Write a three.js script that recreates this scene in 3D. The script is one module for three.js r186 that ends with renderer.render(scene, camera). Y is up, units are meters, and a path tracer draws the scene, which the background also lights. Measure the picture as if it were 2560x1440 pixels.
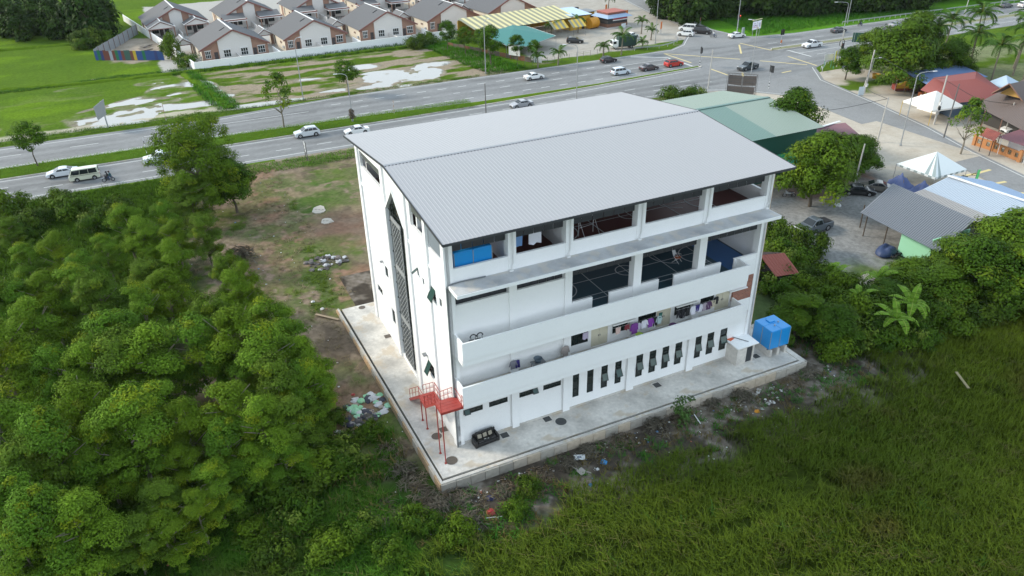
import * as THREE from 'three';
import { mergeGeometries, mergeVertices } from 'three/addons/utils/BufferGeometryUtils.js';
import { RoundedBoxGeometry } from 'three/addons/geometries/RoundedBoxGeometry.js';
import { MarchingCubes } from 'three/addons/objects/MarchingCubes.js';

// ---------- camera, sky, sun, exposure ----------
const scene = new THREE.Scene();
const CAM = { x: -15.608, y: 41.863, z: 45.078, yaw: 0.4318, pitch: 0.5172, roll: -0.0232, f: 1880.4 };
const camera = new THREE.PerspectiveCamera(2 * Math.atan(720 / CAM.f) * 180 / Math.PI, 16 / 9, 0.5, 6000);
camera.rotation.order = 'YXZ';
camera.position.set(CAM.x, CAM.y, CAM.z);
camera.rotation.set(-CAM.pitch, -CAM.yaw, CAM.roll);
camera.updateMatrixWorld(true);
const renderer = new THREE.WebGLRenderer({ antialias: true });
renderer.toneMapping = THREE.LinearToneMapping;
renderer.toneMappingExposure = 1.36;
renderer.shadowMap.enabled = true;
const SUN = new THREE.Vector3(-0.72, 0.52, -0.56).normalize();
{ // hazy bright sky: white low down, pale blue overhead, a broad glow round the sun
  const w = 512, h = 256, d = new Float32Array(w * h * 4), v = new THREE.Vector3();
  for (let j = 0; j < h; j++) for (let i = 0; i < w; i++) {
    const el = ((j + .5) / h - .5) * Math.PI, az = ((i + .5) / w - .5) * 2 * Math.PI;
    v.set(Math.cos(el) * Math.cos(az), Math.sin(el), Math.cos(el) * Math.sin(az));
    const t = Math.max(0, v.y), c = Math.max(0, v.dot(SUN));
    const g = .25 * Math.pow(c, 8) + .18 * Math.pow(c, 2.2), k = Math.pow(1 - t, 2.0);
    const o = (j * w + i) * 4;
    d[o] = .50 + .83 * k + g * 1.05; d[o + 1] = .66 + .80 * k + g; d[o + 2] = .82 + .74 * k + g * .88; d[o + 3] = 1;
    if (v.y < 0) { const m = Math.min(1, -v.y * 8); for (let q = 0; q < 3; q++) d[o + q] *= 1 - .6 * m; }
  }
  const sky = new THREE.DataTexture(d, w, h, THREE.RGBAFormat, THREE.FloatType);
  sky.mapping = THREE.EquirectangularReflectionMapping; sky.magFilter = sky.minFilter = THREE.LinearFilter; sky.needsUpdate = true;
  scene.background = sky; scene.environment = sky; scene.backgroundIntensity = 1; scene.environmentIntensity = 1;
}
const sun = new THREE.DirectionalLight(new THREE.Color(1, .92, .78), 2.6);
sun.position.copy(SUN).multiplyScalar(400); sun.castShadow = true; sun.shadow.radius = 22;
sun.shadow.mapSize.set(4096, 4096);
Object.assign(sun.shadow.camera, { left: -200, right: 250, top: 250, bottom: -200, near: 1, far: 1200 });
scene.add(sun, sun.target);
scene.fog = new THREE.FogExp2(new THREE.Color(.80, .86, .90), 0.00004);

// ---------- small tools ----------
function rng(a) { return () => { a |= 0; a = a + 0x6D2B79F5 | 0; let t = Math.imul(a ^ a >>> 15, 1 | a); t = t + Math.imul(t ^ t >>> 7, 61 | t) ^ t; return ((t ^ t >>> 14) >>> 0) / 4294967296; }; }
const V = (x, y, z) => new THREE.Vector3(x, y, z);
const lerp = (a, b, t) => a + (b - a) * t, clamp = (x, a = 0, b = 1) => Math.min(b, Math.max(a, x));
const ss = (a, b, x) => { const t = clamp((x - a) / (b - a)); return t * t * (3 - 2 * t); };
function hash(i, j, s = 0) { let h = Math.imul(i, 374761393) + Math.imul(j, 668265263) + Math.imul(s, 974634541) | 0; h = Math.imul(h ^ h >>> 13, 1274126177); return ((h ^ h >>> 16) >>> 0) / 4294967296; }
function noise(x, y, s = 0) {
  const i = Math.floor(x), j = Math.floor(y); let u = x - i, v = y - j; u = u * u * (3 - 2 * u); v = v * v * (3 - 2 * v);
  const a = hash(i, j, s), b = hash(i + 1, j, s), c = hash(i, j + 1, s), d = hash(i + 1, j + 1, s);
  return a + (b - a) * u + (c - a) * v + (a - b - c + d) * u * v;
}
const fbm = (x, y, s = 0, o = 3) => { let r = 0, a = .5, t = 0; for (let k = 0; k < o; k++) { r += a * noise(x, y, s + k); t += a; a *= .5; x = x * 2.03 + 17.1; y = y * 2.03 + 5.7; } return r / t; };
// the photographed view as a survey: where the sight line through a photograph pixel meets a height
const _r = new THREE.Vector3();
function at(u, v, y = null) {
  let Y = y ?? -.4, p;
  for (let k = 0; k < (y === null ? 4 : 1); k++) {
    _r.set((u - 1280) / CAM.f, -(v - 720) / CAM.f, -1).applyQuaternion(camera.quaternion);
    const t = (Y - CAM.y) / _r.y; p = V(CAM.x + _r.x * t, Y, CAM.z + _r.z * t);
    if (y === null) Y = hgt(p.x, p.z);
  }
  p.y = Y; return p;
}
const _inv = camera.matrixWorld.clone().invert();
function seen(x, y, z, m = 60) { const p = V(x, y, z).applyMatrix4(_inv); if (p.z > -1) return false; const u = 1280 + CAM.f * p.x / -p.z, v = 720 - CAM.f * p.y / -p.z; return u > -m && u < 2560 + m && v > -m && v < 1440 + m; }
// height of the land
function hgt(x, z) {
  const base = lerp(-.95, -.4, ss(2, -28, z));
  let b = base;
  const wild = z > -78 && z < 60 && !(x > 34 && z < -6) ? 1 : 0;
  if (wild && !(x > -5 && x < 35 && z > -28 && z < 3.4)) b += (noise(x * .16, z * .16, 3) - .5) * .12;
  const pm = puddleMask(x, z); if (pm > 0) b += pm * ((fbm(x * .13, z * .2, 21, 4) - .5) * .75 - .06 + (fbm(x * .55, z * .7, 23, 2) - .5) * .30);
  return b;
}
let PUD = [];
function puddleMask(x, z) { if (z > -112.9 || z < -156) return 0; let m = 0; for (const [cx, cz, rx, rz, w] of PUD) { const q = ((x - cx) / rx) ** 2 + ((z - cz) / rz) ** 2; if (q < 1) m = Math.max(m, (1 - q) * w); } return Math.min(1, m * 1.6); }

const C = (r, g, b) => new THREE.Color().setRGB(r, g, b);
const _m = {};
function mat(name, color, rough = .7, o = {}) {
  if (_m[name]) return _m[name];
  const c = Array.isArray(color) ? C(...color) : new THREE.Color(color);
  const P = 'transmission' in o || 'clearcoat' in o || 'specularIntensity' in o;
  const m = new (P ? THREE.MeshPhysicalMaterial : THREE.MeshStandardMaterial)({ color: c, roughness: rough, metalness: 0, side: THREE.DoubleSide, ...o });
  m.name = name; return _m[name] = m;
}
const used = {};
function numbered(n) { const k = used[n] = (used[n] ?? -1) + 1; return k ? n + '_' + String(k).padStart(3, '0') : n; }
function tag(o, label, category, group, kind) { if (label) o.userData.label = label; if (category) o.userData.category = category; if (group) o.userData.group = group; if (kind) o.userData.kind = kind; return o; }
function thing(name, label, category, pos = [0, 0, 0], turn = 0, group) { const g = new THREE.Group(); g.name = numbered(name); g.position.set(...pos); g.rotation.y = turn; scene.add(g); return tag(g, label, category, group); }
function fix(g) { // same attributes on everything so that pieces can be joined
  if (g.index) g = g.toNonIndexed();
  for (const k of Object.keys(g.attributes)) if (!['position', 'normal', 'uv'].includes(k)) g.deleteAttribute(k);
  if (!g.attributes.normal) g.computeVertexNormals();
  if (!g.attributes.uv) g.setAttribute('uv', new THREE.BufferAttribute(new Float32Array(g.attributes.position.count * 2), 2));
  g.morphAttributes = {}; return g;
}
const join = gs => { gs = (Array.isArray(gs) ? gs : [gs]).map(fix); return gs.length > 1 ? mergeGeometries(gs) : gs[0]; };
function obj(name, gs, m, parent = scene, uvScale = 0) {
  const g = join(gs); if (uvScale) boxUV(g, uvScale);
  const o = new THREE.Mesh(g, m); o.name = parent === scene ? numbered(name) : name; o.castShadow = o.receiveShadow = true; parent.add(o); return o;
}
function struct(name, gs, m, uv = 0) { const o = obj(name, gs, m, scene, uv); o.userData.kind = 'structure'; return o; }
function boxUV(g, s = 1) { const p = g.attributes.position, n = g.attributes.normal, u = g.attributes.uv; for (let i = 0; i < p.count; i++) { const ax = Math.abs(n.getX(i)), ay = Math.abs(n.getY(i)), az = Math.abs(n.getZ(i)); if (ay >= ax && ay >= az) u.setXY(i, p.getX(i) * s, p.getZ(i) * s); else if (ax > az) u.setXY(i, p.getZ(i) * s, p.getY(i) * s); else u.setXY(i, p.getX(i) * s, p.getY(i) * s); } return g; }
// box by its corners
const bb = (x0, x1, y0, y1, z0, z1) => new THREE.BoxGeometry(Math.abs(x1 - x0), Math.abs(y1 - y0), Math.abs(z1 - z0)).translate((x0 + x1) / 2, (y0 + y1) / 2, (z0 + z1) / 2);
const bx = (w, h, d, x = 0, y = 0, z = 0, ry = 0, rx = 0, rz = 0) => { const g = new THREE.BoxGeometry(w, h, d); if (rx) g.rotateX(rx); if (rz) g.rotateZ(rz); if (ry) g.rotateY(ry); return g.translate(x, y, z); };
const rbx = (w, h, d, r, x = 0, y = 0, z = 0) => new RoundedBoxGeometry(w, h, d, 2, r).translate(x, y, z);
const cyl = (r0, r1, h, x = 0, y = 0, z = 0, n = 10) => new THREE.CylinderGeometry(r1, r0, h, n).translate(x, y + h / 2, z);
function bar(a, b, r, n = 6, r2 = r) { const d = b.clone().sub(a), g = new THREE.CylinderGeometry(r2, r, d.length(), n); g.translate(0, d.length() / 2, 0); g.applyQuaternion(new THREE.Quaternion().setFromUnitVectors(V(0, 1, 0), d.normalize())); return g.translate(a.x, a.y, a.z); }
const tube = (pts, r, n = 24, k = 6) => new THREE.TubeGeometry(new THREE.CatmullRomCurve3(pts.map(p => p.isVector3 ? p : V(...p))), n, r, k);
function shape(pts, holes = []) { const s = new THREE.Shape(pts.map(p => new THREE.Vector2(...p))); for (const h of holes) s.holes.push(new THREE.Path(h.map(p => new THREE.Vector2(...p)))); return s; }
const ext = (pts, d, holes = []) => new THREE.ExtrudeGeometry(shape(pts, holes), { depth: d, bevelEnabled: false });
const R4 = (x0, x1, y0, y1) => [[x0, y0], [x1, y0], [x1, y1], [x0, y1]];
function quad(a, b, c, d) { const g = new THREE.BufferGeometry(); g.setAttribute('position', new THREE.BufferAttribute(new Float32Array([...a, ...b, ...c, ...a, ...c, ...d]), 3)); g.setAttribute('uv', new THREE.BufferAttribute(new Float32Array([0, 0, 1, 0, 1, 1, 0, 0, 1, 1, 0, 1]), 2)); g.computeVertexNormals(); return g; }
// a flat slab of given outline (x,z pairs), with thickness going down
function slab(pts, y, t) { const g = new THREE.ExtrudeGeometry(shape(pts.map(([x, z]) => [x, -z])), { depth: t, bevelEnabled: false }); return g.rotateX(-Math.PI / 2).translate(0, y - t, 0); }
// sloping sheet through four 3D corners with thickness
function sheet(a, b, c, d, t = .05) { const n = V(...b).sub(V(...a)).cross(V(...d).sub(V(...a))).normalize(); if (n.y < 0) n.negate(); n.multiplyScalar(-t); const l = p => [p[0] + n.x, p[1] + n.y, p[2] + n.z]; const A = l(a), B = l(b), D = l(d), E = l(c); return join([quad(a, b, c, d), quad(A, D, E, B), quad(a, A, B, b), quad(b, B, E, c), quad(c, E, D, d), quad(d, D, A, a)]); }
// ribbed (corrugated) sheet: a,b along the eave, c,d along the ridge (a-d and b-c run down the slope)
function ribbed(a, b, c, d, pitch, h, prof = 'box') {
  a = V(...a); b = V(...b); c = V(...c); d = V(...d); const n = b.clone().sub(a).cross(d.clone().sub(a)).normalize(); if (n.y < 0) n.negate();
  const L = a.distanceTo(b), k = Math.max(2, Math.round(L / pitch)), P = []; const st = prof === 'box' ? [[0, 0], [.62, 0], [.7, 1], [.92, 1]] : [[0, 0], [.25, .5], [.5, 1], [.75, .5]];
  for (let i = 0; i < k; i++) for (const [t, e] of st) P.push([(i + t) / k, e * h]); P.push([1, 0]);
  const pos = []; const q = (t, e, top) => (top ? d.clone().lerp(c, t) : a.clone().lerp(b, t)).addScaledVector(n, e);
  for (let i = 0; i + 1 < P.length; i++) { const A = q(...P[i], 0), B = q(...P[i + 1], 0), Cc = q(...P[i + 1], 1), D = q(...P[i], 1); for (const v of [A, B, Cc, A, Cc, D]) pos.push(v.x, v.y, v.z); }
  const g = new THREE.BufferGeometry(); g.setAttribute('position', new THREE.BufferAttribute(new Float32Array(pos), 3)); g.computeVertexNormals(); return g;
}
// tileable speckle texture: colours mixed by noise
function tex(size, seed, fn, rep = 1, srgb = true) {
  const d = new Uint8Array(size * size * 4); const lin = v => srgb ? Math.round(255 * (v <= .0031308 ? v * 12.92 : 1.055 * Math.pow(v, 1 / 2.4) - .055)) : Math.round(255 * v);
  for (let j = 0; j < size; j++) for (let i = 0; i < size; i++) { const c = fn(i / size, j / size), o = (j * size + i) * 4; for (let k = 0; k < 3; k++) d[o + k] = clamp(lin(clamp(c[k])), 0, 255); d[o + 3] = 255; }
  const t = new THREE.DataTexture(d, size, size); t.wrapS = t.wrapT = THREE.RepeatWrapping; t.magFilter = THREE.LinearFilter; t.minFilter = THREE.LinearMipmapLinearFilter; t.generateMipmaps = true; if (srgb) t.colorSpace = THREE.SRGBColorSpace; t.repeat.set(rep, rep); t.needsUpdate = true; return t;
}
function tnoise(u, v, n, s) { // wraps at 1
  const x = u * n, y = v * n, i = Math.floor(x), j = Math.floor(y); let a = x - i, b = y - j; a = a * a * (3 - 2 * a); b = b * b * (3 - 2 * b); const w = k => ((k % n) + n) % n;
  return lerp(lerp(hash(w(i), w(j), s), hash(w(i + 1), w(j), s), a), lerp(hash(w(i), w(j + 1), s), hash(w(i + 1), w(j + 1), s), a), b);
}
const tf = (u, v, n, s, o = 4) => { let r = 0, a = .5, t = 0; for (let k = 0; k < o; k++) { r += a * tnoise(u, v, n << k, s + k); t += a; a *= .55; } return r / t; };
const mixc = (a, b, t) => [lerp(a[0], b[0], t), lerp(a[1], b[1], t), lerp(a[2], b[2], t)];
const txConcrete = tex(512, 1, (u, v) => { const a = tf(u, v, 4, 11, 5), b = tf(u, v, 32, 31, 3), s = ss(.50, .70, tf(u, v, 6, 51, 4)); return mixc(mixc([.42, .395, .36], [.67, .63, .575], clamp(a * 1.8 - .4)).map(x => x * (.84 + .32 * b)), [.48, .39, .28], s * .65); }, 1 / 7);
const txPlaster = tex(512, 2, (u, v) => { const a = tf(u, v, 4, 71, 5), b = tf(u, v, 64, 81, 2); const k = .86 + .05 * (a - .5) + .03 * (b - .5); return [k, k * 1.0, k * .995]; }, 1 / 9);
const txAsphalt = tex(1024, 3, (u, v) => { const a = tf(u, v, 4, 91, 5), b = tf(u, v, 128, 95, 2), c = tf(u, v * 1, 16, 97, 3); const k = .225 * (.82 + .36 * a) * (.85 + .3 * b) + (c > .72 ? -.02 : 0); return [k * 1.01, k, k * .99]; }, 1 / 22);
// the highway: faint lengthwise wheel tracks of rubber and oil, patches and grain
const txRoad = tex(1024, 6, (u, v) => { const z = -113 + v * 34, a = tf(u, v, 4, 191, 5), b = tf(u, v, 128, 195, 2), st = tnoise(u, v, 24, 199); let k = .215 * (.84 + .32 * a) * (.84 + .32 * b); for (const [c, w, d] of [[-82.0, 1.5, .8], [-85.1, 1.5, 1], [-88.2, 1.3, .9], [-98.6, 1.3, .8], [-100.6, 1.3, 1], [-104.3, 1.5, 1], [-109.3, 1.5, .9]]) { const q = Math.abs(z - c) / w; if (q < 1) k *= 1 - .26 * d * (1 - q * q) * (.45 + .8 * tnoise(u * 1, v, 8, 203)) * (.7 + .6 * st); } if (tf(u, v, 6, 207, 3) > .68) k *= .86; return [k * 1.0, k, k * 1.0]; }, 1); txRoad.repeat.set(1 / 60, 1 / 34); txRoad.offset.set(0, 113 / 34);
const txCanopy = tex(512, 4, (u, v) => { const a = tf(u, v, 5, 101, 5), s = ss(.5, .68, tf(u, v, 8, 111, 4)); return mixc(mixc([.36, .36, .37], [.56, .56, .56], clamp(a * 1.7 - .35)), [.62, .56, .48], s * .5); }, 1 / 6);
const txBrick = tex(512, 5, (u, v) => { const r = Math.floor(v * 16), x = (u * 8 + (r % 2) * .5), i = Math.floor(x) % 8, fx = x - Math.floor(x), fy = v * 16 - r; if (fx < .06 || fy < .12) return [.34, .30, .27]; const h = hash(i, r, 7), n = .8 + .4 * tf(u, v, 64, 121, 2); return [lerp(.22, .34, h) * n, lerp(.075, .12, h) * n, lerp(.05, .07, h) * n]; }, 1 / 1.9);
// ---------- the land ----------
for (const [u, v, rx, rz, w] of [[420, 258, 14, 10, 1.3], [350, 282, 15, 8, 1.2], [290, 275, 8, 5, .9], [455, 225, 8, 10, 1.1], [500, 262, 7, 8, 1], [400, 205, 6, 3, .6], [180, 224, 4, 1.5, .8], [282, 192, 5, 1.6, .7],
  [960, 190, 9, 6, .9], [1035, 185, 8, 7, .9], [900, 168, 6, 3, .7], [1010, 208, 9, 4, .8], [930, 215, 7, 2.5, .8], [600, 250, 7, 2, .8], [640, 262, 12, 1.8, .8], [1085, 160, 6, 3, .7], [560, 235, 2, 8, .6], [720, 205, 9, 2, .4], [840, 228, 6, 2, .6], [330, 306, 22, 1.3, .6]]) { const p = at(u, v, -.4); PUD.push([p.x, p.z, rx, rz, w]); }
const roadX = z => z > -24 ? lerp(89, 92.3, ss(-12, -24, z)) : z > -64 ? lerp(92.3, 98.1, ss(-24, -60, z)) : 98;
const edge = (d, x, z, w = 1.2) => ss(-w, w, d + (fbm(x * .35, z * .35, 5, 3) - .5) * 3.2 * w);
const inEl = (x, z, cx, cz, rx, rz) => 1 - Math.sqrt(((x - cx) / rx) ** 2 + ((z - cz) / rz) ** 2);
function land(x, z) {
  const n1 = fbm(x * .09, z * .09, 40, 4), n2 = fbm(x * .55, z * .55, 50, 3), n3 = noise(x * 3.1, z * 3.1, 60), n4 = noise(x * 9, z * 9, 61);
  const g = .72 + .34 * n3 + .22 * (n4 - .5);
  const dirt = mixc([.20, .150, .105], [.30, .235, .175], n2), red = [.30, .165, .11], wet = [.075, .062, .05], straw = [.25, .20, .12];
  const grassA = mixc([.055, .100, .010], [.10, .165, .014], n2), grassB = mixc([.070, .132, .014], [.112, .182, .018], n1);
  const sand = mixc([.42, .36, .29], [.52, .47, .40], n2), grav = mixc([.27, .265, .255], [.36, .35, .33], n2);
  let c;
  if (z < -112.5) { // beyond the highway
    c = mixc(grassB, [.12, .205, .014], ss(.5, .7, fbm(x * .05, z * .12, 43, 3)));
    c = mixc(c, mixc(dirt, [.30, .25, .20], .5), ss(.62, .74, fbm(x * .13, z * .35, 45, 3)) * .5 * ss(-150, -120, z));
    const plot = edge(x + 3 - (z + 117) * .25, x, z, 1) * edge(58 + (-z - 118) * .1 - x, x, z, 1) * edge(z + 149, x, z, 1);
    c = mixc(c, mixc([.30, .245, .18], grassA, ss(.42, .60, fbm(x * .16, z * .38, 47, 4))), plot);
    const pm = puddleMask(x, z); if (pm > 0) c = mixc(c, mixc([.34, .30, .24], [.22, .185, .14], n2), ss(.03, .3, pm) * ss(.66, .42, fbm(x * .13, z * .2, 21, 4)));
    c = mixc(c, sand, edge(1.6 - Math.abs(z + 114.6 - .6 * Math.sin(x * .1)), x, z, .8) * ss(20, -10, x) * .8);
    const lot = edge(x - 70 + (z + 135) * .2, x, z) * edge(z + 205, x, z) * edge(121 + (-z - 118) * .28 - x, x, z, .6) * edge(-119 - z, x, z, .8);
    c = mixc(c, mixc(grav, sand, .55), lot * (z > -121.5 ? ss(.62, .45, fbm(x * .1, z * .1, 49, 3)) : 1));
    c = mixc(c, [.42, .40, .37], edge(x + 14, x, z, .5) * edge(100 - x, x, z, .5) * edge(-152 - z, x, z, .4) * edge(z + 262, x, z, 1)); // paved house plots
    c = mixc(c, mixc(dirt, sand, .4), Math.max(0, edge(inEl(x, z, -18, -186, 9, 17) * 8, x, z, 1)));
    c = mixc(c, mixc([.40, .25, .15], sand, .4), edge(3.2 - Math.abs(x - (128 + (-z - 160) * .25) - 5), x, z, .8) * ss(-150, -165, z));
    if (x > 121 + (-z - 118) * .28) c = mixc(c, mixc([.06, .17, .012], [.10, .27, .015], n1), .85);
  } else if (z < -78.5 && x < 200) c = mixc(grassA, grassB, .5);
  else if (x < -1.5 || z < -34 && x < 48) { // the yard left of the hall, and the strip to the road
    const k = ss(.44, .60, fbm(x * .14, z * .14, 41, 4));
    c = mixc(mixc(dirt, straw, ss(.45, .65, n1) * .8), mixc(mixc(grassA, straw, .25), [.07, .13, .025], ss(.5, .7, fbm(x * .1, z * .1, 42, 3))), k * (.35 + .6 * ss(.35, .6, n2)) * ss(.3, .5, fbm(x * .9, z * .9, 46, 2) + .08)); c = mixc(c, [.11, .085, .065], .6 * ss(.58, .7, fbm(x * .4 + 9, z * .25, 48, 4)));
    for (const [u, v, rx, rz, w] of YARD_RED) c = mixc(c, mixc(red, dirt, n2 * .8), w * edge(inEl(x, z, u, v, rx, rz) * 4, x, z, .9));
    for (const [u, v, rx, rz, w] of YARD_GREEN) c = mixc(c, mixc([.065, .13, .02], [.10, .135, .04], n2), .8 * w * edge(inEl(x, z, u, v, rx, rz) * 4, x, z, 1.4) * ss(.25, .5, fbm(x * .8, z * .8, 53, 3)));
    c = mixc(c, dirt, edge(3.5 + z + 78, x, z, 1) * 0 + edge(z + 79 < 3 ? 1 : -1, x, z, .6) * ss(-30, -8, x) * .8);
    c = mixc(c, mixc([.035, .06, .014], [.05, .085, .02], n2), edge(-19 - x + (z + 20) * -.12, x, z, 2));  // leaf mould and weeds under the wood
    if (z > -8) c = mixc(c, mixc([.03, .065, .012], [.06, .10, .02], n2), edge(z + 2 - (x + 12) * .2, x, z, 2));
  } else if (x > 33.5 && z < -3) { // lots on the right
    c = mixc(grav, [.24, .235, .225], n1);
    const weeds = Math.max(edge(8 - (x - 38) + (z + 9) * -.55 - 2, x, z, 2), edge(z + 8.5 - (x - 52) * .04, x, z, 2));
    c = mixc(c, mixc([.05, .10, .018], [.11, .14, .045], n2), weeds * .9);
    c = mixc(c, sand, edge(x - 82 + (z + 40) * .15, x, z, 2));
    c = mixc(c, mixc(dirt, red, ss(.5, .7, n1)), edge(-28 - z, x, z, 3) * edge(76 - x, x, z, 3) * .7);
    if (x > 110 && z < -58) c = mixc(c, grassB, edge(3 - Math.abs(z + 66), x, z, 2));
    if (x > 128) c = mixc(c, grassA, .7);
  } else { // the wild field in front, rubbish-strewn wet ground along the wall
    c = mixc([.030, .048, .007], [.055, .078, .010], n2);
    const strip = edge(10.5 - z + ss(30, 0, x) * -1.5 + (x < 0 ? x * .8 : 0), x, z, 1.6) * edge(x + 8, x, z, 1.5) * edge(46 - x, x, z, 2);
    c = mixc(c, mixc(wet, mixc([.16, .13, .10], [.24, .21, .18], n3), ss(.42, .62, fbm(x * .5, z * .5, 44, 3))), strip);
  }
  const G = lerp(g, 1, .65 * ss(.25, .38, c[0])); return [c[0] * G, c[1] * G, c[2] * G];
}
const YARD_RED = [], YARD_GREEN = [];
for (const [u, v, rx, rz, w] of [[660, 520, 3, 7, .9], [740, 590, 4, 4, .8], [880, 580, 5, 5, .7], [900, 700, 4, 4.5, .9], [690, 690, 5, 4, .5], [620, 440, 4, 5, .7], [640, 640, 6, 4, .5], [840, 560, 6, 4, .5], [850, 1020, 4, 3, .7]]) { const p = at(u, v); YARD_RED.push([p.x, p.z, rx, rz, w]); }
for (const [u, v, rx, rz, w] of [[700, 470, 4, 5, .8], [850, 490, 7, 4, .9], [860, 435, 6, 3, .7], [700, 580, 4, 4, .8], [790, 620, 6, 3, .8], [830, 690, 4, 3.5, 1], [840, 730, 4, 3, .9], [770, 760, 3, 3, .7], [640, 520, 3, 5, .6], [940, 1080, 3, 3, .9], [880, 930, 2.5, 2, .6], [740, 700, 2.5, 2.5, .6]]) { const p = at(u, v); YARD_GREEN.push([p.x, p.z, rx, rz, w]); }
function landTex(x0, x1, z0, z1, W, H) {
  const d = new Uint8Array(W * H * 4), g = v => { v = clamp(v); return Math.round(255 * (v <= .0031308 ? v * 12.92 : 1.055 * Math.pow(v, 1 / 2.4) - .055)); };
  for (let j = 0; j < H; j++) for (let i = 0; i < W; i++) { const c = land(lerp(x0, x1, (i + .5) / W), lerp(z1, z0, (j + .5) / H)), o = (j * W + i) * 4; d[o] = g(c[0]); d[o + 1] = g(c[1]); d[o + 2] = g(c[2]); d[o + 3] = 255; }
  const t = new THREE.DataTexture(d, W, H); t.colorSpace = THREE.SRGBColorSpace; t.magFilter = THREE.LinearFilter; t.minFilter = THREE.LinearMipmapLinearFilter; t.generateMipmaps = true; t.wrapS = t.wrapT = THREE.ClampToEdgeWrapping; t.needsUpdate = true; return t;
}
function landSheet(name, x0, x1, z0, z1, step, W, H, lift, far = 0) {
  const xs = [], zs = [], nx = Math.ceil((x1 - x0) / step), nz = Math.ceil((z1 - z0) / step);
  for (let i = 0; i <= nx; i++) xs.push(lerp(x0, x1, i / nx)); for (let j = 0; j <= nz; j++) zs.push(lerp(z0, z1, j / nz));
  if (far) { xs.unshift(x0 - far, x0 - 200); xs.push(x1 + 200, x1 + far); zs.unshift(z0 - far, z0 - 200); zs.push(z1 + 200, z1 + far); }
  const p = [], uv = [], ix = [], n = xs.length;
  for (const z of zs) for (const x of xs) { p.push(x, hgt(clamp(x, x0, x1), clamp(z, z0, z1)) + lift, z); uv.push(clamp((x - x0) / (x1 - x0), .001, .999), clamp((z1 - z) / (z1 - z0), .001, .999)); }
  for (let j = 0; j + 1 < zs.length; j++) for (let i = 0; i + 1 < n; i++) { const a = j * n + i; ix.push(a, a + n, a + 1, a + 1, a + n, a + n + 1); }
  const g = new THREE.BufferGeometry(); g.setAttribute('position', new THREE.BufferAttribute(new Float32Array(p), 3)); g.setAttribute('uv', new THREE.BufferAttribute(new Float32Array(uv), 2)); g.setIndex(ix); g.computeVertexNormals();
  const o = new THREE.Mesh(g, mat('land ' + name, [1, 1, 1], 1, { specularIntensity: .03, map: landTex(x0, x1, z0, z1, W, H) })); o.name = numbered(name); o.receiveShadow = true; o.userData.kind = 'structure'; scene.add(o); return o;
}
landSheet('ground', -130, 230, -330, 60, 2, 2048, 2048, 0, 3000);
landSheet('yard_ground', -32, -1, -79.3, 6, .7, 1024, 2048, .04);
landSheet('muddy_paddy', -44, 60, -156, -112.9, .55, 1536, 768, .02);
landSheet('waste_ground', -14, 50, 2.6, 14, .5, 2048, 512, .045);
landSheet('gravel_lot', 35, 100, -47, -3, 1, 1536, 1024, .03);
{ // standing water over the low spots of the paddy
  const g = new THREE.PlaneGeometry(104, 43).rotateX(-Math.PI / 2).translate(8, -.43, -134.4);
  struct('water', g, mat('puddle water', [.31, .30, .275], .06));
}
// ---------- roads ----------
const asphalt = mat('asphalt', [1, 1, 1], .82, { map: txAsphalt }), asphaltOld = mat('older asphalt', [1.08, 1.05, 1], .85, { map: txAsphalt });
const white = mat('road paint', [.66, .66, .64], .75), yellow = mat('yellow road paint', [.62, .50, .24], .8), grass = mat('verge grass', [1, 1, 1], 1, { specularIntensity: .03, map: tex(512, 9, (u, v) => mixc([.055, .105, .008], [.11, .18, .012], clamp(tf(u, v, 8, 131, 4) * 1.5 - .25) * .7 + .3 * tnoise(u, v, 128, 133)), 1 / 8) });
const kerbM = mat('kerb concrete', [1, 1, 1], .9, { map: txConcrete });
const RY = -.375;
const flat = (pts, y) => slab(pts, y, .03);
const roadM = mat('worn asphalt', [1, 1, 1], .82, { map: txRoad });
struct('highway', [flat([[-140, -79.1], [-140, -109.2], [-6, -109.2], [18, -112], [60, -112.7], [103, -113.5], [131, -113.5], [145, -113.4], [400, -112.5], [400, -90.6], [165, -90.6], [140, -88.4], [126, -84.5], [119.8, -81.7], [118, -79.1]], RY)], roadM, 1);
struct('road', [flat([[103, -113.5], [109, -117], [113, -121.5], [120.8, -129.5], [124, -140], [128.2, -161], [140, -205], [156, -260], [163, -260], [147, -205], [133.5, -151], [128, -128.5], [128.6, -118.5], [131, -115.4], [143, -113.5]], RY)], asphalt, 1);
struct('road', [flat([[118, -79.1], [113.5, -73], [109.2, -54.5], [105.2, -39.7], [100.7, -28], [97.2, -16], [95, 10], [86, 10], [88.5, -8], [92.2, -24], [95.7, -42], [98, -60], [97.6, -68], [92, -75.5], [84, -79.1]], RY)], asphalt, 1);
const kerb = (pts, h = .14, gs = []) => { const g = slab(pts, RY + h, h); return g; };
// grass reserves with kerbs
const med1 = [[-140, -90.5], [20, -90.5], [42, -91.2], [70, -92.6], [97.5, -94.7], [98.6, -95.4], [97.5, -96], [70, -94.0], [42, -93.9], [20, -95.4], [-6, -96], [-140, -96.4]];
const med2 = [[123.4, -100.4], [124.6, -101.6], [162, -101], [400, -100.4], [400, -98], [166, -98.6], [124.6, -99.5]];
const inset = (pts, d) => pts.map(([x, z], i) => { const c = [0,1,2,3,4,5].includes(i) ? -1 : 1; return [x, z + (pts === med1 ? c * d : (z < -100 ? d : -d))]; });
struct('median_kerb', [slab(med1, RY + .14, .14), slab(med2, RY + .14, .14)], kerbM, 1);
struct('median_grass', [slab(inset(med1, .28).filter(([x]) => x < 98), RY + .2, .1)], grass, 1);
struct('median_grass', [slab(inset(med2, .3), RY + .2, .1)], mat('dry verge', [.20, .20, .10], .95), 1);
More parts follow.
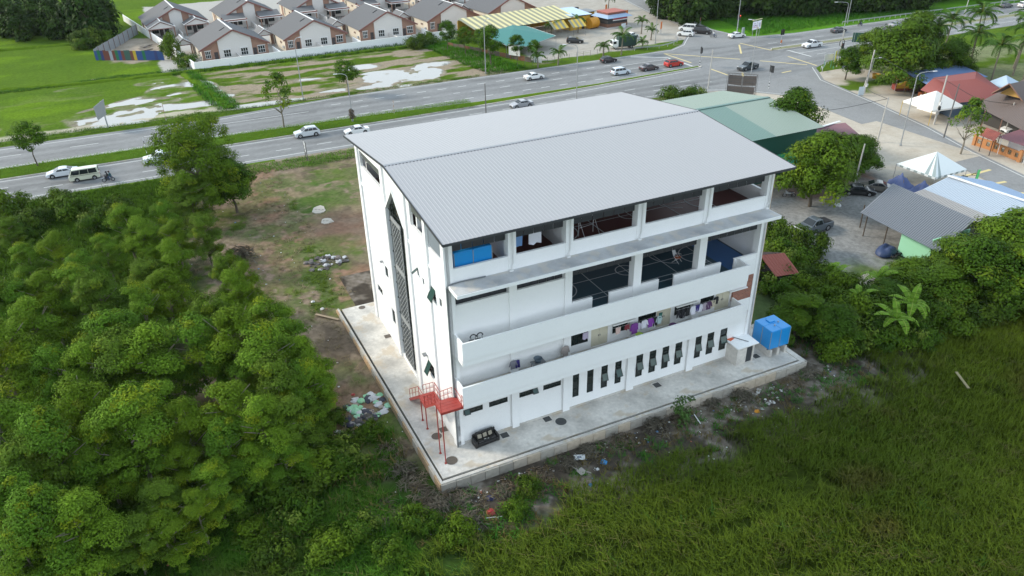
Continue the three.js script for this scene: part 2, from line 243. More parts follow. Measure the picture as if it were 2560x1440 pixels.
{ // painted markings
  const L = [], Yl = [], y = RY + .006;
  const ln = (x0, x1, z, w = .13) => L.push(bx(x1 - x0, .004, w, (x0 + x1) / 2, y, z));
  const dash = (x0, x1, z, d, gap, w = .13, z1 = z) => { for (let x = x0; x < x1; x += d + gap) { const t = (x - x0) / (x1 - x0); ln(x, Math.min(x1, x + d), lerp(z, z1, t), w); } };
  const seg = (a, b, w, arr = L) => { const d = Math.hypot(b[0] - a[0], b[1] - a[1]); arr.push(bx(d, .004, w, (a[0] + b[0]) / 2, y, (a[1] + b[1]) / 2, -Math.atan2(b[1] - a[1], b[0] - a[0]))); };
  const path = (pts, w, arr) => { for (let i = 0; i + 1 < pts.length; i++) seg(pts[i], pts[i + 1], w, arr); };
  ln(-140, 84, -80.4, .14); ln(-140, 30, -89.7, .14); path([[30, -89.7], [60, -90.3], [97, -93.9]], .14);
  dash(-140, 92, -83.6, 2.6, 4.4); dash(-140, -40, -86.4, 2.6, 4.4); dash(30, 92, -86.7, 2.6, 4.4);
  ln(-140, -5, -107.6, .14); path([[-5, -107.8], [18, -111.2], [60, -112], [103, -112.8]], .14); dash(-140, -12, -103.2, 4.5, 7.5, .14); ln(-14, 10, -104.2); ln(-140, -2, -97.1, .14);
  dash(15, 82, -106.7, 2, 2.6, .17, -107.1); dash(14, 82, -97.6, 2, 2.4, .17, -97.2); dash(44, 80, -102, 2.4, 4, .14); dash(20, 44, -102.4, 1.6, 5, .12);
  ln(84, 97, -97.6); ln(80, 97, -101.6); ln(82, 97, -105.4); seg([97, -96.8], [97, -106], .4); seg([97.3, -106.5], [90, -112], .35);
  seg([127, -98.2], [127, -90.5], .35); ln(127, 250, -94.6, .14); dash(130, 250, -91.7, 3, 5); ln(126, 400, -97.9, .14); ln(134, 400, -112.4, .14); dash(128, 300, -106.5, 3, 5); ln(126, 300, -102.4, .13);
  path([[84, -79.9], [92.5, -76], [98.2, -68.4]], .14); path([[119.4, -82.4], [112.8, -73.3], [108.5, -54.7], [104.5, -40], [100, -28.2], [96.5, -16]], .14);
  path([[103, -112.9], [109, -116.2], [113.3, -120.8], [121.2, -129], [124.5, -140], [128.7, -161], [140.6, -205]], .14); path([[146.4, -205], [132.9, -151], [127.4, -128.7], [128, -118]], .14); path([[127.6, -129], [130, -140], [136, -165], [146, -200]], .12); seg([121.5, -129], [127.3, -128.4], .35);
  for (const [a, b] of [[[660, 135], [725, 157]], [[660, 135], [850, 150]], [[775, 172], [820, 188]], [[1380, 430], [0, 0]]].slice(0, 0)) seg(a, b, .2);
  const P = (u, v) => { const p = at(u, v, RY); return [p.x, p.z]; };
  for (const [a, b, c, d] of [[1660, 134, 1728, 157], [1660, 134, 1850, 148], [1848, 112, 1853, 134], [1856, 182, 1858, 192], [1900, 152, 2018, 162], [1970, 141, 2042, 164], [1776, 172, 1820, 188], [1850, 108, 1930, 126], [1955, 182, 1978, 177]]) seg(P(a, b), P(c, d), .42, Yl);
  for (const [a, b, c, d] of [[2395, 442, 2445, 433], [2430, 437, 2476, 424], [2470, 462, 2515, 454], [2520, 490, 2560, 482]]) seg(P(a, b), P(c, d), .5, Yl);
  struct('road_marking', L, white); struct('yellow_road_marking', Yl, yellow);
}
// grass verge strip beside the near carriageway on the left, ridges (bunds) across the paddies
struct('road_shoulder', [flat([[-140, -78.0], [-140, -79.2], [30, -79.2], [30, -78.2]], RY - .01)], mat('dusty shoulder', [.42, .38, .33], .95, { map: txConcrete }), 1);
function ridge(name, pts, w, h, m) { const P = [], N = 3; const gs = []; for (let i = 0; i + 1 < pts.length; i++) { const [x0, z0] = pts[i], [x1, z1] = pts[i + 1], k = Math.ceil(Math.hypot(x1 - x0, z1 - z0) / 2); for (let j = 0; j < k; j++) P.push([lerp(x0, x1, j / k), lerp(z0, z1, j / k)]); } P.push(pts[pts.length - 1]);
  const pos = [], ix = [], pr = [[-1, -.3], [-.55, .75], [0, 1], [.55, .75], [1, -.3]];
  P.forEach(([x, z], i) => { const a = P[Math.max(0, i - 1)], b = P[Math.min(P.length - 1, i + 1)], l = Math.hypot(b[0] - a[0], b[1] - a[1]), nx = -(b[1] - a[1]) / l, nz = (b[0] - a[0]) / l; for (const [s, e] of pr) { const q = .75 + .5 * hash(i, Math.round(s * 9), 4); pos.push(x + nx * s * w * q, -.42 + e * h * q, z + nz * s * w * q); } });
  for (let i = 0; i + 1 < P.length; i++) for (let j = 0; j < 4; j++) { const a = i * 5 + j; ix.push(a, a + 1, a + 5, a + 1, a + 6, a + 5); }
  const g = new THREE.BufferGeometry(); g.setAttribute('position', new THREE.BufferAttribute(new Float32Array(pos), 3)); g.setIndex(ix); g.computeVertexNormals(); return struct(name, g, m, 1); }
ridge('paddy_bund', [[-80, -158], [-47.6, -155.3], [-31.5, -152], [-12, -151.4], [60, -151]], 1.1, .5, grass);
ridge('paddy_bund', [[-80, -208], [-52.2, -203.8], [-33.7, -202.8]], 1.1, .6, grass);
ridge('paddy_bund', [[-9.5, -150.5], [-6.5, -133], [-3.5, -114.5]], 1.3, .3, grass);
// ---------- the hall ----------
const wallM = mat('white painted plaster', [1, 1, 1], .75, { map: txPlaster });
const concreteM = mat('stained concrete', [1, 1, 1], .88, { map: txConcrete });
const frameM = mat('dark window frame', [.012, .018, .016], .4), paneM = mat('dark window glass', [.010, .018, .017], .06);
const paneG = mat('greenish glass', [.035, .075, .066], .05), blackM = mat('black panel', [.016, .018, .020], .55), pipeM = mat('white pipe', [.72, .72, .71], .4);
const greyPipe = mat('grey pipe', [.16, .17, .18], .5), steelRed = mat('red painted steel', [.34, .045, .035], .45), lineM = mat('court line', [.62, .64, .66], .6);
function windowAt(parent, x, y, z, w, h, ry, { rows = 3, cols = 1, open = -1, ang = .55, fr = frameM, pn = paneM, t = .05, name = 'window' } = {}) {
  const g = new THREE.Group(); g.name = name; g.position.set(x, y, z); g.rotation.y = ry; parent.add(g);
  const F = [bb(-w / 2, -w / 2 + t, 0, h, -.05, .02), bb(w / 2 - t, w / 2, 0, h, -.05, .02), bb(-w / 2 + t, w / 2 - t, 0, t, -.05, .02), bb(-w / 2 + t, w / 2 - t, h - t, h, -.05, .02)];
  for (let i = 1; i < rows; i++) F.push(bb(-w / 2 + t, w / 2 - t, h * i / rows - t / 2, h * i / rows + t / 2, -.048, .017));
  for (let i = 1; i < cols; i++) F.push(bb(-w / 2 + w * i / cols - t / 2, -w / 2 + w * i / cols + t / 2, t, h - t, -.046, .014));
  obj('frame', F, fr, g);
  for (let r = 0; r < rows; r++) for (let c = 0; c < cols; c++) {
    const pw = w / cols - t * 1.1, ph = h / rows - t * 1.1, px = -w / 2 + w * (c + .5) / cols, py = h * (r + .5) / rows;
    if (r * cols + c === open) {
      obj('pane', bb(px - pw / 2, px + pw / 2, py - ph / 2, py + ph / 2, -.12, -.1), blackM, g);
      const s = [bb(-pw / 2, pw / 2, -t, 0, -.02, .02), bb(-pw / 2, pw / 2, -ph, -ph + t, -.02, .02), bb(-pw / 2, -pw / 2 + t, -ph, 0, -.02, .021), bb(pw / 2 - t, pw / 2, -ph, 0, -.02, .021)];
      const pp = bb(-pw / 2 + t, pw / 2 - t, -ph + t, -t, -.006, .006);
      for (const [nm, gs, m] of [['sash', s, fr], ['sash_pane', [pp], paneG]]) obj(nm, gs.map(q => q.rotateX(-ang).translate(px, py + ph / 2, .04)), m, g);
    } else obj('pane', bb(px - pw / 2, px + pw / 2, py - ph / 2, py + ph / 2, -.035, -.02), pn, g);
  }
  return g;
}
const hall = thing('sports_hall', 'large white four storey hall with pale grey metal gable roof and open court floors', 'building');
const L = 30, W = 23.4, RDG = -11.7, roofAt = z => 20.63 - .1 * Math.abs(z - RDG) - .0;
const PX = [[0, .55], [4.93, 5.58], [9.79, 10.43], [16.24, 17.0], [22.82, 23.57], [29.4, 30]];
const F2 = 5.75, F3 = 9.75, F4 = 15.2;
const P_ = (n, g, m, uv = 1) => obj(n, g, m, hall, uv);
{
  const T = roofAt(0) - .3;
  for (const [a, b] of PX) P_('pilaster', bb(a, b, 0, T, -.75, 0), wallM);
  for (const [a, b] of PX) P_('pilaster', bb(a, b, 0, T, -W, -W + .75), wallM);
  // ground floor front wall with its openings
  const holes = [], wins = [];
  for (const [a, b] of [[.66, 2.37], [2.92, 4.61], [5.68, 7.4], [7.92, 9.62]]) { holes.push(R4(a, b, 2.85, 3.38)); wins.push([a, b, 2.85, 3.38]); }
  const vw = [[10.77, 11.4], [12.2, 12.84], [13.62, 14.28], [15.04, 15.7], [17.23, 17.95], [18.64, 19.36], [20.03, 20.76], [21.44, 22.2], [23.65, 24.4], [25.05, 25.82], [26.55, 27.35]];
  for (const [a, b] of vw) { holes.push(R4(a, b, 1.1, 3.48)); wins.push([a, b, 1.1, 3.48]); }
  P_('wall', ext(R4(.3, 29.7, 0, 4.9), .2, holes).translate(0, 0, -.35), wallM);
  P_('plinth', bb(.55, 29.4, .002, .16, -.15, -.06), concreteM);
  wins.forEach(([a, b, c, d], i) => windowAt(hall, (a + b) / 2, c, -.2, b - a, d - c, 0, i < 4 ? { rows: 1, cols: 3, open: i === 0 ? 0 : i === 2 ? 2 : -1, ang: .7 } : { rows: 3, open: i < 6 ? -1 : 1, ang: i === 7 ? .6 : .38 }));
  // corridors and their parapets
  for (const [x0, x1, y0, y1, fl] of [[.1, 27.3, 4.84, 6.85, F2], [.3, 27.3, 8.78, 10.85, F3]]) {
    P_('parapet', [bb(x0, x1, y0 + .5, y1, 1.36, 1.5), bb(x0, x1, y0, y0 + .5, 1.3, 1.44), bb(x0, x0 + .14, y0, y1, 0, 1.36), bb(x1 - .14, x1, y0, y1, 0, 1.36)], wallM);
    P_('corridor_slab', bb(x0 + .14, x1 - .14, y0 + .02, fl, -.2, 1.3), concreteM);
  }
  // first floor: wall, doors, windows, ledges
  const W2 = [[10.5, 12.22, 6.45, 8.0], [14.6, 16.2, 6.5, 7.9], [17.05, 19.05, 6.45, 8], [21.0, 22.75, 6.5, 7.9], [23.6, 25.3, 6.45, 8]], D2 = [[12.5, 14.15], [19.1, 20.62], [25.5, 27.1]];
  P_('wall', ext(R4(.3, 29.7, 4.9, 8.8), .2, [...W2.map(q => R4(...q)), ...D2.map(q => R4(...q, F2, 7.95))]).translate(0, 0, -.45), wallM);
  W2.forEach(([a, b, c, d]) => windowAt(hall, (a + b) / 2, c, -.32, b - a, d - c, 0, { rows: 1, cols: 4 }));
  const cream = mat('cream door', [.60, .56, .43], .5);
  for (const [a, b] of D2) for (const s of [0, 1]) { const m = (a + b) / 2, x = s ? [m + .01, b] : [a, m - .01]; const d = P_('door', bb(...x, F2, 7.93, -.36, -.31), cream); obj('handle', bb(s ? m + .06 : m - .1, s ? m + .1 : m - .06, 6.7, 6.85, -.31, -.26), greyPipe, d); }
  for (const [a, b] of [[14.3, 16.6], [20.8, 23.0], [26.6, 28.6]]) { P_('window_hood', bb(a, b, 7.66, 7.74, -.25, .32), wallM); }
  P_('ceiling', bb(.3, 29.7, 8.8, 9.0, -W + .3, -.25), wallM);
  // brick infill by the right corner
  P_('brick_panel', bb(27.3, 29.4, 6.3, 8.78, -.25, -.04), mat('red brickwork', [1, 1, 1], .9, { map: txBrick }));
  P_('wall', [bb(27.3, 29.4, 8.78, 10.4, -.24, -.02), bb(27.3, 29.4, 4.9, 6.3, -.22, -.03)], wallM);
  P_('corner_pipe', [cyl(.06, .06, 19, 30.08, 0, -.1)], mat('rusty pipe', [.42, .30, .20], .7));
  // second floor: two closed bays, three open court bays
  P_('wall', [bb(.55, 4.93, F3, 13.22, -.35, -.15), bb(5.58, 9.79, F3, 13.22, -.35, -.15)], wallM);
  for (const [a, b] of [[10.43, 12.37], [13.97, 16.24], [17, 18.86], [20.42, 22.82], [23.57, 25.41], [26.91, 29.4]]) P_('half_wall', [bb(a, b, F3, 10.8, -.2, -.05), bb(a - (a > 13.9 && a < 14 || a > 20.4 && a < 20.5 || a > 26.9 ? .03 : 0), b, 10.8, 10.86, -.23, -.02)], wallM);
  P_('beam', bb(.3, 29.7, 14.5, F4 - .02, -.6, -.03), wallM);
  // third floor parapet and canopy
  for (let i = 0; i < 5; i++) P_('parapet', [bb(PX[i][1], PX[i + 1][0], F4 - .01, 16.3, -.2, -.06), bb(PX[i][1], PX[i + 1][0], 16.3, 16.36, -.24, -.03)], wallM);
  P_('canopy', bb(.04, 29.7, 14.9, 15.17, -.02, 1.8), wallM);
  P_('canopy_topping', bb(.1, 29.64, 15.171, 15.19, 0, 1.74), mat('weathered canopy top', [1, 1, 1], .9, { map: txCanopy }));
  P_('roof_beam', [bb(0, L, roofAt(0) - .62, roofAt(0) - .3, -.7, -.08), bb(0, L, roofAt(0) - .62, roofAt(0) - .3, -W + .08, -W + .7)], wallM);
  // hanging dark panels in the openings
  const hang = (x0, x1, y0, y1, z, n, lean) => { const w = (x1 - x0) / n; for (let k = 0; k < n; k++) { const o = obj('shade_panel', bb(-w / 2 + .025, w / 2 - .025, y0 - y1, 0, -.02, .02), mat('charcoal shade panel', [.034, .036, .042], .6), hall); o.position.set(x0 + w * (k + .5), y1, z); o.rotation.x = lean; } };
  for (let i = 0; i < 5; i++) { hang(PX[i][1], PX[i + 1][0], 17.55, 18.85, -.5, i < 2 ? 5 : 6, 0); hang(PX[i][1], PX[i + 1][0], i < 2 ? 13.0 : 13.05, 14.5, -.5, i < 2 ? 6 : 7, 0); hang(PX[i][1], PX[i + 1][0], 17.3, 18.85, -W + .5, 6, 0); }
  // floors and court paint
  P_('court_floor', bb(.2, 29.8, F3 - .3, F3, -W + .2, -.2), mat('teal court', [.030, .072, .098], .45));
  P_('court_border', bb(26.6, 29.5, F3, F3 + .006, -12, -.25), mat('blue court border', [.035, .13, .33], .45));
  P_('court_floor', bb(.2, 29.8, F4 - .3, F4, -W + .2, -.2), mat('maroon court', [.115, .030, .026], .5));
  const cl = [], ring = (x, z, r, y, a0 = 0, a1 = Math.PI * 2) => cl.push(new THREE.RingGeometry(r - .05, r + .05, 40, 1, a0, a1 - a0).rotateX(-Math.PI / 2).translate(x, y, z));
  for (const y of [F3 + .012, F4 + .012]) {
    const l = (x0, x1, z0, z1) => cl.push(bb(x0, x1, y - .003, y + .003, z0, z1)), s = .07;
    for (const z of [-1.3, -2.0, -7.3]) l(11, 26, z, z + s); for (const x of [11, 14.6, 18.4, 22.2, 26]) l(x, x + s, -8, -1.3); l(11, 26, -4.4, -4.4 + s);
    ring(11.2, -4, 1.7, y + .003, -1.57, 1.57); ring(18.4, -4.4, .9, y + .003); ring(26, -4, 1.7, y + .003, 1.57, 4.71); ring(24, -5.5, 2.2, y + .003, 2.6, 4.4);
  }
  P_('court_line', cl, lineM, 0);
  // gable end facing the yard, with pointed arch
  const z = (a, y) => [a, y]; // drawn in (z,y), then turned to face -x
  const arch = [[-14.4, .5], [-9.8, .5], [-9.5, 15.75], [-12.1, 18.05], [-14.5, 15.7]];
  const top1 = [[-22.4, 17.0], [-15.5, 17.0], [-15.5, 18.75], [-22.4, 18.55]], top2 = [[-7.8, 16.85], [-4.45, 16.95], [-4.45, 18.75], [-7.8, 18.85]], top3 = [[-3.75, 16.7], [-.55, 16.85], [-.55, 18.6], [-3.75, 18.75]];
  const sw = [[-17.7, -16.7, 7.45, 8.6], [-16.1, -15.3, 7.75, 8.55], [-21.5, -19.8, 3.95, 4.7], [-16.9, -15.4, 2.7, 4.3], [-7.15, -6.8, 12.6, 13.35], [-5.9, -5.5, 12.35, 13.0], [-4.8, -4.4, 12.35, 13.1], [-3.9, -2.85, 12.15, 13.3], [-2.05, -1.55, 12.4, 13.15], [-.85, -.5, 12.45, 13.0], [-6.4, -4.7, 3.45, 4.75]];
  P_('gable_wall', ext([[0, 0], [0, roofAt(0) - .25], [RDG, roofAt(RDG) - .25], [-W, roofAt(-W) - .25], [-W, 0]].map(p => [p[0], p[1]]), .25, [arch, top1, top2, top3, ...sw.map(q => R4(...q))]).rotateY(-Math.PI / 2).translate(.25, 0, 0), wallM);
  sw.forEach(([a, b, c, d], i) => windowAt(hall, .1, c, (a + b) / 2, b - a, d - c, -Math.PI / 2, { rows: 1, cols: i === 3 ? 3 : i === 2 || i === 10 ? 2 : 1, open: i === 7 || i === 4 || i === 10 ? 0 : -1, ang: i === 4 ? 1.0 : .42 }));
  P_('pilaster', [bb(-.14, 0, 0, 19.1, -.6, -.02), bb(-.02, 0, 18.6, 19.1, -.6, -.02)], wallM);
  for (const [a, b, y] of [[-4.35, -3.8, 19.3], [-9.45, -8.7, 19.7], [-15.3, -14.55, 19.8], [-23.38, -22.7, 19.1]]) P_('pilaster', bb(-.16, 0, 0, y, a, b), wallM);
  P_('arch_trim', [...[[-14.55, .3, -14.55, 15.75], [-14.55, 15.75, -12.1, 18.2], [-12.1, 18.2, -9.4, 15.8], [-9.4, 15.8, -9.7, .3]].map(([a, b, c, d]) => { const l = Math.hypot(c - a, d - b); return new THREE.BoxGeometry(.2, l, .16).rotateX(Math.atan2(c - a, d - b)).translate(-.06, (b + d) / 2, (a + c) / 2); })], wallM);
  P_('wall_band', bb(-.09, 0, 15.0, 15.3, -22.7, -15.3), wallM);
  P_('wall_band', bb(-.09, 0, 14.95, 15.2, -8.7, -.6), wallM);
  // arch infill: dark glazing, mullions, pale lattice panels
  P_('arch_glazing', ext(arch, .05).rotateY(-Math.PI / 2).translate(.2, 0, 0), paneM, 0);
  const mul = []; for (const a of [-13.5, -12.8, -11.2, -10.5]) mul.push(bb(.03, .12, .5, 16.4, a - .04, a + .04)); for (const y of [2, 3.6, 5.2, 6.8, 8.4, 10, 11.6, 13.2, 14.6, 15.7]) mul.push(bb(.04, .11, y - .035, y + .035, -14.3, -9.7));
  P_('mullion', mul, frameM, 0);
  for (const [y0, y1] of [[.7, 5.05], [5.5, 10.3], [10.75, 15.0]]) {
    const la = [], z0 = -13.35, z1 = -11.0, st = .5; for (let s = -1; s <= 1; s += 2) for (let q = z0 - (y1 - y0); q < z1 + (y1 - y0); q += st) { // diagonal bars clipped to the panel
      let a = [q, y0], b = [q + s * (y1 - y0), y1]; const cut = (p, o) => { let [pz, py] = p; const k = (o[1] - p[1]) / (o[0] - p[0]); if (pz < z0) { py += k * (z0 - pz); pz = z0; } if (pz > z1) { py += k * (z1 - pz); pz = z1; } return [pz, py]; }; a = cut(a, b); b = cut(b, a); if (a[1] < y0 - .01 || a[1] > y1 + .01 || b[1] < y0 - .01 || b[1] > y1 + .01 || Math.abs(a[1] - b[1]) < .05) continue;
      const l = Math.hypot(b[0] - a[0], b[1] - a[1]); la.push(new THREE.BoxGeometry(.03, l, .065).rotateX(Math.atan2(b[0] - a[0], b[1] - a[1])).translate(s > 0 ? -.02 : .012, (a[1] + b[1]) / 2, (a[0] + b[0]) / 2));
    }
    P_('lattice_screen', [...la, bb(-.05, .04, y1, y1 + .35, z0 - .15, z1 + .15), bb(-.04, .03, y0 - .1, y0, z0, z1), bb(-.04, .03, y0, y1, z0 - .1, z0), bb(-.04, .03, y0, y1, z1, z1 + .1)], mat('pale grey lattice', [.30, .31, .31], .6), 0);
  }
  // small hoods and a grey board in the end openings
  P_('window_hood', [bb(-.35, 0, 5.05, 5.12, -6.9, -6.4), bb(-.3, 0, 8.75, 8.8, -18.3, -17.9)], greyPipe, 0);
  P_('opening_board', bb(.06, .1, 16.85, 18.3, -3.6, -.6), mat('grey board', [.20, .23, .26], .6), 0);
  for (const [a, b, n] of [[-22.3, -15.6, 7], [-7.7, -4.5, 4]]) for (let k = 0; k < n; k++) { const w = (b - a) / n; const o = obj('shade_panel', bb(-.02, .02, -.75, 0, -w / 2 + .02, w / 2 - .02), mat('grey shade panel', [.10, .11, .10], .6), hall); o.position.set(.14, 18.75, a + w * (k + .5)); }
  // back and right walls
  P_('wall', [bb(.75, 29.25, 0, F3 - .3, -W, -W + .2), bb(.75, 29.25, F4 - .3, 16.9, -W, -W + .2), bb(.75, 29.25, F3 - .3, 13.5, -W + .02, -W + .22)], wallM);
  P_('gable_wall', ext([[0, 0], [0, F4 + 1.35], [-3.2, F4 + 1.35], [-3.2, 18.9], [-8, 19.2], [-8, F4 + 1.35], [-15, F4 + 1.35], [-15, 19.4], [-W, roofAt(-W) - .3], [-W, 0]], .25).rotateY(-Math.PI / 2).translate(29.95, 0, 0), wallM);
  P_('partition', [bb(5.1, 5.3, F4, 17.9, -7, -.8), bb(10.0, 10.2, F4, 18.6, -7, -.8), bb(10.0, 10.2, F3, 14.5, -W + .3, -.8), bb(.3, 10, F4, 18.6, -7.2, -7)], wallM);
  // downpipes and eave spouts
  for (const [a, b] of PX.slice(1)) { const x = (a + b) / 2; const p = P_('downpipe', [tube([[x, 18.9, .09], [x, 16.2, .09], [x, 15.75, .09], [x - .12, 15.5, .12], [x - .15, 15.25, .14]], .055, 20), rbx(.34, .14, .24, .05, x - .2, 15.26, .2)], pipeM, 0); }
  for (const x of [.95, 6.1, 11, 17.6, 23.9, 29.9]) P_('eave_spout', [tube([[x - .35, 19.0, .85], [x, 18.95, .95], [x + .12, 19.02, 1.0], [x + .12, 19.15, 1.0]], .07, 16)], pipeM, 0);
  P_('corner_pipe', [cyl(.07, .07, 15.0, -.09, 0, .1), tube([[-.09, 14.9, .1], [-.05, 15.1, .1], [.3, 15.25, .1], [3, 15.25, .12]], .05, 20)], greyPipe, 0);
  for (const x of [4.86, 9.72, 16.17, 22.75]) P_('wall_pipe', cyl(.035, .035, 4.6, x + .0, .2, -.1), pipeM, 0);
  // roof: two ribbed slopes, ridge cap, barge and eave trim
  const x0 = -.67, x1 = 30.6, ze = 1.57, zb = -25, ye = 19.3, yr = 20.63;
  const metalA = mat('pale grey roof sheet', [.345, .34, .35], .45);
  P_('roof_slope', ribbed([x0, ye, ze], [x1, ye, ze], [x1, yr, RDG], [x0, yr, RDG], .3, .017), metalA, 0);
  P_('roof_slope', ribbed([x0, ye, zb], [x1, ye, zb], [x1, yr, RDG], [x0, yr, RDG], .3, .017), metalA, 0);
  P_('roof_lining', [sheet([x0 + .05, ye - .12, ze - .05], [x1 - .05, ye - .12, ze - .05], [x1 - .05, yr - .12, RDG], [x0 + .05, yr - .12, RDG], .06), sheet([x0 + .05, ye - .12, zb + .05], [x1 - .05, ye - .12, zb + .05], [x1 - .05, yr - .12, RDG], [x0 + .05, yr - .12, RDG], .06)], mat('dark roof underside', [.10, .10, .105], .8), 0);
  P_('ridge_cap', [sheet([x0, yr + .005, RDG + .2], [x1, yr + .005, RDG + .2], [x1, yr + .06, RDG], [x0, yr + .06, RDG], .02), sheet([x0, yr + .005, RDG - .2], [x1, yr + .005, RDG - .2], [x1, yr + .06, RDG], [x0, yr + .06, RDG], .02)], mat('ridge metal', [.33, .335, .35], .5), 0);
  const dk = []; for (let x = x0 + .15; x < x1; x += .3) dk.push(bb(x - .07, x + .07, yr - .05, yr + .0, RDG + .2, RDG + .27)); P_('ridge_closer', dk, mat('dark foam', [.03, .03, .04], .9), 0);
  const trim = mat('dark grey trim', [.05, .052, .058], .5);
  P_('eave_trim', bb(x0, x1, ye - .2, ye - .015, ze - .03, ze + .02), trim, 0); P_('eave_trim', bb(x0, x1, ye - .2, ye - .015, zb - .02, zb + .03), trim, 0);
  for (const x of [x0 - .02, x1 + .02]) P_('barge_trim', [[ze, ye, RDG, yr], [zb, ye, RDG, yr]].map(([a, b, c, d]) => new THREE.BoxGeometry(.05, .2, Math.hypot(c - a, d - b)).rotateX(-Math.atan2(d - b, c - a) + (c < a ? Math.PI : 0)).translate(x, (b + d) / 2 - .06, (a + c) / 2)), trim, 0);
}
// ---------- apron, drain, retaining wall ----------
{
  const A = [[-2.5, 2.95], [33.4, 3.25], [33.4, -3.4], [30.4, -3.4], [30.4, -26], [-3.15, -26]];
  struct('concrete_apron', slab(A, 0, .3), concreteM, 1);
  struct('drain_channel', [slab([[-2.45, 3.15], [33.4, 3.42], [33.4, 3.18], [-2.45, 2.9]], -.16, .1), slab([[-2.83, 2.9], [-3.48, -26], [-3.2, -26], [-2.55, 2.9]], -.14, .1)], mat('drain bottom', [.045, .045, .04], .95));
  struct('drain_kerb', [slab([[-2.85, 3.48], [33.86, 3.75], [33.86, 3.48], [-2.6, 3.2]], .03, .55), slab([[-2.85, 3.48], [-3.62, -26.3], [-3.42, -26.3], [-2.65, 3.35]], .03, .5)], concreteM, 1);
  struct('concrete_apron', slab([[33.4, 3.75], [33.95, 3.6], [33.95, -3.6], [33.4, -3.4]], .06, .5), concreteM, 1);
  const w = thing('retaining_wall', 'low stained concrete retaining wall of precast panels round the apron edge', 'retaining wall');
  const R = rng(5), pm = [0, 1, 2, 3].map(i => mat('wall panel ' + i, [[.72, .7, .66], [.84, .78, .71], [.62, .60, .57], [.86, .76, .64]][i], .92, { map: txConcrete }));
  const run = (a, b, n) => { for (let k = 0; k < n; k++) { const t0 = k / n, t1 = (k + 1) / n, p = V(...a).lerp(V(...b), (t0 + t1) / 2), l = V(...a).distanceTo(V(...b)) / n; const g = rbx(l - .03, 1.05, .14, .015); const o = obj('wall_panel', g, pm[Math.floor(R() * 4)], w, 1); o.position.set(p.x, -.56 + (R() - .5) * .03, p.z + (R() - .5) * .02); o.rotation.y = -Math.atan2(b[2] - a[2], b[0] - a[0]); } };
  run([-2.9, 0, 3.56], [33.95, 0, 3.84], 30); run([-3.69, 0, -26.3], [-2.92, 0, 3.5], 24); run([34.05, 0, 3.8], [34.05, 0, -3.6], 6);
  const stainRust = mat('rust stained concrete', [.78, .56, .36], .95, { map: txConcrete });
  w.children.slice(30, 54).forEach((o, i) => { if (i % 3 !== 1) o.material = stainRust; });
}
// covers and gratings let into the apron
const iron = mat('rusty iron cover', [.13, .105, .085], .8), ironG = mat('grey iron cover', [.06, .062, .062], .75);
for (const [x, z, r, m, l] of [[-1.1, -25.4, .42, iron, 'round iron manhole cover near the back left corner of the apron'], [-1.2, -1.97, .5, iron, 'rusty round manhole cover between the red stair posts'], [-1.15, 1.34, .55, iron, 'rusty round manhole cover nearest the front left apron corner'], [9.0, 1.05, .55, ironG, 'dark grey round manhole cover on the front apron']]) {
  const t = thing('manhole_cover', l, 'manhole cover', [x, .002, z]); obj('lid', cyl(r - .06, r - .06, .012, 0, 0, 0, 28), m, t); obj('ring', new THREE.RingGeometry(r - .05, r, 28).rotateX(-Math.PI / 2).translate(0, .008, 0), kerbM, t); obj('lifting_rib', [0, 1, 2].map(i => bx(r, .008, .03, 0, .016, (i - 1) * r * .5)), m, t);
}
for (const [x, z, l, m] of [[-.3, -18.6, 'small square iron cover close to the arched entrance', iron], [-.4, -2.5, 'rusty square cover against the end wall behind the red stair', iron], [3.95, .5, 'dark square cover beside the sofa', ironG], [8.1, .25, 'square drain box at the foot of the front wall', ironG], [19.25, .51, 'small square grating under the narrow windows', ironG], [30.3, 1.0, 'small square grating beside the pump house', ironG]]) {
  const t = thing('drain_cover', l, 'drain cover', [x, .002, z]); obj('frame', [bb(-.4, .4, 0, .02, -.4, -.33), bb(-.4, .4, 0, .02, .33, .4), bb(-.4, -.33, 0, .02, -.33, .33), bb(.33, .4, 0, .02, -.33, .33)], kerbM, t); obj('grating', [bb(-.33, .33, 0, .008, -.33, .33), ...[-2, -1, 0, 1, 2].map(i => bb(-.33, .33, .008, .016, i * .12 - .03, i * .12 + .03))], m, t);
}
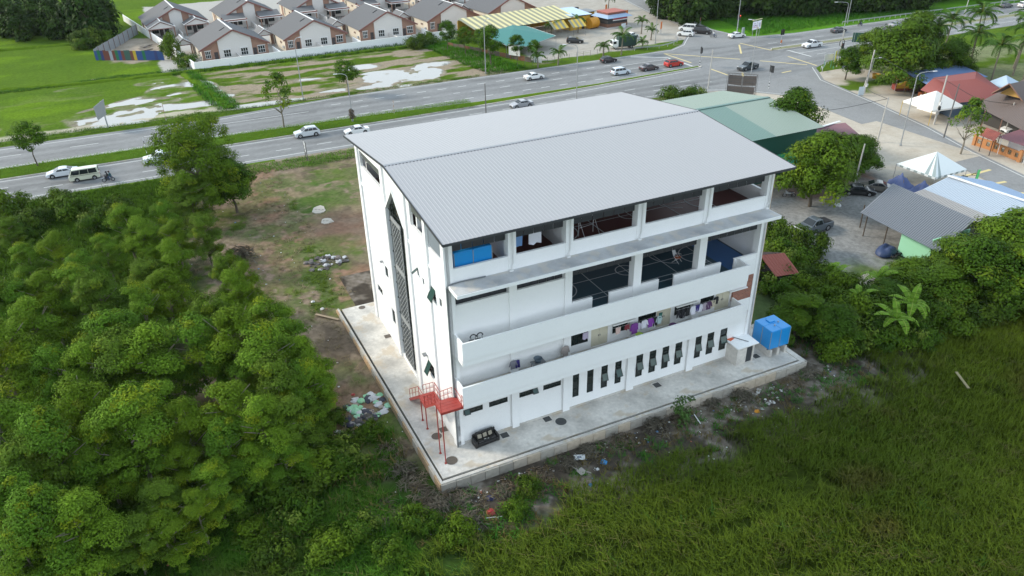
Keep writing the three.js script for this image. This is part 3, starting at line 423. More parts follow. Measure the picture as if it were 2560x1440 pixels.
// ---------- red outside stair ----------
{
  const t = thing('steel_stair', 'red steel outside stair with two landings at the near left corner of the hall', 'outside stair');
  const y1 = 5.15, y2 = 2.55, landing = (x0, x1, y, z0, z1) => { obj('landing', [bb(x0, x1, y - .12, y - .05, z0, z1), bb(x0, x1, y - .22, y - .12, z0, z0 + .06), bb(x0, x1, y - .22, y - .12, z1 - .06, z1), bb(x0, x0 + .06, y - .22, y - .12, z0, z1)], steelRed, t); const n = 4; for (let k = 0; k < n; k++) obj('deck_board', rbx((x1 - x0) - .02, .05, (z1 - z0) / n - .015, .01, (x0 + x1) / 2, y - .025, lerp(z0, z1, (k + .5) / n)), steelRed, t); };
  landing(-1.75, .1, y1, .05, 1.5); landing(-1.65, -.2, y2, -4.6, -3.1);
  for (const [x, z, y] of [[-1.68, 1.43, y1], [-1.66, .13, y1], [-1.57, -3.2, y2], [-1.55, -4.46, y2]]) obj('post', [cyl(.05, .05, y - .2, x, 0, z, 8), bx(.2, .02, .2, x, .012, z)], steelRed, t);
  const rail = (a, b, n, h = 1) => { const g = [bar(V(a[0], a[1] + h, a[2]), V(b[0], b[1] + h, b[2]), .028), bar(V(a[0], a[1] + h / 2, a[2]), V(b[0], b[1] + h / 2, b[2]), .02)]; for (let k = 0; k <= n; k++) { const p = V(...a).lerp(V(...b), k / n); g.push(bar(p, V(p.x, p.y + h, p.z), .022)); } obj('handrail', g, steelRed, t); };
  rail([-1.72, y1, 1.46], [-1.72, y1, .08], 1); rail([-.05, y1, .08], [-.05, y1, 1.46], 1, .9); rail([-1.7, y1, .08], [-1.6, y2, -3.1], 3); rail([-.25, y1, .05], [-.25, y2, -3.1], 3); rail([-1.62, y2, -3.15], [-1.62, y2, -4.55], 1); rail([-.22, y2, -3.15], [-.22, y2, -4.55], 2); rail([-1.62, y2, -4.6], [-1.55, 0.1, -7.8], 3); rail([-.3, y2, -4.6], [-.3, .1, -7.8], 3); rail([.1, y1, 1.48], [.1, y1, 1.2], 1, .9);
  for (const [a, b, n] of [[[y1, .05], [y2, -3.1], 13], [[y2, -4.6], [.05, -7.8], 13]]) { for (const x of [-1.62, -.28]) obj('stringer', [new THREE.BoxGeometry(.05, .24, Math.hypot(b[1] - a[1], b[0] - a[0])).rotateX(Math.atan2(a[0] - b[0], Math.abs(b[1] - a[1])) * -1).translate(x, (a[0] + b[0]) / 2 - .1, (a[1] + b[1]) / 2)], steelRed, t); for (let k = 1; k < n; k++) obj('step', bx(1.3, .035, .26, -.95, lerp(a[0], b[0], k / n) - .05, lerp(a[1], b[1], k / n)), steelRed, t); }
}
// ---------- sofa, pump house, water tanks ----------
{
  const t = thing('sofa', 'black leather three seat sofa with pale cushions dumped against the front wall', 'sofa', [2.2, 0, .5], .07), lea = mat('black leather', [.016, .015, .015], .38), cu = mat('beige cushion', [.30, .27, .21], .9);
  obj('base', rbx(2.05, .34, .86, .05, 0, .25, .05), lea, t); for (const x of [-.56, 0, .56]) obj('seat_cushion', rbx(.55, .16, .66, .06, x, .48, .1), lea, t); for (const x of [-.56, 0, .56]) obj('back_cushion', rbx(.57, .55, .2, .08).rotateX(-.18).translate(x, .78, -.24), lea, t);
  obj('backrest', rbx(2.1, .78, .16, .06, 0, .52, -.36), lea, t); for (const s of [-1, 1]) obj('armrest', rbx(.24, .62, .9, .09, s * 1.0, .33, .03), lea, t); [-.5, -.02, .47].forEach((x, i) => obj('pillow', rbx(.36, .36, .1, .05).rotateX(-.35).rotateY((i - 1) * .2).translate(x, .74, -.06), cu, t)); for (const x of [-.95, .95]) for (const z of [-.32, .4]) obj('foot', cyl(.03, .04, .1, x, 0, z), lea, t);
  obj('tear', [bx(.2, .004, .05, -.15, .565, .25), bx(.1, .004, .06, .12, .565, .3)], mat('white stuffing', [.6, .6, .58], .9), t);
}
{
  const t = thing('pump_house', 'small white block pump house with flat roof and dark door on the apron', 'pump house', [28.5, 0, .6]);
  obj('wall', [ext(R4(-1.0, 1.0, 0, 2.0), .1, [R4(.1, .82, .05, 1.8)]).translate(0, 0, .72), bb(-1, -.9, 0, 2, -.8, .72), bb(.9, 1, 0, 2, -.8, .72), bb(-.9, .9, 0, 2, -.8, -.7)], concreteM, t, 1); obj('door', bb(.1, .82, .05, 1.8, .70, .74), mat('dark door', [.03, .035, .04], .5), t);
  obj('roof', rbx(2.5, .12, 2.0, .02).rotateX(.03).translate(.05, 2.07, 0), wallM, t, 1);
  tag(obj('plastic_sheet', [rbx(.62, .03, .4, .01).rotateY(.3).translate(27.75, 2.16, -.0)], mat('orange plastic', [.62, .10, .03], .5)), 'folded orange plastic sheet lying on the pump house roof', 'sheet');
  tag(obj('pipe', bar(V(28.0, 2.2, -.3), V(28.95, 2.17, 1.1), .035), mat('grey tube', [.13, .14, .15], .5)), 'grey pipe lying across the pump house roof', 'pipe');
}
function panelTank(label, cx, cy, cz, w, h, d, nx, nz, lid) {
  const blue = mat('blue tank panel', [.012, .27, .66], .38, { clearcoat: .3 }), rod = mat('galvanised strap', [.28, .30, .32], .5), t = thing('water_tank', label, 'water tank', [cx, cy, cz]);
  obj('tank_body', bb(-w / 2 + .03, w / 2 - .03, 0, h - .03, -d / 2 + .03, d / 2 - .03), blue, t);
  for (let i = 0; i < nx; i++) for (const s of [-1, 1]) obj('tank_panel', rbx(w / nx - .03, h - .06, .07, .03, -w / 2 + w * (i + .5) / nx, h / 2, s * (d / 2 - .02)), blue, t);
  for (let i = 0; i < nz; i++) for (const s of [-1, 1]) obj('tank_panel', rbx(.07, h - .06, d / nz - .03, .03, s * (w / 2 - .02), h / 2, -d / 2 + d * (i + .5) / nz), blue, t);
  for (let i = 0; i < nx; i++) for (let j = 0; j < nz; j++) obj('lid_panel', rbx(w / nx - .02, .08, d / nz - .02, .03, -w / 2 + w * (i + .5) / nx, h, -d / 2 + d * (j + .5) / nz), blue, t);
  for (let i = 0; i <= nx; i++) obj('strap', bb(-w / 2 + w * i / nx - .025, -w / 2 + w * i / nx + .025, .02, h - .03, d / 2 - .0, d / 2 + .035), rod, t); for (let i = 0; i < nz; i++) obj('strap', bb(-w / 2 - .035, -w / 2, .02, h - .03, -d / 2 + d * i / nz - .025, -d / 2 + d * i / nz + .025), rod, t);
  if (lid) { obj('hatch', rbx(.7, .1, .6, .03, .1, h + .08, -.45), blue, t); for (const [x, z] of [[-.2, .45], [.55, .1]]) obj('vent', [cyl(.05, .05, .12, x, h + .03, z), cyl(.08, .08, .03, x, h + .14, z)], rod, t); }
  return t;
}
panelTank('blue panel water tank on concrete plinths at the right end of the apron', 32.35, .82, .45, 2.35, 2.0, 2.35, 2, 2, true);
{ const t = thing('tank_stand', 'concrete beams and plinths carrying the blue water tank', 'tank stand', [32.35, 0, .45]); for (const x of [-.9, 0, .9]) obj('plinth', bb(x - .14, x + .14, 0, .72, -1.25, 1.25), concreteM, t, 1); obj('beam', [bb(-1.2, 1.2, .72, .81, -1.0, -.9), bb(-1.2, 1.2, .72, .81, .9, 1.0)], greyPipe, t); }
panelTank('blue panel water tank inside the top floor corner opening', 2.35, F4 + .1, -1.75, 3.0, 2.0, 2.4, 2, 2, false);
// ---------- vegetation ----------
const leafM = (n, rough = .75, tr = .25) => mat(n, [1, 1, 1], rough, { vertexColors: true, transmission: tr, thickness: 0, specularIntensity: .12 });
const leafA = leafM('feathery leaves', .75, .14), leafB = leafM('broad leaves', .6, .18), leafC = leafM('palm leaves', .55, .15);
const barkM = mat('grey bark', [.20, .17, .13], .95), barkD = mat('dark bark', [.10, .08, .06], .95);
const tmp = V(0, 0, 0), tmp2 = V(0, 0, 0), qd = new THREE.Quaternion();
// a crown of many leaf faces gathered in clumps through its volume
function crown(seed, { r = 2.3, y0 = 3.5, y1 = 10, clumps = 42, leaves = 80, ls = .34, lw = .5, cr = .85, pal, droop = .3, flat = .8, top = 1.6, round = false, oddP = .1, odd, lobes = 0 }) {
  const R = rng(seed), P = [], N = [], K = [], ix = []; const h = y1 - y0;
  const LB = []; for (let k = 0; k < lobes; k++) { const t = (k + .6) / lobes, a = k * 2.4 + R(), d = r * (k === lobes - 1 ? .1 : lobes === 7 ? .52 : .58) * Math.min(1.1, .8 + t) * (1.15 - .55 * t); LB.push([Math.cos(a) * d, y0 + h * (.12 + .76 * t), Math.sin(a) * d, r * ((lobes === 7 ? .60 : .58) - .14 * t) * (.85 + .3 * R()), mixc(pal[0], pal[1], R())]); }
  for (let c = 0; c < clumps; c++) {
    const t = round ? R() : Math.pow(R(), .8), a = R() * 6.283, prof = round ? Math.sqrt(Math.max(.05, 1 - (2 * t - 1) ** 2)) : Math.pow(Math.sin(Math.PI * clamp(.12 + .86 * Math.pow(t, .85))), .7), rr = r * prof * Math.pow(R(), .42) * (.75 + .4 * noise(a * 1.3, t * 4, seed));
    let cx = Math.cos(a) * rr, cz = Math.sin(a) * rr, cy = y0 + h * t * .93, s = cr * (.65 + .6 * R()) * (round ? 1 : 1.1 - .4 * t), col = mixc(pal[0], pal[1], R()), ox = cx / r * .5, oy = .55, oz = cz / r * .5;
    if (lobes) { const b = LB[c % lobes], u = 1 - 1.45 * R() * R(), q = Math.sqrt(Math.max(0, 1 - u * u)), e = .8 + .25 * R(); ox = q * Math.cos(a) * .75; oz = q * Math.sin(a) * .75; oy = .35 + u * .6; cx = b[0] + q * Math.cos(a) * b[3] * e; cz = b[2] + q * Math.sin(a) * b[3] * e; cy = b[1] + u * b[3] * e * 1.05; s = cr * (.6 + .6 * R()); col = mixc(b[4], col, .35); }
    if (R() < oddP && odd) col = mixc(col, odd, .4 + .5 * R());
    const v = .88 + .24 * R();
    for (let k = 0; k < leaves; k++) {
      const u = R() * 2 - 1, b = R() * 6.283, q = Math.sqrt(1 - u * u), rad = s * Math.pow(R(), .33);
      const nx = q * Math.cos(b), nz = q * Math.sin(b), ny = u; const x = cx + nx * rad, y = cy + ny * rad * flat, z = cz + nz * rad;
      tmp.set(nx * .8 + ox + (R() - .5) * .9, ny * .8 + oy + (R() - .5) * .7, nz * .8 + oz + (R() - .5) * .9).normalize();
      tmp2.set(R() - .5, -droop * R(), R() - .5).normalize(); tmp2.addScaledVector(tmp, -tmp2.dot(tmp)).normalize(); const L = ls * (.6 + .8 * R()), sx = tmp.y * tmp2.z - tmp.z * tmp2.y, sy = tmp.z * tmp2.x - tmp.x * tmp2.z, sz = tmp.x * tmp2.y - tmp.y * tmp2.x, w = L * lw * .5;
      const o = P.length / 3, f = v * (.75 + .5 * R());
      P.push(x, y, z, x + tmp2.x * L * .5 + sx * w, y + tmp2.y * L * .5 + sy * w + .03, z + tmp2.z * L * .5 + sz * w, x + tmp2.x * L, y + tmp2.y * L - L * .1, z + tmp2.z * L, x + tmp2.x * L * .5 - sx * w, y + tmp2.y * L * .5 - sy * w + .03, z + tmp2.z * L * .5 - sz * w);
      for (let e = 0; e < 4; e++) { N.push(tmp.x, tmp.y, tmp.z); K.push(col[0] * f, col[1] * f, col[2] * f); } ix.push(o, o + 2, o + 1, o, o + 3, o + 2);
    }
  }
  const g = new THREE.BufferGeometry(); g.setAttribute('position', new THREE.BufferAttribute(new Float32Array(P), 3)); g.setAttribute('normal', new THREE.BufferAttribute(new Float32Array(N), 3)); g.setAttribute('color', new THREE.BufferAttribute(new Float32Array(K), 3)); g.setIndex(ix); return g;
}
function trunkGeo(seed, h, r, limbs, lean = .3, spread = 1.6, from = .35) {
  const R = rng(seed), gs = [], pts = []; for (let i = 0; i <= 4; i++) pts.push(V((R() - .5) * lean * i / 2, h * i / 4, (R() - .5) * lean * i / 2));
  for (let i = 0; i < 4; i++) gs.push(bar(pts[i], pts[i + 1], r * (1 - i * .2), 7, r * (.8 - i * .2)));
  for (let k = 0; k < limbs; k++) { const t = from + (.95 - from) * R(), b = pts[0].clone().lerp(pts[4], t); b.y = h * t; const a = R() * 6.283, l = spread * (.6 + .6 * R()); gs.push(bar(b, V(b.x + Math.cos(a) * l, b.y + l * (.7 + .5 * R()), b.z + Math.sin(a) * l), r * .4, 5, r * .12)); }
  return join(gs);
}
const greenF = [[.092, .176, .015], [.136, .240, .019]], yel = [.20, .25, .012];
const KIND = {};
function kind(name, opts, th, tr, limbs, bark, lm, n, spread) { KIND[name] = []; for (let i = 0; i < n; i++) KIND[name].push([crown(100 * Object.keys(KIND).length + i * 7 + 3, { ...opts, pal: opts.pal.map(c => c.map((v, q) => v * [[1, 1, 1], [.78, .86, .9], [1.16, 1.1, 1], [.86, .8, 1], [1.1, .98, .8]][i % 5][q])) }), trunkGeo(50 + i + Object.keys(KIND).length * 9, th, tr, limbs, .3, spread), bark, lm]); }
kind('acacia', { r: 2.45, y0: .9, y1: 10, clumps: 126, leaves: 160, ls: .165, lw: .5, cr: .62, pal: greenF, oddP: .07, odd: yel, lobes: 7 }, 7.5, .16, 9, barkM, leafA, 5, 1.8);
kind('spreading', { r: 6.0, y0: .8, y1: 13, clumps: 380, leaves: 130, ls: .24, lw: .48, cr: .95, pal: [[.075, .140, .010], [.110, .185, .012]], oddP: .08, odd: yel, lobes: 18 }, 9.5, .3, 14, barkM, leafA, 1, 4);
kind('dense', { r: 3.2, y0: .5, y1: 8, clumps: 130, leaves: 130, ls: .27, lw: .62, cr: 1.0, pal: [[.055, .108, .009], [.085, .155, .012]], round: true, oddP: .14, odd: [.15, .20, .012], lobes: 9 }, 5, .2, 8, barkD, leafB, 3, 1.8);
kind('bush', { r: 1.7, y0: .1, y1: 2.4, clumps: 30, leaves: 110, ls: .21, lw: .6, cr: .62, pal: [[.042, .090, .009], [.100, .17, .012]], round: true, oddP: .14, odd: [.15, .2, .03] }, 1.4, .06, 4, barkD, leafB, 4, .8);
kind('topiary', { r: 1.9, y0: 2.9, y1: 6.9, clumps: 46, leaves: 90, ls: .22, lw: .6, cr: .6, pal: [[.05, .11, .007], [.095, .18, .010]], round: true }, 3.6, .11, 5, barkD, leafB, 2, 1);
kind('woodland', { r: 3.6, y0: .8, y1: 9, clumps: 40, leaves: 50, ls: .68, lw: .6, cr: 1.3, pal: [[.018, .042, .007], [.045, .085, .012]], round: true, oddP: .1, odd: [.06, .11, .02] }, 5, .2, 4, barkD, leafB, 3, 1.8);
kind('sparse', { r: 2.2, y0: 2.6, y1: 8, clumps: 22, leaves: 60, ls: .34, lw: .5, cr: .8, pal: [[.06, .13, .015], [.14, .22, .02]], oddP: .3, odd: yel }, 5.5, .13, 12, barkM, leafA, 2, 1.6);
kind('dry', { r: 1.2, y0: .02, y1: .95, clumps: 13, leaves: 50, ls: .5, lw: .10, cr: .5, pal: [[.17, .135, .10], [.28, .22, .155]], round: true }, .5, .03, 5, barkM, leafA, 2, .5);
kind('sapling', { r: .8, y0: .4, y1: 2.6, clumps: 12, leaves: 34, ls: .2, lw: .5, cr: .34, pal: [[.06, .12, .03], [.10, .18, .045]] }, 2.2, .03, 7, barkM, leafB, 2, .6);
let treeN = 0;
function plant(k, name, label, cat, x, z, sc, sy, group, y = hgt(x, z)) {
  const [cg, tg, bark, lm] = KIND[k][treeN % KIND[k].length]; const t = thing(name, label, cat, [x, y - .03, z], treeN * 2.4, group); treeN++;
  t.scale.set(sc, sy ?? sc, sc);
  const c = new THREE.Mesh(cg, lm); c.name = k === 'bush' || k === 'dry' ? 'foliage' : 'crown'; c.castShadow = c.receiveShadow = true; t.add(c);
  const tr = new THREE.Mesh(tg, bark); tr.name = k === 'bush' || k === 'dry' ? 'stem' : 'trunk'; tr.castShadow = tr.receiveShadow = true; t.add(tr); return t;
}
// the wood on the left: each crown top read off the photograph with its height
const WOOD = [[300, 515, 8], [400, 505, 8], [345, 545, 8], [455, 550, 8], [500, 535, 8], [545, 590, 7.5], [130, 590, 8], [50, 610, 8], [190, 640, 8], [420, 600, 9], [470, 630, 9], [360, 650, 8.5], [255, 640, 8], [95, 690, 9], [175, 668, 9.5], [15, 720, 9], [60, 765, 9.5], [140, 790, 8], [225, 685, 9], [280, 730, 9.5], [400, 680, 9.5], [335, 715, 9], [250, 780, 10], [350, 815, 10.5], [410, 835, 10], [515, 735, 10], [620, 715, 10], [570, 775, 10], [640, 810, 10], [700, 800, 8.5], [740, 850, 8.5], [620, 870, 9.5], [680, 890, 9], [500, 910, 10], [550, 950, 9], [755, 910, 7], [120, 870, 10], [190, 870, 10], [20, 870, 10], [280, 840, 11], [60, 920, 10], [170, 950, 11], [300, 980, 10], [90, 1030, 11], [220, 1050, 9], [130, 1140, 9], [30, 1090, 10], [310, 1090, 8], [440, 1105, 7], [520, 1150, 6.5], [60, 1210, 9], [160, 1230, 8], [250, 1160, 8], [310, 1290, 5.5], [395, 1285, 5], [30, 1310, 7], [560, 1050, 8], [640, 990, 8], [700, 985, 7.5], [450, 1000, 9], [380, 950, 9], [5, 1190, 9], [620, 1100, 5.5], [380, 1190, 6], [480, 1230, 5], [210, 1330, 5], [700, 1090, 5.5], [120, 1330, 5.5], [-40, 700, 9], [-30, 820, 10], [-50, 1000, 10], [470, 800, 9.5], [580, 690, 8.5], [10, 545, 6], [600, 660, 7.5], [660, 760, 9], [720, 905, 9], [775, 880, 7], [560, 640, 8], [430, 560, 7], [250, 590, 7]];
WOOD.forEach(([u, v, h0], i) => { if (i < 53 && (i % 7 === 3 || i % 7 === 5)) return; const h = h0 * (.9 + .2 * hash(i, 17)), p = at(u, v, h - .9), s = h / 10.1; const Z = h0 < 7.6 || i > 73 && i < 76 ? 4 : u > 470 ? 0 : v < 640 ? 1 : v > 900 ? 2 : 3; plant('acacia', 'acacia_tree', ['feathery tree on the yard side of the wood left of the hall', 'feathery tree on the highway side of the wood left of the hall', 'feathery tree in the near lower part of the wood at the left frame edge', 'feathery tree in the middle of the wood left of the hall', 'small low feathery tree on the fringe of the wood left of the hall'][Z], 'tree', p.x, p.z, (1.0 + .36 * hash(i, 3)) * Math.max(s, .62), s * (.96 + .08 * hash(i, 4)), ['wood trees on the yard side', 'wood trees on the highway side', 'wood trees of the near lower part', 'wood trees of the middle', 'small trees on the fringe of the wood'][Z]); });
plant('spreading', 'roadside_tree', 'tall spreading tree hiding part of the carriageway left of the hall', 'tree', -13.6, -60.5, .95, .98);
plant('dense', 'leafy_tree', 'lower round tree leaning against the tall spreading tree', 'tree', -9.6, -59.5, 1.05, .95);
plant('acacia', 'leafy_tree', 'small feathery tree at the foot of the tall spreading tree', 'tree', -15.0, -56.5, 1.35, .78);
plant('dense', 'leafy_tree', 'dark green creeper covered tree at the right edge of the wood', 'tree', ...(p => [p.x, p.z])(at(775, 1110)), .62, .62);
{ const p = at(95, 415, -.2); plant('topiary', 'roadside_tree', 'small roadside tree with flat yellow tipped crown on the grass reserve', 'tree', p.x, p.z, 1.25, 1.1, null, -.2); }
{ const p = at(710, 318, -.2); plant('sparse', 'roadside_tree', 'sparse bright green tree on the grass reserve with forked trunk', 'tree', p.x, p.z, 1.3, 1.28, null, -.2); }
{ const p = at(872, 238); plant('topiary', 'roadside_tree', 'dark round tree behind the curved street lamp across the highway', 'tree', p.x, p.z, 1.35, 1.08); }
[[1120, 128, 1.3], [1163, 140, 1.2], [1228, 166, 1.6], [1200, 142, 1.15], [1293, 152, 1.05], [1335, 152, .85]].forEach(([u, v, s], i) => { const p = at(u, v); plant('topiary', 'round_tree', ['round clipped tree at the left end of the restaurant', 'round clipped tree, second from the left before the striped awning', 'largest round clipped tree before the teal shade roof', 'low tree against the largest round tree by the restaurant', 'tree overhanging the white sign board', 'small tree right of the white sign board'][i], 'tree', p.x, p.z, s, s * .86); });
// top left thicket, behind the paddies
[[40, 60], [100, 75], [150, 85], [215, 80], [245, 60], [180, 55], [70, 40], [20, 80], [130, 50], [235, 92], [60, 90], [255, 78]].forEach(([u, v], i) => { const p = at(u, v + 12); plant('woodland', 'thicket_tree', 'dark tree in the thicket behind the paddy at the upper left corner', 'tree', p.x, p.z, .8 + .5 * hash(i, 8) + (u > 170 && u < 260 ? .45 : 0), null, 'trees of the upper left thicket'); });
[[230, 118, 1.6], [262, 112, 1.2], [212, 122, 1.1]].forEach(([u, v, s], i) => { const p = at(u, v); plant('bush', 'paddy_shrub', 'bushy shrub beside the end of the corrugated fence', 'shrub', p.x, p.z, s * 1.5, s * 1.4, 'shrubs by the corrugated fence'); });
// forest beyond the junction
{ let i = 0; for (let u = 1640; u < 2500; u += 33) for (let r = 0; r < 4; r++) { const e = u < 1720 ? lerp(45, 60, (u - 1640) / 80) : u < 1900 ? lerp(50, 25, (u - 1720) / 180) : lerp(40, 12, (u - 1900) / 560); const v = e - r * 16 - (r === 0 ? -4 : 0) + 8 * hash(u, r, 3); if (u > 2330 && r === 0) continue; const p = at(u + 14 * hash(u, r), v); if (p.x > 320) continue; plant('woodland', 'forest_tree', 'dark tree of the forest beyond the junction', 'tree', p.x + 3, p.z - 3, 1 + .6 * hash(u, r, 5), null, 'trees of the forest beyond the junction'); i++; } }
// trees on the right hand plots
plant('dense', 'shade_tree', 'dense dark round tree between the green warehouse and the side road', 'tree', 73.4, -41.2, 1.4, 1.25, null, -.4);
plant('dense', 'shade_tree', 'tree overhanging the parked grey pickup', 'tree', 61.6, -24.0, 1.3, 1.2, null, -.5);
plant('dense', 'shade_tree', 'tree beside the leaning white pole and the old parked cars', 'tree', 67.0, -27.6, 1.15, 1.05, null, -.5);
plant('dense', 'shade_tree', 'bright green tree in front of the purple roofed hut', 'tree', 76.6, -30.0, 1.0, .7, null, -.5);
plant('bush', 'shrub', 'leafy shrub against the wall of the purple roofed hut', 'shrub', 71.3, -32.2, 1.5, 1.5, null, -.5);
plant('dense', 'shade_tree', 'large spreading tree over the red food stall at the junction', 'tree', 121, -61, 1.95, 1.6, null, -.4);
plant('dense', 'shade_tree', 'small round tree by the grey roadside cabinets', 'tree', 117.5, -71, .85, .78, null, -.4);
[[129, -66, 1.5], [136, -70, 1.6], [132, -58, 1.2], [127, -73, 1.2]].forEach(([x, z, s]) => plant('dense', 'shade_tree', 'tree of the green belt behind the blue roofed stall', 'tree', x, z, s, s * .9, 'trees behind the blue roofed stall', -.4));
plant('sparse', 'roadside_tree', 'thin roadside tree with bare forked stems before the orange wall', 'tree', 97.6, -28.4, 1.15, 1.15, null, -.4);
plant('bush', 'shrub', 'shrubs along the edge of the road behind the hall roof', 'shrub', ...(p => [p.x, p.z])(at(1680, 255)), 1.6, 1.3); plant('bush', 'shrub', 'dark shrub right behind the far corner of the hall roof', 'shrub', ...(p => [p.x, p.z])(at(1730, 250)), 1.5, 1.2);
// the green belt right of the hall
[[1930, 640, 1.1], [1975, 610, 1.3], [1990, 670, 1.2], [1950, 720, 1.35], [2010, 740, 1.3], [2000, 800, 1.5], [2060, 780, 1.4], [2050, 830, 1.5], [2110, 800, 1.4], [2130, 850, 1.3], [2180, 790, 1.4], [2190, 840, 1.2], [2100, 740, 1.3], [2150, 740, 1.2], [2260, 790, 1.3], [2330, 800, 1.2], [1945, 800, .9], [2030, 690, 1.2], [2220, 850, 1.1], [2300, 850, 1], [2380, 810, 1.1], [2440, 790, 1.2], [2500, 770, 1.3], [2550, 740, 1.4], [2080, 880, 1.1], [2240, 745, 1.3], [1935, 590, 1.2], [1965, 650, 1.5], [1920, 690, 1.2], [2030, 620, 1.1]].forEach(([u, v, s], i) => { const p = at(u, v + 20); plant('bush', 'shrub', 'green shrub in the overgrown belt right of the water tank', 'shrub', p.x, p.z, s, s * (.9 + .4 * hash(i, 2)), 'shrubs of the overgrown belt'); });
[[1985, 770, .52, 0], [2080, 800, .5, 0], [2270, 660, .62, 1], [2340, 690, .72, 1], [2420, 680, .78, 2], [2470, 640, .85, 2], [2530, 640, .9, 2], [2210, 700, .5, 1], [2560, 700, .8, 2], [2380, 640, .6, 2]].forEach(([u, v, s, k], i) => { const p = at(u, v + 70); plant('dense', 'belt_tree', ['dark leafy tree standing right behind the blue water tank', 'light green tree before the mint walled shed', 'big bushy tree right of the mint walled shed'][k], 'tree', p.x, p.z, s * 1.5, s * (k === 1 ? .75 : 1.1), ['trees behind the water tank', 'trees before the mint shed', 'bushy trees right of the mint shed'][k]); });
// low plants round the yard, dry brush by the wall corner
[[430, 150], [1040, 120], [1070, 112], [470, 165]].forEach(([u, v], i) => { const p = at(u, v); plant('bush', 'shrub', i === 0 ? 'dark conical shrub at the end of the coloured fence' : i === 3 ? 'dry shrub at the corner of the white boundary wall' : 'broad shrub before the white boundary wall by the restaurant', 'shrub', p.x, p.z, i ? 1.7 : 1.4, i ? 1.4 : 2.6, i === 1 || i === 2 ? 'shrubs by the restaurant wall' : null); });
[[1060, 1240], [1100, 1265], [1130, 1245], [1170, 1250], [1040, 1205], [1010, 1190], [1290, 1225], [1250, 1235], [1350, 1190], [1420, 1165], [1330, 1215], [1480, 1130], [1560, 1110], [1640, 1075], [1700, 1050], [1760, 1010], [1980, 960], [2010, 930], [1080, 1300], [1180, 1300], [990, 1130], [610, 650], [960, 1290], [1850, 1000]].forEach(([u, v], i) => { const p = at(u, v); plant('dry', 'dry_brush', i === 21 ? 'grey heap of dry brushwood on the yard' : 'brown clump of dry brush below the retaining wall', 'brush', p.x, p.z, i === 21 ? 1.5 : .8 + .5 * hash(i, 9), i === 21 ? 1.4 : .45 + .45 * hash(i, 7), i === 21 ? null : 'clumps of dry brush below the wall'); });
[[1712, 1062, 1.7], [1325, 1235, .8], [1290, 1290, .8], [1080, 1330, .8], [1150, 1350, .9], [1990, 1010, .8], [1040, 1320, 1], [820, 1130, .8]].forEach(([u, v, s], i) => { const p = at(u, v); plant(i === 0 || i === 5 ? 'sapling' : 'bush', 'sapling', ['slender green sapling growing against the front retaining wall', 'low green sapling by the rubbish near the apron corner', 'green sapling in the weeds below the apron corner', 'soft grey green sapling in the lush weeds at the bottom', 'second grey green sapling in the lush weeds at the bottom', 'sapling below the right end of the apron', 'broad low sapling left of the dry brush', 'green sapling under the creeper tree by the rubbish'][i], 'sapling', p.x, p.z, s * .8, s * .9); });
[[20, 545, 1.7], [95, 570, 1.3], [180, 545, 1.5], [250, 575, 1.3], [150, 520, 1.1], [300, 540, 1.2], [60, 600, 1.4]].forEach(([u, v, s]) => { const p = at(u, v); plant('bush', 'shrub', 'green shrub on the bank between the highway and the wood', 'shrub', p.x, p.z, s, s, 'shrubs on the bank by the highway'); });
[[820, 1150, 1.2], [790, 1180, 1.4], [740, 1170, 1.5], [690, 1190, 1.5], [640, 1210, 1.6], [580, 1235, 1.5], [760, 1230, 1.1], [700, 1250, 1.1], [860, 1175, 1.0], [520, 1270, 1.3], [450, 1300, 1.3], [350, 1340, 1.3], [250, 1380, 1.4], [130, 1400, 1.4], [30, 1420, 1.5], [600, 1290, .8], [900, 1350, .9], [820, 1390, 1.0], [700, 1400, .9], [980, 1400, .8], [760, 1310, 1.0], [640, 1350, .8], [880, 1110, .7], [930, 1090, .7], [830, 1060, .8]].forEach(([u, v, s], i) => { const p = at(u, v); plant('bush', 'shrub', 'shrub of the undergrowth along the lower edge of the wood', 'shrub', p.x, p.z, s, s * (.7 + .4 * hash(i, 12)), 'undergrowth shrubs below the wood'); });
// ---------- palms and bananas ----------
function frondGeo(seed, len, droop, leafL) { const R = rng(seed), P = [], K = [], n = 16; let px = 0, py = 0, a = .75; const pts = [[0, 0]]; for (let i = 0; i < n; i++) { px += Math.cos(a) * len / n; py += Math.sin(a) * len / n; a -= droop / n; pts.push([px, py]); }
  const tri = (...v) => P.push(...v), col = (c, k) => { for (let i = 0; i < k; i++) K.push(...c); };
  for (let i = 0; i < n; i++) { const w = .05 * (1 - i / n) + .012, [x0, y0] = pts[i], [x1, y1] = pts[i + 1]; tri(x0, y0, -w, x0, y0, w, x1, y1, w, x0, y0, -w, x1, y1, w, x1, y1, -w); col([.16, .17, .04], 6); }
  for (let i = 1; i < n; i++) for (let q = 0; q < 2; q++) for (const s of [-1, 1]) { const t = (i + q * .5) / n, [x, y] = pts[i], l = leafL * Math.pow(Math.sin(Math.PI * clamp(.12 + t * .84)), .6) * (.85 + .3 * R()), ex = x + l * .55 + q * len / n / 2, ez = s * l * .85, ey = y - l * (.30 + .25 * R()), f = .8 + .5 * R(), c = [.06 * f, .125 * f, .018 * f], xx = x + q * len / n / 2; tri(xx, y, 0, xx + .14, y, 0, ex, ey, ez); col(c, 3); }
  const g = new THREE.BufferGeometry(); g.setAttribute('position', new THREE.BufferAttribute(new Float32Array(P), 3)); g.setAttribute('color', new THREE.BufferAttribute(new Float32Array(K), 3)); g.computeVertexNormals(); return g; }
const FRONDS = [frondGeo(1, 3.2, 1.5, .85), frondGeo(2, 3.0, 2.1, .8), frondGeo(3, 2.8, 2.7, .75)], palmTrunk = new THREE.CylinderGeometry(.11, .2, 1, 9, 6).translate(0, .5, 0), nutG = new THREE.SphereGeometry(.13, 8, 6);
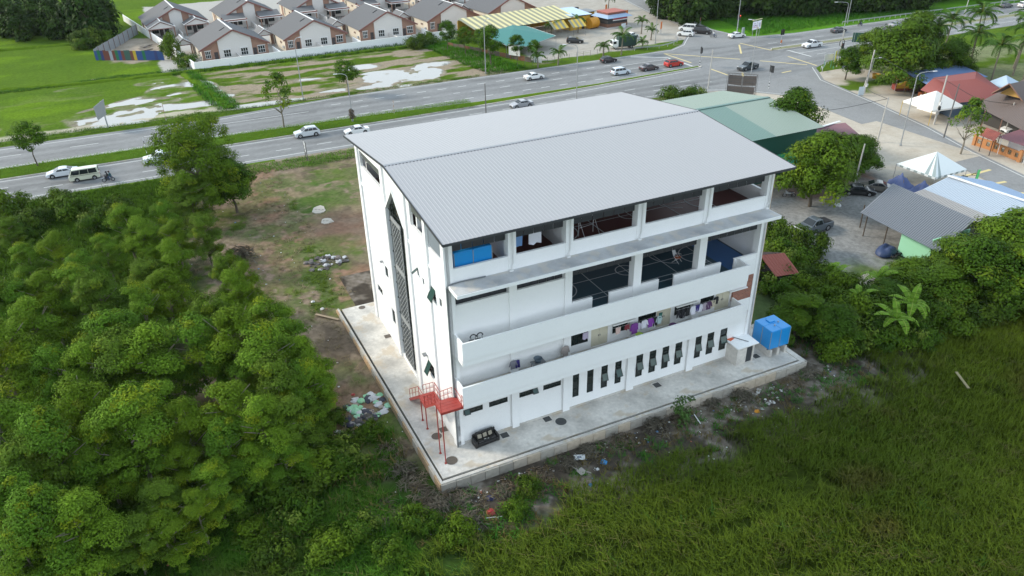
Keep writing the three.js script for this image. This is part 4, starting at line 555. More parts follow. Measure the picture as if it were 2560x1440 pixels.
const nutM = mat('coconut', [.16, .17, .04], .6);
function palm(label, x, z, h, s, lean = .06, group, n = 15, y = -.42) { const t = thing('palm_tree', label, 'palm', [x, y, z], x * 3.1, group); const tr = new THREE.Mesh(palmTrunk, barkM); tr.name = 'trunk'; tr.scale.set(1, h, 1); tr.rotation.z = -lean; tr.castShadow = true; t.add(tr); const R = rng(Math.round(x * 7 + z)), tx = Math.sin(lean) * h, ty = Math.cos(lean) * h;
  for (let k = 0; k < n; k++) { const f = new THREE.Mesh(FRONDS[k % 3], leafC); f.name = 'frond'; f.position.set(tx, ty, 0); f.rotation.set(0, k * 2.4 + R() * .4, 0); f.rotation.order = 'YXZ'; f.rotation.z = k < 5 ? .35 + .3 * R() : -.05 + .4 * (R() - .6); f.scale.setScalar(s * (.85 + .3 * R())); f.castShadow = f.receiveShadow = true; t.add(f); }
  for (let k = 0; k < 4; k++) { const c = new THREE.Mesh(nutG, nutM); c.name = 'coconut'; c.position.set(tx + .2 * Math.cos(k * 1.6), ty - .15, .2 * Math.sin(k * 1.6)); t.add(c); } return t; }
[[1395, 162, 2.9, .85, 'young palm by the roadside, left end of the row before the car park'], [1345, 170, 2.8, .8, 'young palm behind the white sheet beside the sign board'], [1508, 142, 2.6, .85, 'young palm standing left of the green lorry'], [1553, 137, 4.6, 1.05, 'taller palm standing before the green lorry'], [1378, 92, 3, .85, 'palm close under the striped awning'], [1445, 82, 3.2, .9, 'palm with a dark stem at the edge of the car park by the awning'], [1520, 26, 3.5, .95, 'palm behind the red roofed kiosk'], [1603, 85, 3.4, .85, 'palm right of the kiosk beside the road'], [1627, 100, 2.6, .8, 'palm nearest the road at the junction corner'], [1605, 122, 1.6, .7, 'low palm on the junction corner lawn'], [125, 52, 4.5, 1.2, 'palm rising from the thicket at the upper left']].forEach(([u, v, h, s, l]) => { const p = at(u, v); palm(l, p.x, p.z, h, s); });
[[147, -64, 12, 1.5], [141, -60, 9, 1.45], [150, -56, 10, 1.5], [137, -52, 8.5, 1.4], [144, -50, 8.5, 1.4], [152, -47, 10, 1.5], [156, -60, 11, 1.5], [139, -68, 9.5, 1.35], [131, -70, 8, 1.3], [134, -63, 6, 1.2], [161, -52, 11, 1.5], [148, -72, 9, 1.4]].forEach(([x, z, h, s], i) => palm('tall coconut palm in the grove behind the red and blue roofs', x, z, h, s, .09, 'coconut palms of the right hand grove', 17));
function bananaLeaf(seed, len, w, droop) { const R = rng(seed), P = [], K = [], n = 12; let x = 0, y = 0, a = 1.15; const pts = [[0, 0, a]]; for (let i = 0; i < n; i++) { x += Math.cos(a) * len / n; y += Math.sin(a) * len / n; a -= droop / n; pts.push([x, y, a]); }
  for (let i = 0; i < n; i++) { const t0 = i / n, t1 = (i + 1) / n, W = t => w * Math.pow(Math.sin(Math.PI * clamp(.1 + t * .88)), .6) * (t < .12 ? .15 : 1); for (const s of [-1, 1]) { const [x0, y0] = pts[i], [x1, y1] = pts[i + 1], tear = R() < .35 ? .06 : 0, f = .85 + .35 * R(), c = [.13 * f, .24 * f, .022 * f]; const d0 = .18 * W(t0), d1 = .18 * W(t1); P.push(x0, y0, 0, x1 - tear, y1, 0, x1 - tear, y1 - d1, s * W(t1), x0, y0, 0, x1 - tear, y1 - d1, s * W(t1), x0 + tear, y0 - d0, s * W(t0)); for (let k = 0; k < 6; k++) K.push(...c); }
    const [x0, y0] = pts[i], [x1, y1] = pts[i + 1]; P.push(x0, y0 + .01, -.03, x0, y0 + .01, .03, x1, y1 + .01, .02, x0, y0 + .01, -.03, x1, y1 + .01, .02, x1, y1 + .01, -.02); for (let k = 0; k < 6; k++) K.push(.24, .30, .06); }
  const g = new THREE.BufferGeometry(); g.setAttribute('position', new THREE.BufferAttribute(new Float32Array(P), 3)); g.setAttribute('color', new THREE.BufferAttribute(new Float32Array(K), 3)); g.computeVertexNormals(); return g; }
const BL = [bananaLeaf(1, 2.6, .36, 1.6), bananaLeaf(2, 2.4, .38, 2.4), bananaLeaf(3, 2.2, .33, 2.9)];
[[2225, 830, 1.15, 'largest banana plant with drooping leaves at the edge of the reeds', 2.6], [2262, 800, 1.1, 'banana plant leaning right behind the largest one', 3.0], [2065, 690, .95, 'banana plant beside the gravel lot', 1.8], [2085, 690, .8, 'small banana plant beside the broken slab', 1.5], [2185, 715, 1.0, 'banana plant with one upright leaf by the pale broken slab', 2.2], [2135, 770, .9, 'banana plant with yellowing leaves in the overgrown belt', 2.4]].forEach(([u, v, s, l, h]) => { const p = at(u, v + 25); const t = thing('banana_plant', l, 'banana plant', [p.x, p.y, p.z], u); obj('stem', cyl(.13, .09, h, 0, 0, 0, 8), mat('banana stem', [.16, .18, .06], .8), t); const R = rng(u); for (let k = 0; k < 9; k++) { const f = new THREE.Mesh(BL[k % 3], leafC); f.name = 'leaf'; f.position.set(0, h - .1, 0); f.rotation.set(0, k * 2.4 + R() * .5, k === 0 ? .35 : -.15 * R(), 'YXZ'); f.scale.setScalar(s * (.9 + .25 * R())); f.castShadow = f.receiveShadow = true; t.add(f); } });
// ---------- grasses ----------
function tuft(seed, n, h, spread, w, bend) { const R = rng(seed), P = [], N = []; for (let k = 0; k < n; k++) { const a = R() * 6.283, r = spread * Math.sqrt(R()), x = Math.cos(a) * r, z = Math.sin(a) * r, b = R() * 6.283, H = h * (.55 + .6 * R()), l = bend * H * (.4 + R()), dx = Math.cos(b), dz = Math.sin(b), sx = -dz * w, sz = dx * w; const m = [x + dx * l * .3, H * .62, z + dz * l * .3], e = [x + dx * l, H * (1 - bend * .25), z + dz * l];
    P.push(x - sx, 0, z - sz, x + sx, 0, z + sz, m[0] + sx * .8, m[1], m[2] + sz * .8, x - sx, 0, z - sz, m[0] + sx * .8, m[1], m[2] + sz * .8, m[0] - sx * .8, m[1], m[2] - sz * .8, m[0] - sx * .8, m[1], m[2] - sz * .8, m[0] + sx * .8, m[1], m[2] + sz * .8, ...e); for (let i = 0; i < 9; i++) N.push(dx * .45, .9, dz * .45); }
  const g = new THREE.BufferGeometry(); g.setAttribute('position', new THREE.BufferAttribute(new Float32Array(P), 3)); g.setAttribute('normal', new THREE.BufferAttribute(new Float32Array(N), 3)); return g; }
function carpet(name, label, geo, spots, m) { const I = new THREE.InstancedMesh(geo, m, spots.length), M = new THREE.Matrix4(), q = new THREE.Quaternion(), e = new THREE.Euler(), c = new THREE.Color(); spots.forEach(([x, y, z, r, s, sy, col], i) => { M.compose(V(x, y, z), q.setFromEuler(e.set(0, r, 0)), V(s, sy, s)); I.setMatrixAt(i, M); I.setColorAt(i, c.setRGB(...col)); }); I.name = numbered(name); I.castShadow = I.receiveShadow = true; tag(I, label, 'grass', null, 'stuff'); scene.add(I); }
{
  const R = rng(77), reeds = [], weeds = [], low = [], verge = [];
  const inHall = (x, z) => x > -4.2 && x < 35 && z > -27.5 && z < 4.3;
  for (let x = -60; x < 125; x += .36) for (let z = -40; z < 46; z += .36) {
    const X = x + (R() - .5) * .4, Z = z + (R() - .5) * .4, r1 = R(), r2 = R(), r3 = R(); if (inHall(X, Z)) continue;
    const front = Z > 3.4 || (X > 35 && Z > -5.5 - (X - 35) * .10 + 2 * noise(X * .2, 3)) || (X < -3.4 && Z > 0 + (X + 4) * .14 + 3 * noise(X * .3, Z * .3, 6)); if (!front) continue;
    if (!seen(X, -.6, Z, 120)) continue;
    const strip = (X > -6.5 && X < 40 && Z < lerp(8.8, 7.6, ss(-4, 34, X)) + 4.0 * (fbm(X * .3, Z * .3, 8, 3) - .5)) || (X > 34 && X < 40 && Z < 6);
    if (strip) { if (r1 < .2 + .4 * ss(.55, .7, fbm(X * .35, Z * .35, 9, 3))) weeds.push([X, hgt(X, Z), Z, r2 * 6.28, .7 + .6 * r3, .35 + .4 * r2, r3 < .55 ? [.12 + .08 * r2, .09 + .06 * r2, .05] : [.05, .12 + .05 * r2, .02]]); continue; }
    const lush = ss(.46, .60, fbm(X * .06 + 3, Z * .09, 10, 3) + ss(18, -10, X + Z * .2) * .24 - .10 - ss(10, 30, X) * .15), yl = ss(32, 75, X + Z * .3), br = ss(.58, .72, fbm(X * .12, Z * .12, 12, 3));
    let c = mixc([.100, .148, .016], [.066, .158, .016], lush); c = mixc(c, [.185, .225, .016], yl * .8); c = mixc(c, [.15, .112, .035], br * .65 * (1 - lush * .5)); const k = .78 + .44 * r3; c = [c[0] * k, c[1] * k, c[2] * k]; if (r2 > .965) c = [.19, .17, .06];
    if (fbm(X * .2, Z * .42, 15, 3) < .36 && r1 < .75) continue; if (hash(Math.round(X * 3), Math.round(Z * 3), 5) > .992) c = mixc(c, [.05, .17, .03], .7);
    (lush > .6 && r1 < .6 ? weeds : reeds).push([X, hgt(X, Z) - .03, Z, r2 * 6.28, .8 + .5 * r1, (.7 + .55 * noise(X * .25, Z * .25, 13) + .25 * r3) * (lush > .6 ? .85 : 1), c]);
  }
  for (let x = -52; x < -1.5; x += .42) for (let z = -78; z < 8; z += .42) { // patchy yard grass, undergrowth beneath the wood
    const X = x + (R() - .5) * .5, Z = z + (R() - .5) * .5, r1 = R(), r2 = R(), r3 = R(); if (X > -4.3 && Z > -27.5 && Z < 4) continue; if (!seen(X, -.4, Z, 60)) continue; if (Z > -9 && X < -3.6 && (Z + 9) * .5 > X * -.25 - 3 + 5 * noise(X * .3, Z * .3, 14) && Z > -6) { const q = .75 + .6 * r3; if (r1 < .9 && Z < 4 && !(X > -7.5 && Z > .5)) weeds.push([X, hgt(X, Z), Z, r2 * 6.28, .9 + .5 * r3, .5 + .7 * r2, r2 > .88 ? [.17, .13, .05] : [.045 * q, .11 * q, .010 * q]]); continue; } if (Z > 0) continue;
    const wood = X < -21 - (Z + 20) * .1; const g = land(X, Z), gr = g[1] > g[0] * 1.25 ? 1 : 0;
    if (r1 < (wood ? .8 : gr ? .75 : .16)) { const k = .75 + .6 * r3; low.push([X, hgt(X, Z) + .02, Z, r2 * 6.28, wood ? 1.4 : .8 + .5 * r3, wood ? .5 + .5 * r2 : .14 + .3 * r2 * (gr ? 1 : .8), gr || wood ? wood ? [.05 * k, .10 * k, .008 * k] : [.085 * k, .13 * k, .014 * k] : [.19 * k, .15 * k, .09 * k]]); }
  }
  const strip = (x0, x1, z0, z1, st, h, f, y = null) => { for (let x = x0; x < x1; x += st) for (let z = z0; z < z1; z += st) { const X = x + (R() - .5) * st, Z = z + (R() - .5) * st, r = R(); if (!seen(X, 0, Z, 30)) continue; const c = f(X, Z, r); if (c) verge.push([X, y ?? hgt(X, Z), Z, r * 6.28, 1.2, h * (.6 + .8 * r), c]); } };
  strip(-60, 20, -77.8, -73.5, .5, .35, (x, z, r) => r < .8 ? [.07 + .04 * r, .15 + .06 * r, .02] : null);
  strip(-70, 40, -96, -90.8, .55, .16, (x, z, r) => [.07 + .04 * r, .14 + .08 * r, .02], -.2);
  strip(-70, 66, -113.8, -109.6, .6, .3, (x, z, r) => z < (x < 0 ? -110 : -112.6) && r < .8 ? [.06 + .04 * r, .12 + .06 * r, .02] : null);
  strip(-12, 62, -154.5, -149, .7, .8, (x, z, r) => r < .85 ? [.045, .10 + .05 * r, .015] : null);
  strip(48, 66, -150, -114, .6, .9, (x, z, r) => Math.abs(x - (56 - (z + 150) * .0) - (z + 132) * .1) < 5 && r < .8 ? [.07, .18 + .06 * r, .015] : null);
  strip(129, 200, -150, -116, .9, .8, (x, z, r) => x > 133 + (-z - 118) * .26 ? [.075, .19 + .08 * r, .02] : null);
  strip(-8.5, -1.5, -150, -114, .6, .7, (x, z, r) => Math.abs(x + 6.5 - (z + 133) * .16) < 2.4 ? [.07, .17 + .06 * r, .02] : null);
  strip(-60, -10, -156.5, -150.5, .7, .4, (x, z, r) => Math.abs(z + 153.5 + .05 * (x + 30)) < 1.6 ? [.05, .10 + .05 * r, .02] : null);
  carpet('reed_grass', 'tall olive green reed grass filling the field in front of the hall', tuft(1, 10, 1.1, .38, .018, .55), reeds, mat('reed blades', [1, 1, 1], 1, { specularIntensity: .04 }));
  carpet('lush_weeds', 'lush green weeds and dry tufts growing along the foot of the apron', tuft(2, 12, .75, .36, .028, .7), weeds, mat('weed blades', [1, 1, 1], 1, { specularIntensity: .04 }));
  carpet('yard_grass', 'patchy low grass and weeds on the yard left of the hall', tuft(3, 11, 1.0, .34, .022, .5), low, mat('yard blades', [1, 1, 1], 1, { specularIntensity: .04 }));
  carpet('verge_grass', 'rough grass along road verges and field edges', tuft(4, 10, 1.0, .4, .03, .5), verge, mat('verge blades', [1, 1, 1], 1, { specularIntensity: .04 }));
}
// ---------- vehicles ----------
const tyreM = mat('tyre rubber', [.018, .018, .018], .9), rimM = mat('alloy rim', [.42, .42, .43], .35, { metalness: .6 }), carGlass = mat('car glass', [.018, .022, .026], .05), headM = mat('headlamp', [.62, .64, .66], .12), tailM = mat('tail lamp', [.40, .015, .012], .25), plateM = mat('number plate', [.015, .015, .015], .5), trimB = mat('black plastic trim', [.022, .022, .024], .6);
const wheelG = {}; function wheelGeo(r, w) { const k = r + '|' + w; return wheelG[k] ??= [new THREE.LatheGeometry([[r * .62, -w / 2], [r * .93, -w / 2], [r, -w * .32], [r, w * .32], [r * .93, w / 2], [r * .62, w / 2]].map(p => new THREE.Vector2(...p)), 20).rotateX(Math.PI / 2), join([new THREE.CylinderGeometry(r * .63, r * .63, w * .7, 18).rotateX(Math.PI / 2), ...[0, 1, 2, 3, 4].map(i => bx(r * .12, r * .56, w * .9, 0, r * .3, 0).rotateZ(i * 1.2566)), new THREE.CylinderGeometry(r * .16, r * .16, w * .95, 10).rotateX(Math.PI / 2)])]; }
function wheel(t, x, z, r, w = .2) { const [a, b] = wheelGeo(r, w); const g = new THREE.Group(); g.name = 'wheel'; g.position.set(x, r, z); t.add(g); obj('tyre', a.clone(), tyreM, g); obj('rim', b.clone(), rimM, g); }
const TYPES = {
  sedan: { L: 4.5, W: 1.74, H: 1.46, tr: .85, rr: 1.5, rf: 2.55, hs: 3.4, deck: 1.0, cowl: .98, nose: .74, wr: .33, w0: .9, w1: 3.62 },
  coupe: { L: 4.6, W: 1.78, H: 1.42, tr: .7, rr: 1.5, rf: 2.6, hs: 3.5, deck: 1.02, cowl: .98, nose: .72, wr: .34, w0: .9, w1: 3.7 },
  hatch: { L: 4.0, W: 1.7, H: 1.48, tr: .12, rr: .75, rf: 2.1, hs: 2.95, deck: .98, cowl: .98, nose: .74, wr: .31, w0: .65, w1: 3.2 },
  suv: { L: 4.5, W: 1.84, H: 1.68, tr: .1, rr: .6, rf: 2.45, hs: 3.3, deck: 1.12, cowl: 1.1, nose: .9, wr: .37, w0: .8, w1: 3.6 },
  mpv: { L: 4.45, W: 1.72, H: 1.64, tr: .08, rr: .4, rf: 2.75, hs: 3.6, deck: 1.0, cowl: 1.02, nose: .8, wr: .32, w0: .75, w1: 3.55 },
  bigmpv: { L: 4.9, W: 1.85, H: 1.85, tr: .06, rr: .3, rf: 3.3, hs: 4.15, deck: 1.05, cowl: 1.1, nose: .92, wr: .36, w0: .9, w1: 3.95 },
  van: { L: 4.4, W: 1.69, H: 1.96, tr: .04, rr: .16, rf: 3.75, hs: 4.28, deck: 1.12, cowl: 1.12, nose: .95, wr: .31, w0: .85, w1: 3.3 },
  pickup: { L: 5.3, W: 1.86, H: 1.8, tr: 1.8, rr: 2.05, rf: 3.05, hs: 3.95, deck: 1.12, cowl: 1.14, nose: .95, wr: .39, w0: 1.0, w1: 4.2 },
};
function car(type, color, label, x, z, turn, o = {}) {
  const T = { ...TYPES[type], ...o }, { L, W, H, tr, rr, rf, hs, deck, cowl, nose, wr, w0, w1 } = T, belt = Math.min(deck, cowl);
  const t = thing(o.name ?? ({ pickup: 'pickup_truck', van: 'van' }[type] ?? 'car'), label, o.cat ?? ({ pickup: 'pickup truck', van: 'van' }[type] ?? 'car'), [x, o.y ?? -.372, z], turn);
  const paint = mat('paint ' + color, color, .28, { clearcoat: .7, clearcoatRoughness: .1 });
  const arc = (cx, r) => { const p = []; for (let i = 0; i <= 8; i++) { const a = Math.PI * i / 8; p.push([cx - Math.cos(a) * r, .24 + Math.sin(a) * (r + .1)]); } return p; };
  const ar = wr + .05, side = [[.05, .24], ...arc(w0, ar), ...arc(w1, ar), [L - .08, .24], [L, .42], [L - .02, nose - .12], [L - .12, nose], [hs, cowl], [hs - .05, cowl + .01], [rf, H - .04], [rf - .25, H], [(rr + rf) / 2, H + .01], [rr + .15, H - .02], [rr, H - .07], [tr + .02, deck + .02], [tr, deck], [.1, deck - (type === 'pickup' ? 0 : .03)], [.02, deck - .14], [0, .5]];
  const dep = W - .24, taper = g => { const p = g.attributes.position; for (let i = 0; i < p.count; i++) { const y = p.getY(i), k = y > belt ? 1 - .2 * Math.min(1, (y - belt) / (H - belt)) : 1, X = p.getX(i), e = 1 - .05 * Math.pow(Math.abs(X - L / 2) / (L / 2), 4); p.setZ(i, p.getZ(i) * k * e); } g.computeVertexNormals(); return g; };
  const body = new THREE.ExtrudeGeometry(shape(side), { depth: dep, bevelThickness: .12, bevelSize: .07, bevelOffset: -.07, bevelSegments: 3 }).translate(0, 0, -dep / 2);
  const cx = g => { if (Array.isArray(g)) g = join(g); g.translate(-L / 2, 0, 0); return g; };
  obj('body', cx(taper(body)), paint, t);
  obj('underbody', cx(bb(.25, L - .25, .16, .5, -W / 2 + .14, W / 2 - .14)), trimB, t);
  // windows, each a pane just proud of the body
  const wb = belt + .05, wt = H - .12, n = T.panes ?? (type === 'suv' || type === 'mpv' || type === 'bigmpv' || type === 'van' ? 3 : 2);
  const xl = y => lerp(tr + .22, rr + .2, (y - belt) / (H - belt)), xr = y => lerp(hs - .22, rf - .02, (y - cowl) / (H - cowl));
  for (const s of [-1, 1]) for (let k = 0; k < n; k++) {
    const a0 = lerp(xl(wb), xr(wb), k / n) + .03, a1 = lerp(xl(wb), xr(wb), (k + 1) / n) - .03, b0 = lerp(xl(wt), xr(wt), k / n) + .03, b1 = lerp(xl(wt), xr(wt), (k + 1) / n) - .03;
    const g = ext([[a0, wb], [a1, wb], [b1, wt], [b0, wt]], .02).translate(0, 0, s > 0 ? W / 2 - .006 : -W / 2 - .014); obj('window', cx(taper(g)), carGlass, t);
  }
  const pane = (x0, y0, x1, y1, w0_, w1_, off) => { const d = V(x1 - x0, y1 - y0, 0).normalize(), nn = V(off * -d.y, off * d.x, 0); return sheet([x0 + nn.x, y0 + nn.y, w0_], [x0 + nn.x, y0 + nn.y, -w0_], [x1 + nn.x, y1 + nn.y, -w1_], [x1 + nn.x, y1 + nn.y, w1_], .012); };
  const p1 = (a, b, k) => lerp(a, b, k);
  obj('windscreen', cx(pane(p1(hs - .04, rf, .06), p1(cowl, H - .04, .06), p1(hs, rf, .92), p1(cowl, H - .04, .92), W * .44, W * .36, -.03)), carGlass, t);
  obj('rear_window', cx(pane(p1(tr, rr, .1), p1(deck, H - .07, .1), p1(tr, rr, .92), p1(deck, H - .07, .92), W * .43, W * .355, .03)), carGlass, t);
  if (o.roof) obj('roof_panel', cx(taper(bb(rr + .1, rf - .1, H + .012, H + .03, -W * .44, W * .44))), o.roof, t);
  for (const s of [-1, 1]) {
    obj('headlight', cx(rbx(.2, .13, .34, .05, L - .12, nose - .1, s * (W / 2 - .28))), headM, t); obj('tail_light', cx(rbx(.1, type === 'sedan' || type === 'coupe' ? .14 : .3, .2, .03, .05, deck - .22, s * (W / 2 - .2))), tailM, t);
    obj('mirror', cx(rbx(.1, .13, .2, .04, hs - .5, belt + .1, s * (W / 2 + .06))), paint, t);
    wheel(t, w0 - L / 2, s * (W / 2 - .1), wr); wheel(t, w1 - L / 2, s * (W / 2 - .1), wr);
  }
  obj('grille', cx(rbx(.05, .2, W * .45, .02, L - .005, nose - .3, 0)), trimB, t); obj('bumper', cx([rbx(.12, .14, W * .86, .05, L - .06, .33, 0)]), trimB, t); obj('bumper', cx(rbx(.12, .14, W * .86, .05, .05, .36, 0)), trimB, t);
  obj('number_plate', cx(bx(.02, .11, .5, L + .03, .42, 0)), plateM, t); obj('number_plate', cx(bx(.02, .11, .46, -.02, .62, 0)), plateM, t);
  if (type === 'pickup') { obj('cargo_bed', cx(bb(.14, tr - .12, deck - .02, deck + .015, -W / 2 + .17, W / 2 - .17)), trimB, t); if (o.rollbar) obj('roll_bar', cx([...[-1, 1].map(s => bar(V(1.6, deck, s * .7), V(1.75, deck + .36, s * .6), .04)), bar(V(1.75, deck + .36, -.6), V(1.75, deck + .36, .6), .04), ...[-1, 1].map(s => bar(V(1.75, deck + .36, s * .6), V(.6, deck, s * .72), .03))]), trimB, t); }
  if (o.rack) for (const s of [-1, 1]) obj('roof_rail', cx(bar(V(rr + .3, H + .04, s * W * .34), V(rf - .2, H + .04, s * W * .34), .025)), rimM, t);
  return t;
}
const LEFT = Math.PI, RIGHT = 0;
const silver = [.52, .55, .58], wht = [.80, .80, .79], blk = [.012, .012, .014];
car('coupe', [.66, .69, .73], 'pale silver sedan overtaking the cream van on the near carriageway', -32.5, -87.9, LEFT);
{ const t = car('van', [.66, .66, .52], 'old cream minivan on the near carriageway beside the motorcycle', -29.2, -84.4, LEFT, { name: 'van' }); obj('trim_line', bb(-2.1, 1.9, .98, 1.01, -.86, .86), trimB, t); obj('curtain', bb(-.2, .5, 1.32, 1.5, .79, .80), mat('pink cloth', [.5, .25, .22], .9), t); }
car('pickup', [.78, .80, .82], 'white pickup half hidden by the tall spreading tree', -18.0, -87.6, LEFT);
car('suv', [.60, .63, .65], 'silver white SUV with roof rails on the near carriageway', 6.5, -89.0, LEFT, { rack: 1 });
car('sedan', [.79, .79, .78], 'white sedan partly hidden behind the left roof corner', 14.8, -86.0, LEFT);
car('coupe', [.33, .33, .35], 'grey sedan peeping over the far eave of the hall roof', 48, -86.5, LEFT);
car('sedan', [.81, .81, .80], 'white old sedan alone on the far carriageway', 59.9, -104.6, RIGHT);
car('mpv', [.62, .67, .73], 'silver blue people carrier last in the queue at the lights', 78.6, -98.6, RIGHT);
car('sedan', [.055, .035, .038], 'dark maroon sedan in the middle of the queue at the lights', 86.2, -98.7, RIGHT);
car('suv', [.50, .03, .022], 'red compact SUV with black roof first at the lights', 93.2, -98.9, RIGHT, { roof: mat('black roof paint', blk, .3), H: 1.6 });
car('hatch', [.018, .014, .018], 'black hatchback in the outer lane near the green lorry', 82.4, -109.9, RIGHT);
car('suv', blk, 'black car parked on the restaurant lot below the awning', 86.3, -132.8, -.55, { H: 1.55, y: -.4 });
car('sedan', [.75, .78, .76], 'white car parked behind the palms and the green lorry', 102.5, -130.8, .25, { y: -.4 });
car('suv', wht, 'white SUV turning up the top road, nearest of the pair', 116.2, -125.2, 2.25);
car('bigmpv', [.79, .79, .78], 'white people carrier farthest up the top road', 121, -130.6, 2.2);
car('bigmpv', [.022, .018, .018], 'black people carrier waiting at the top road stop line', 121.8, -125.2, -.95);
car('coupe', wht, 'white sedan crossing the junction before the bright grass', 126.4, -116.6, -.12, { y: -.372 });
car('pickup', [.035, .045, .052], 'dark grey pickup crossing the middle of the junction', 105.6, -88.0, LEFT + .12);
car('pickup', [.78, .79, .80], 'white pickup beside the right hand reserve, approaching the junction', 134.4, -97.9, LEFT, { rollbar: 1 });
car('sedan', [.06, .065, .075], 'dark sedan on the far carriageway right of the junction', 153.7, -107.9, RIGHT);
car('suv', [.022, .028, .030], 'black SUV behind the white pickup at the right hand reserve', 152.1, -97.0, LEFT);
car('coupe', [.38, .40, .43], 'light grey sedan farthest right before the palms on the far carriageway', 172.3, -105.2, RIGHT);
car('sedan', [.10, .105, .11], 'grey car at the far right end of the highway', 224, -109.5, RIGHT); car('suv', wht, 'white SUV at the far right end of the highway', 229, -107, RIGHT);
car('pickup', [.095, .112, .13], 'grey pickup parked on the gravel lot right of the hall', 56.5, -18.2, LEFT + .02, { y: -.52, rollbar: 1, rack: 1 });
car('sedan', [.14, .125, .11], 'old weathered grey brown sedan parked under the trees', 74.0, -24.0, 2.35, { y: -.45 });
car('sedan', [.012, .012, .014], 'black sedan parked under the trees beside the old grey brown sedan', 70.8, -24.2, -.65, { y: -.45 });
car('coupe', wht, 'white car parked behind the orange lattice wall at the right edge', 115, -31.6, 2.9, { y: -.4 });
{ // lorry
  const t = thing('lorry', 'lorry with white cab and open dark green canvas box on the lot edge', 'lorry', [93.6, -.4, -121.0], 2.95), g = mat('green tarpaulin', [.018, .05, .040], .7), c = mat('cab white', wht, .4);
  obj('cab', [rbx(1.6, 1.7, 2.0, .12, 2.4, 1.35, 0)], c, t); obj('windscreen', bx(.03, .7, 1.7, 3.2, 1.7, 0), carGlass, t); for (const s of [-1, 1]) { obj('window', bx(.8, .6, .02, 2.6, 1.7, s * 1.005), carGlass, t); obj('headlight', rbx(.06, .16, .3, .02, 3.2, .8, s * .7), headM, t); }
  obj('cargo_box', [bb(-3.2, 1.5, .75, 3.0, -1.05, -1.0), bb(-3.2, 1.5, .75, 3.0, 1.0, 1.05), bb(1.45, 1.5, .75, 3.0, -1, 1), bb(-3.2, 1.5, 3.0, 3.06, -1.06, 1.06)], g, t); obj('cargo_floor', bb(-3.2, 1.5, .7, .8, -1, 1), mat('brown boards', [.10, .055, .035], .9), t); obj('tail_board', bb(-3.24, -3.19, .75, 1.6, -1, 1), mat('brown tail board', [.16, .07, .045], .8), t); obj('chassis', bb(-3.1, 3.0, .45, .7, -.5, .5), trimB, t);
  for (const s of [-1, 1]) { wheel(t, 2.3, s * .85, .42, .26); wheel(t, -1.9, s * .85, .42, .3); }
}
// ---------- motorcycles and riders ----------
function figure(bones, box, res) { // bones: [a, b, ra, rb]; one smooth body
  const [c, s] = box, mc = new MarchingCubes(res, new THREE.MeshBasicMaterial(), false, false, 60000), n = res, half = n / 2, p = V(0, 0, 0), ab = V(0, 0, 0), ap = V(0, 0, 0); mc.isolation = 0;
  for (let k = 0; k < n; k++) for (let j = 0; j < n; j++) for (let i = 0; i < n; i++) { p.set((i - half) / half * s + c[0], (j - half) / half * s + c[1], (k - half) / half * s + c[2]); let d = 9; for (const [a, b, ra, rb] of bones) { ab.set(b[0] - a[0], b[1] - a[1], b[2] - a[2]); ap.set(p.x - a[0], p.y - a[1], p.z - a[2]); const t = clamp(ap.dot(ab) / ab.lengthSq()); const e = ap.addScaledVector(ab, -t).length() - lerp(ra, rb, t), q = clamp(.5 + .5 * (d - e) / .035); d = lerp(d, e, q) - .035 * q * (1 - q); } mc.field[i + j * n + k * n * n] = -d; }
  mc.update(); const cnt = mc.count, g = new THREE.BufferGeometry(); const pos = mc.positionArray.slice(0, cnt * 3); for (let i = 0; i < cnt; i++) for (let k = 0; k < 3; k++) pos[i * 3 + k] = pos[i * 3 + k] * s + c[k]; g.setAttribute('position', new THREE.BufferAttribute(pos, 3)); g.setAttribute('normal', new THREE.BufferAttribute(mc.normalArray.slice(0, cnt * 3), 3)); g.deleteAttribute('uv'); return g;
}
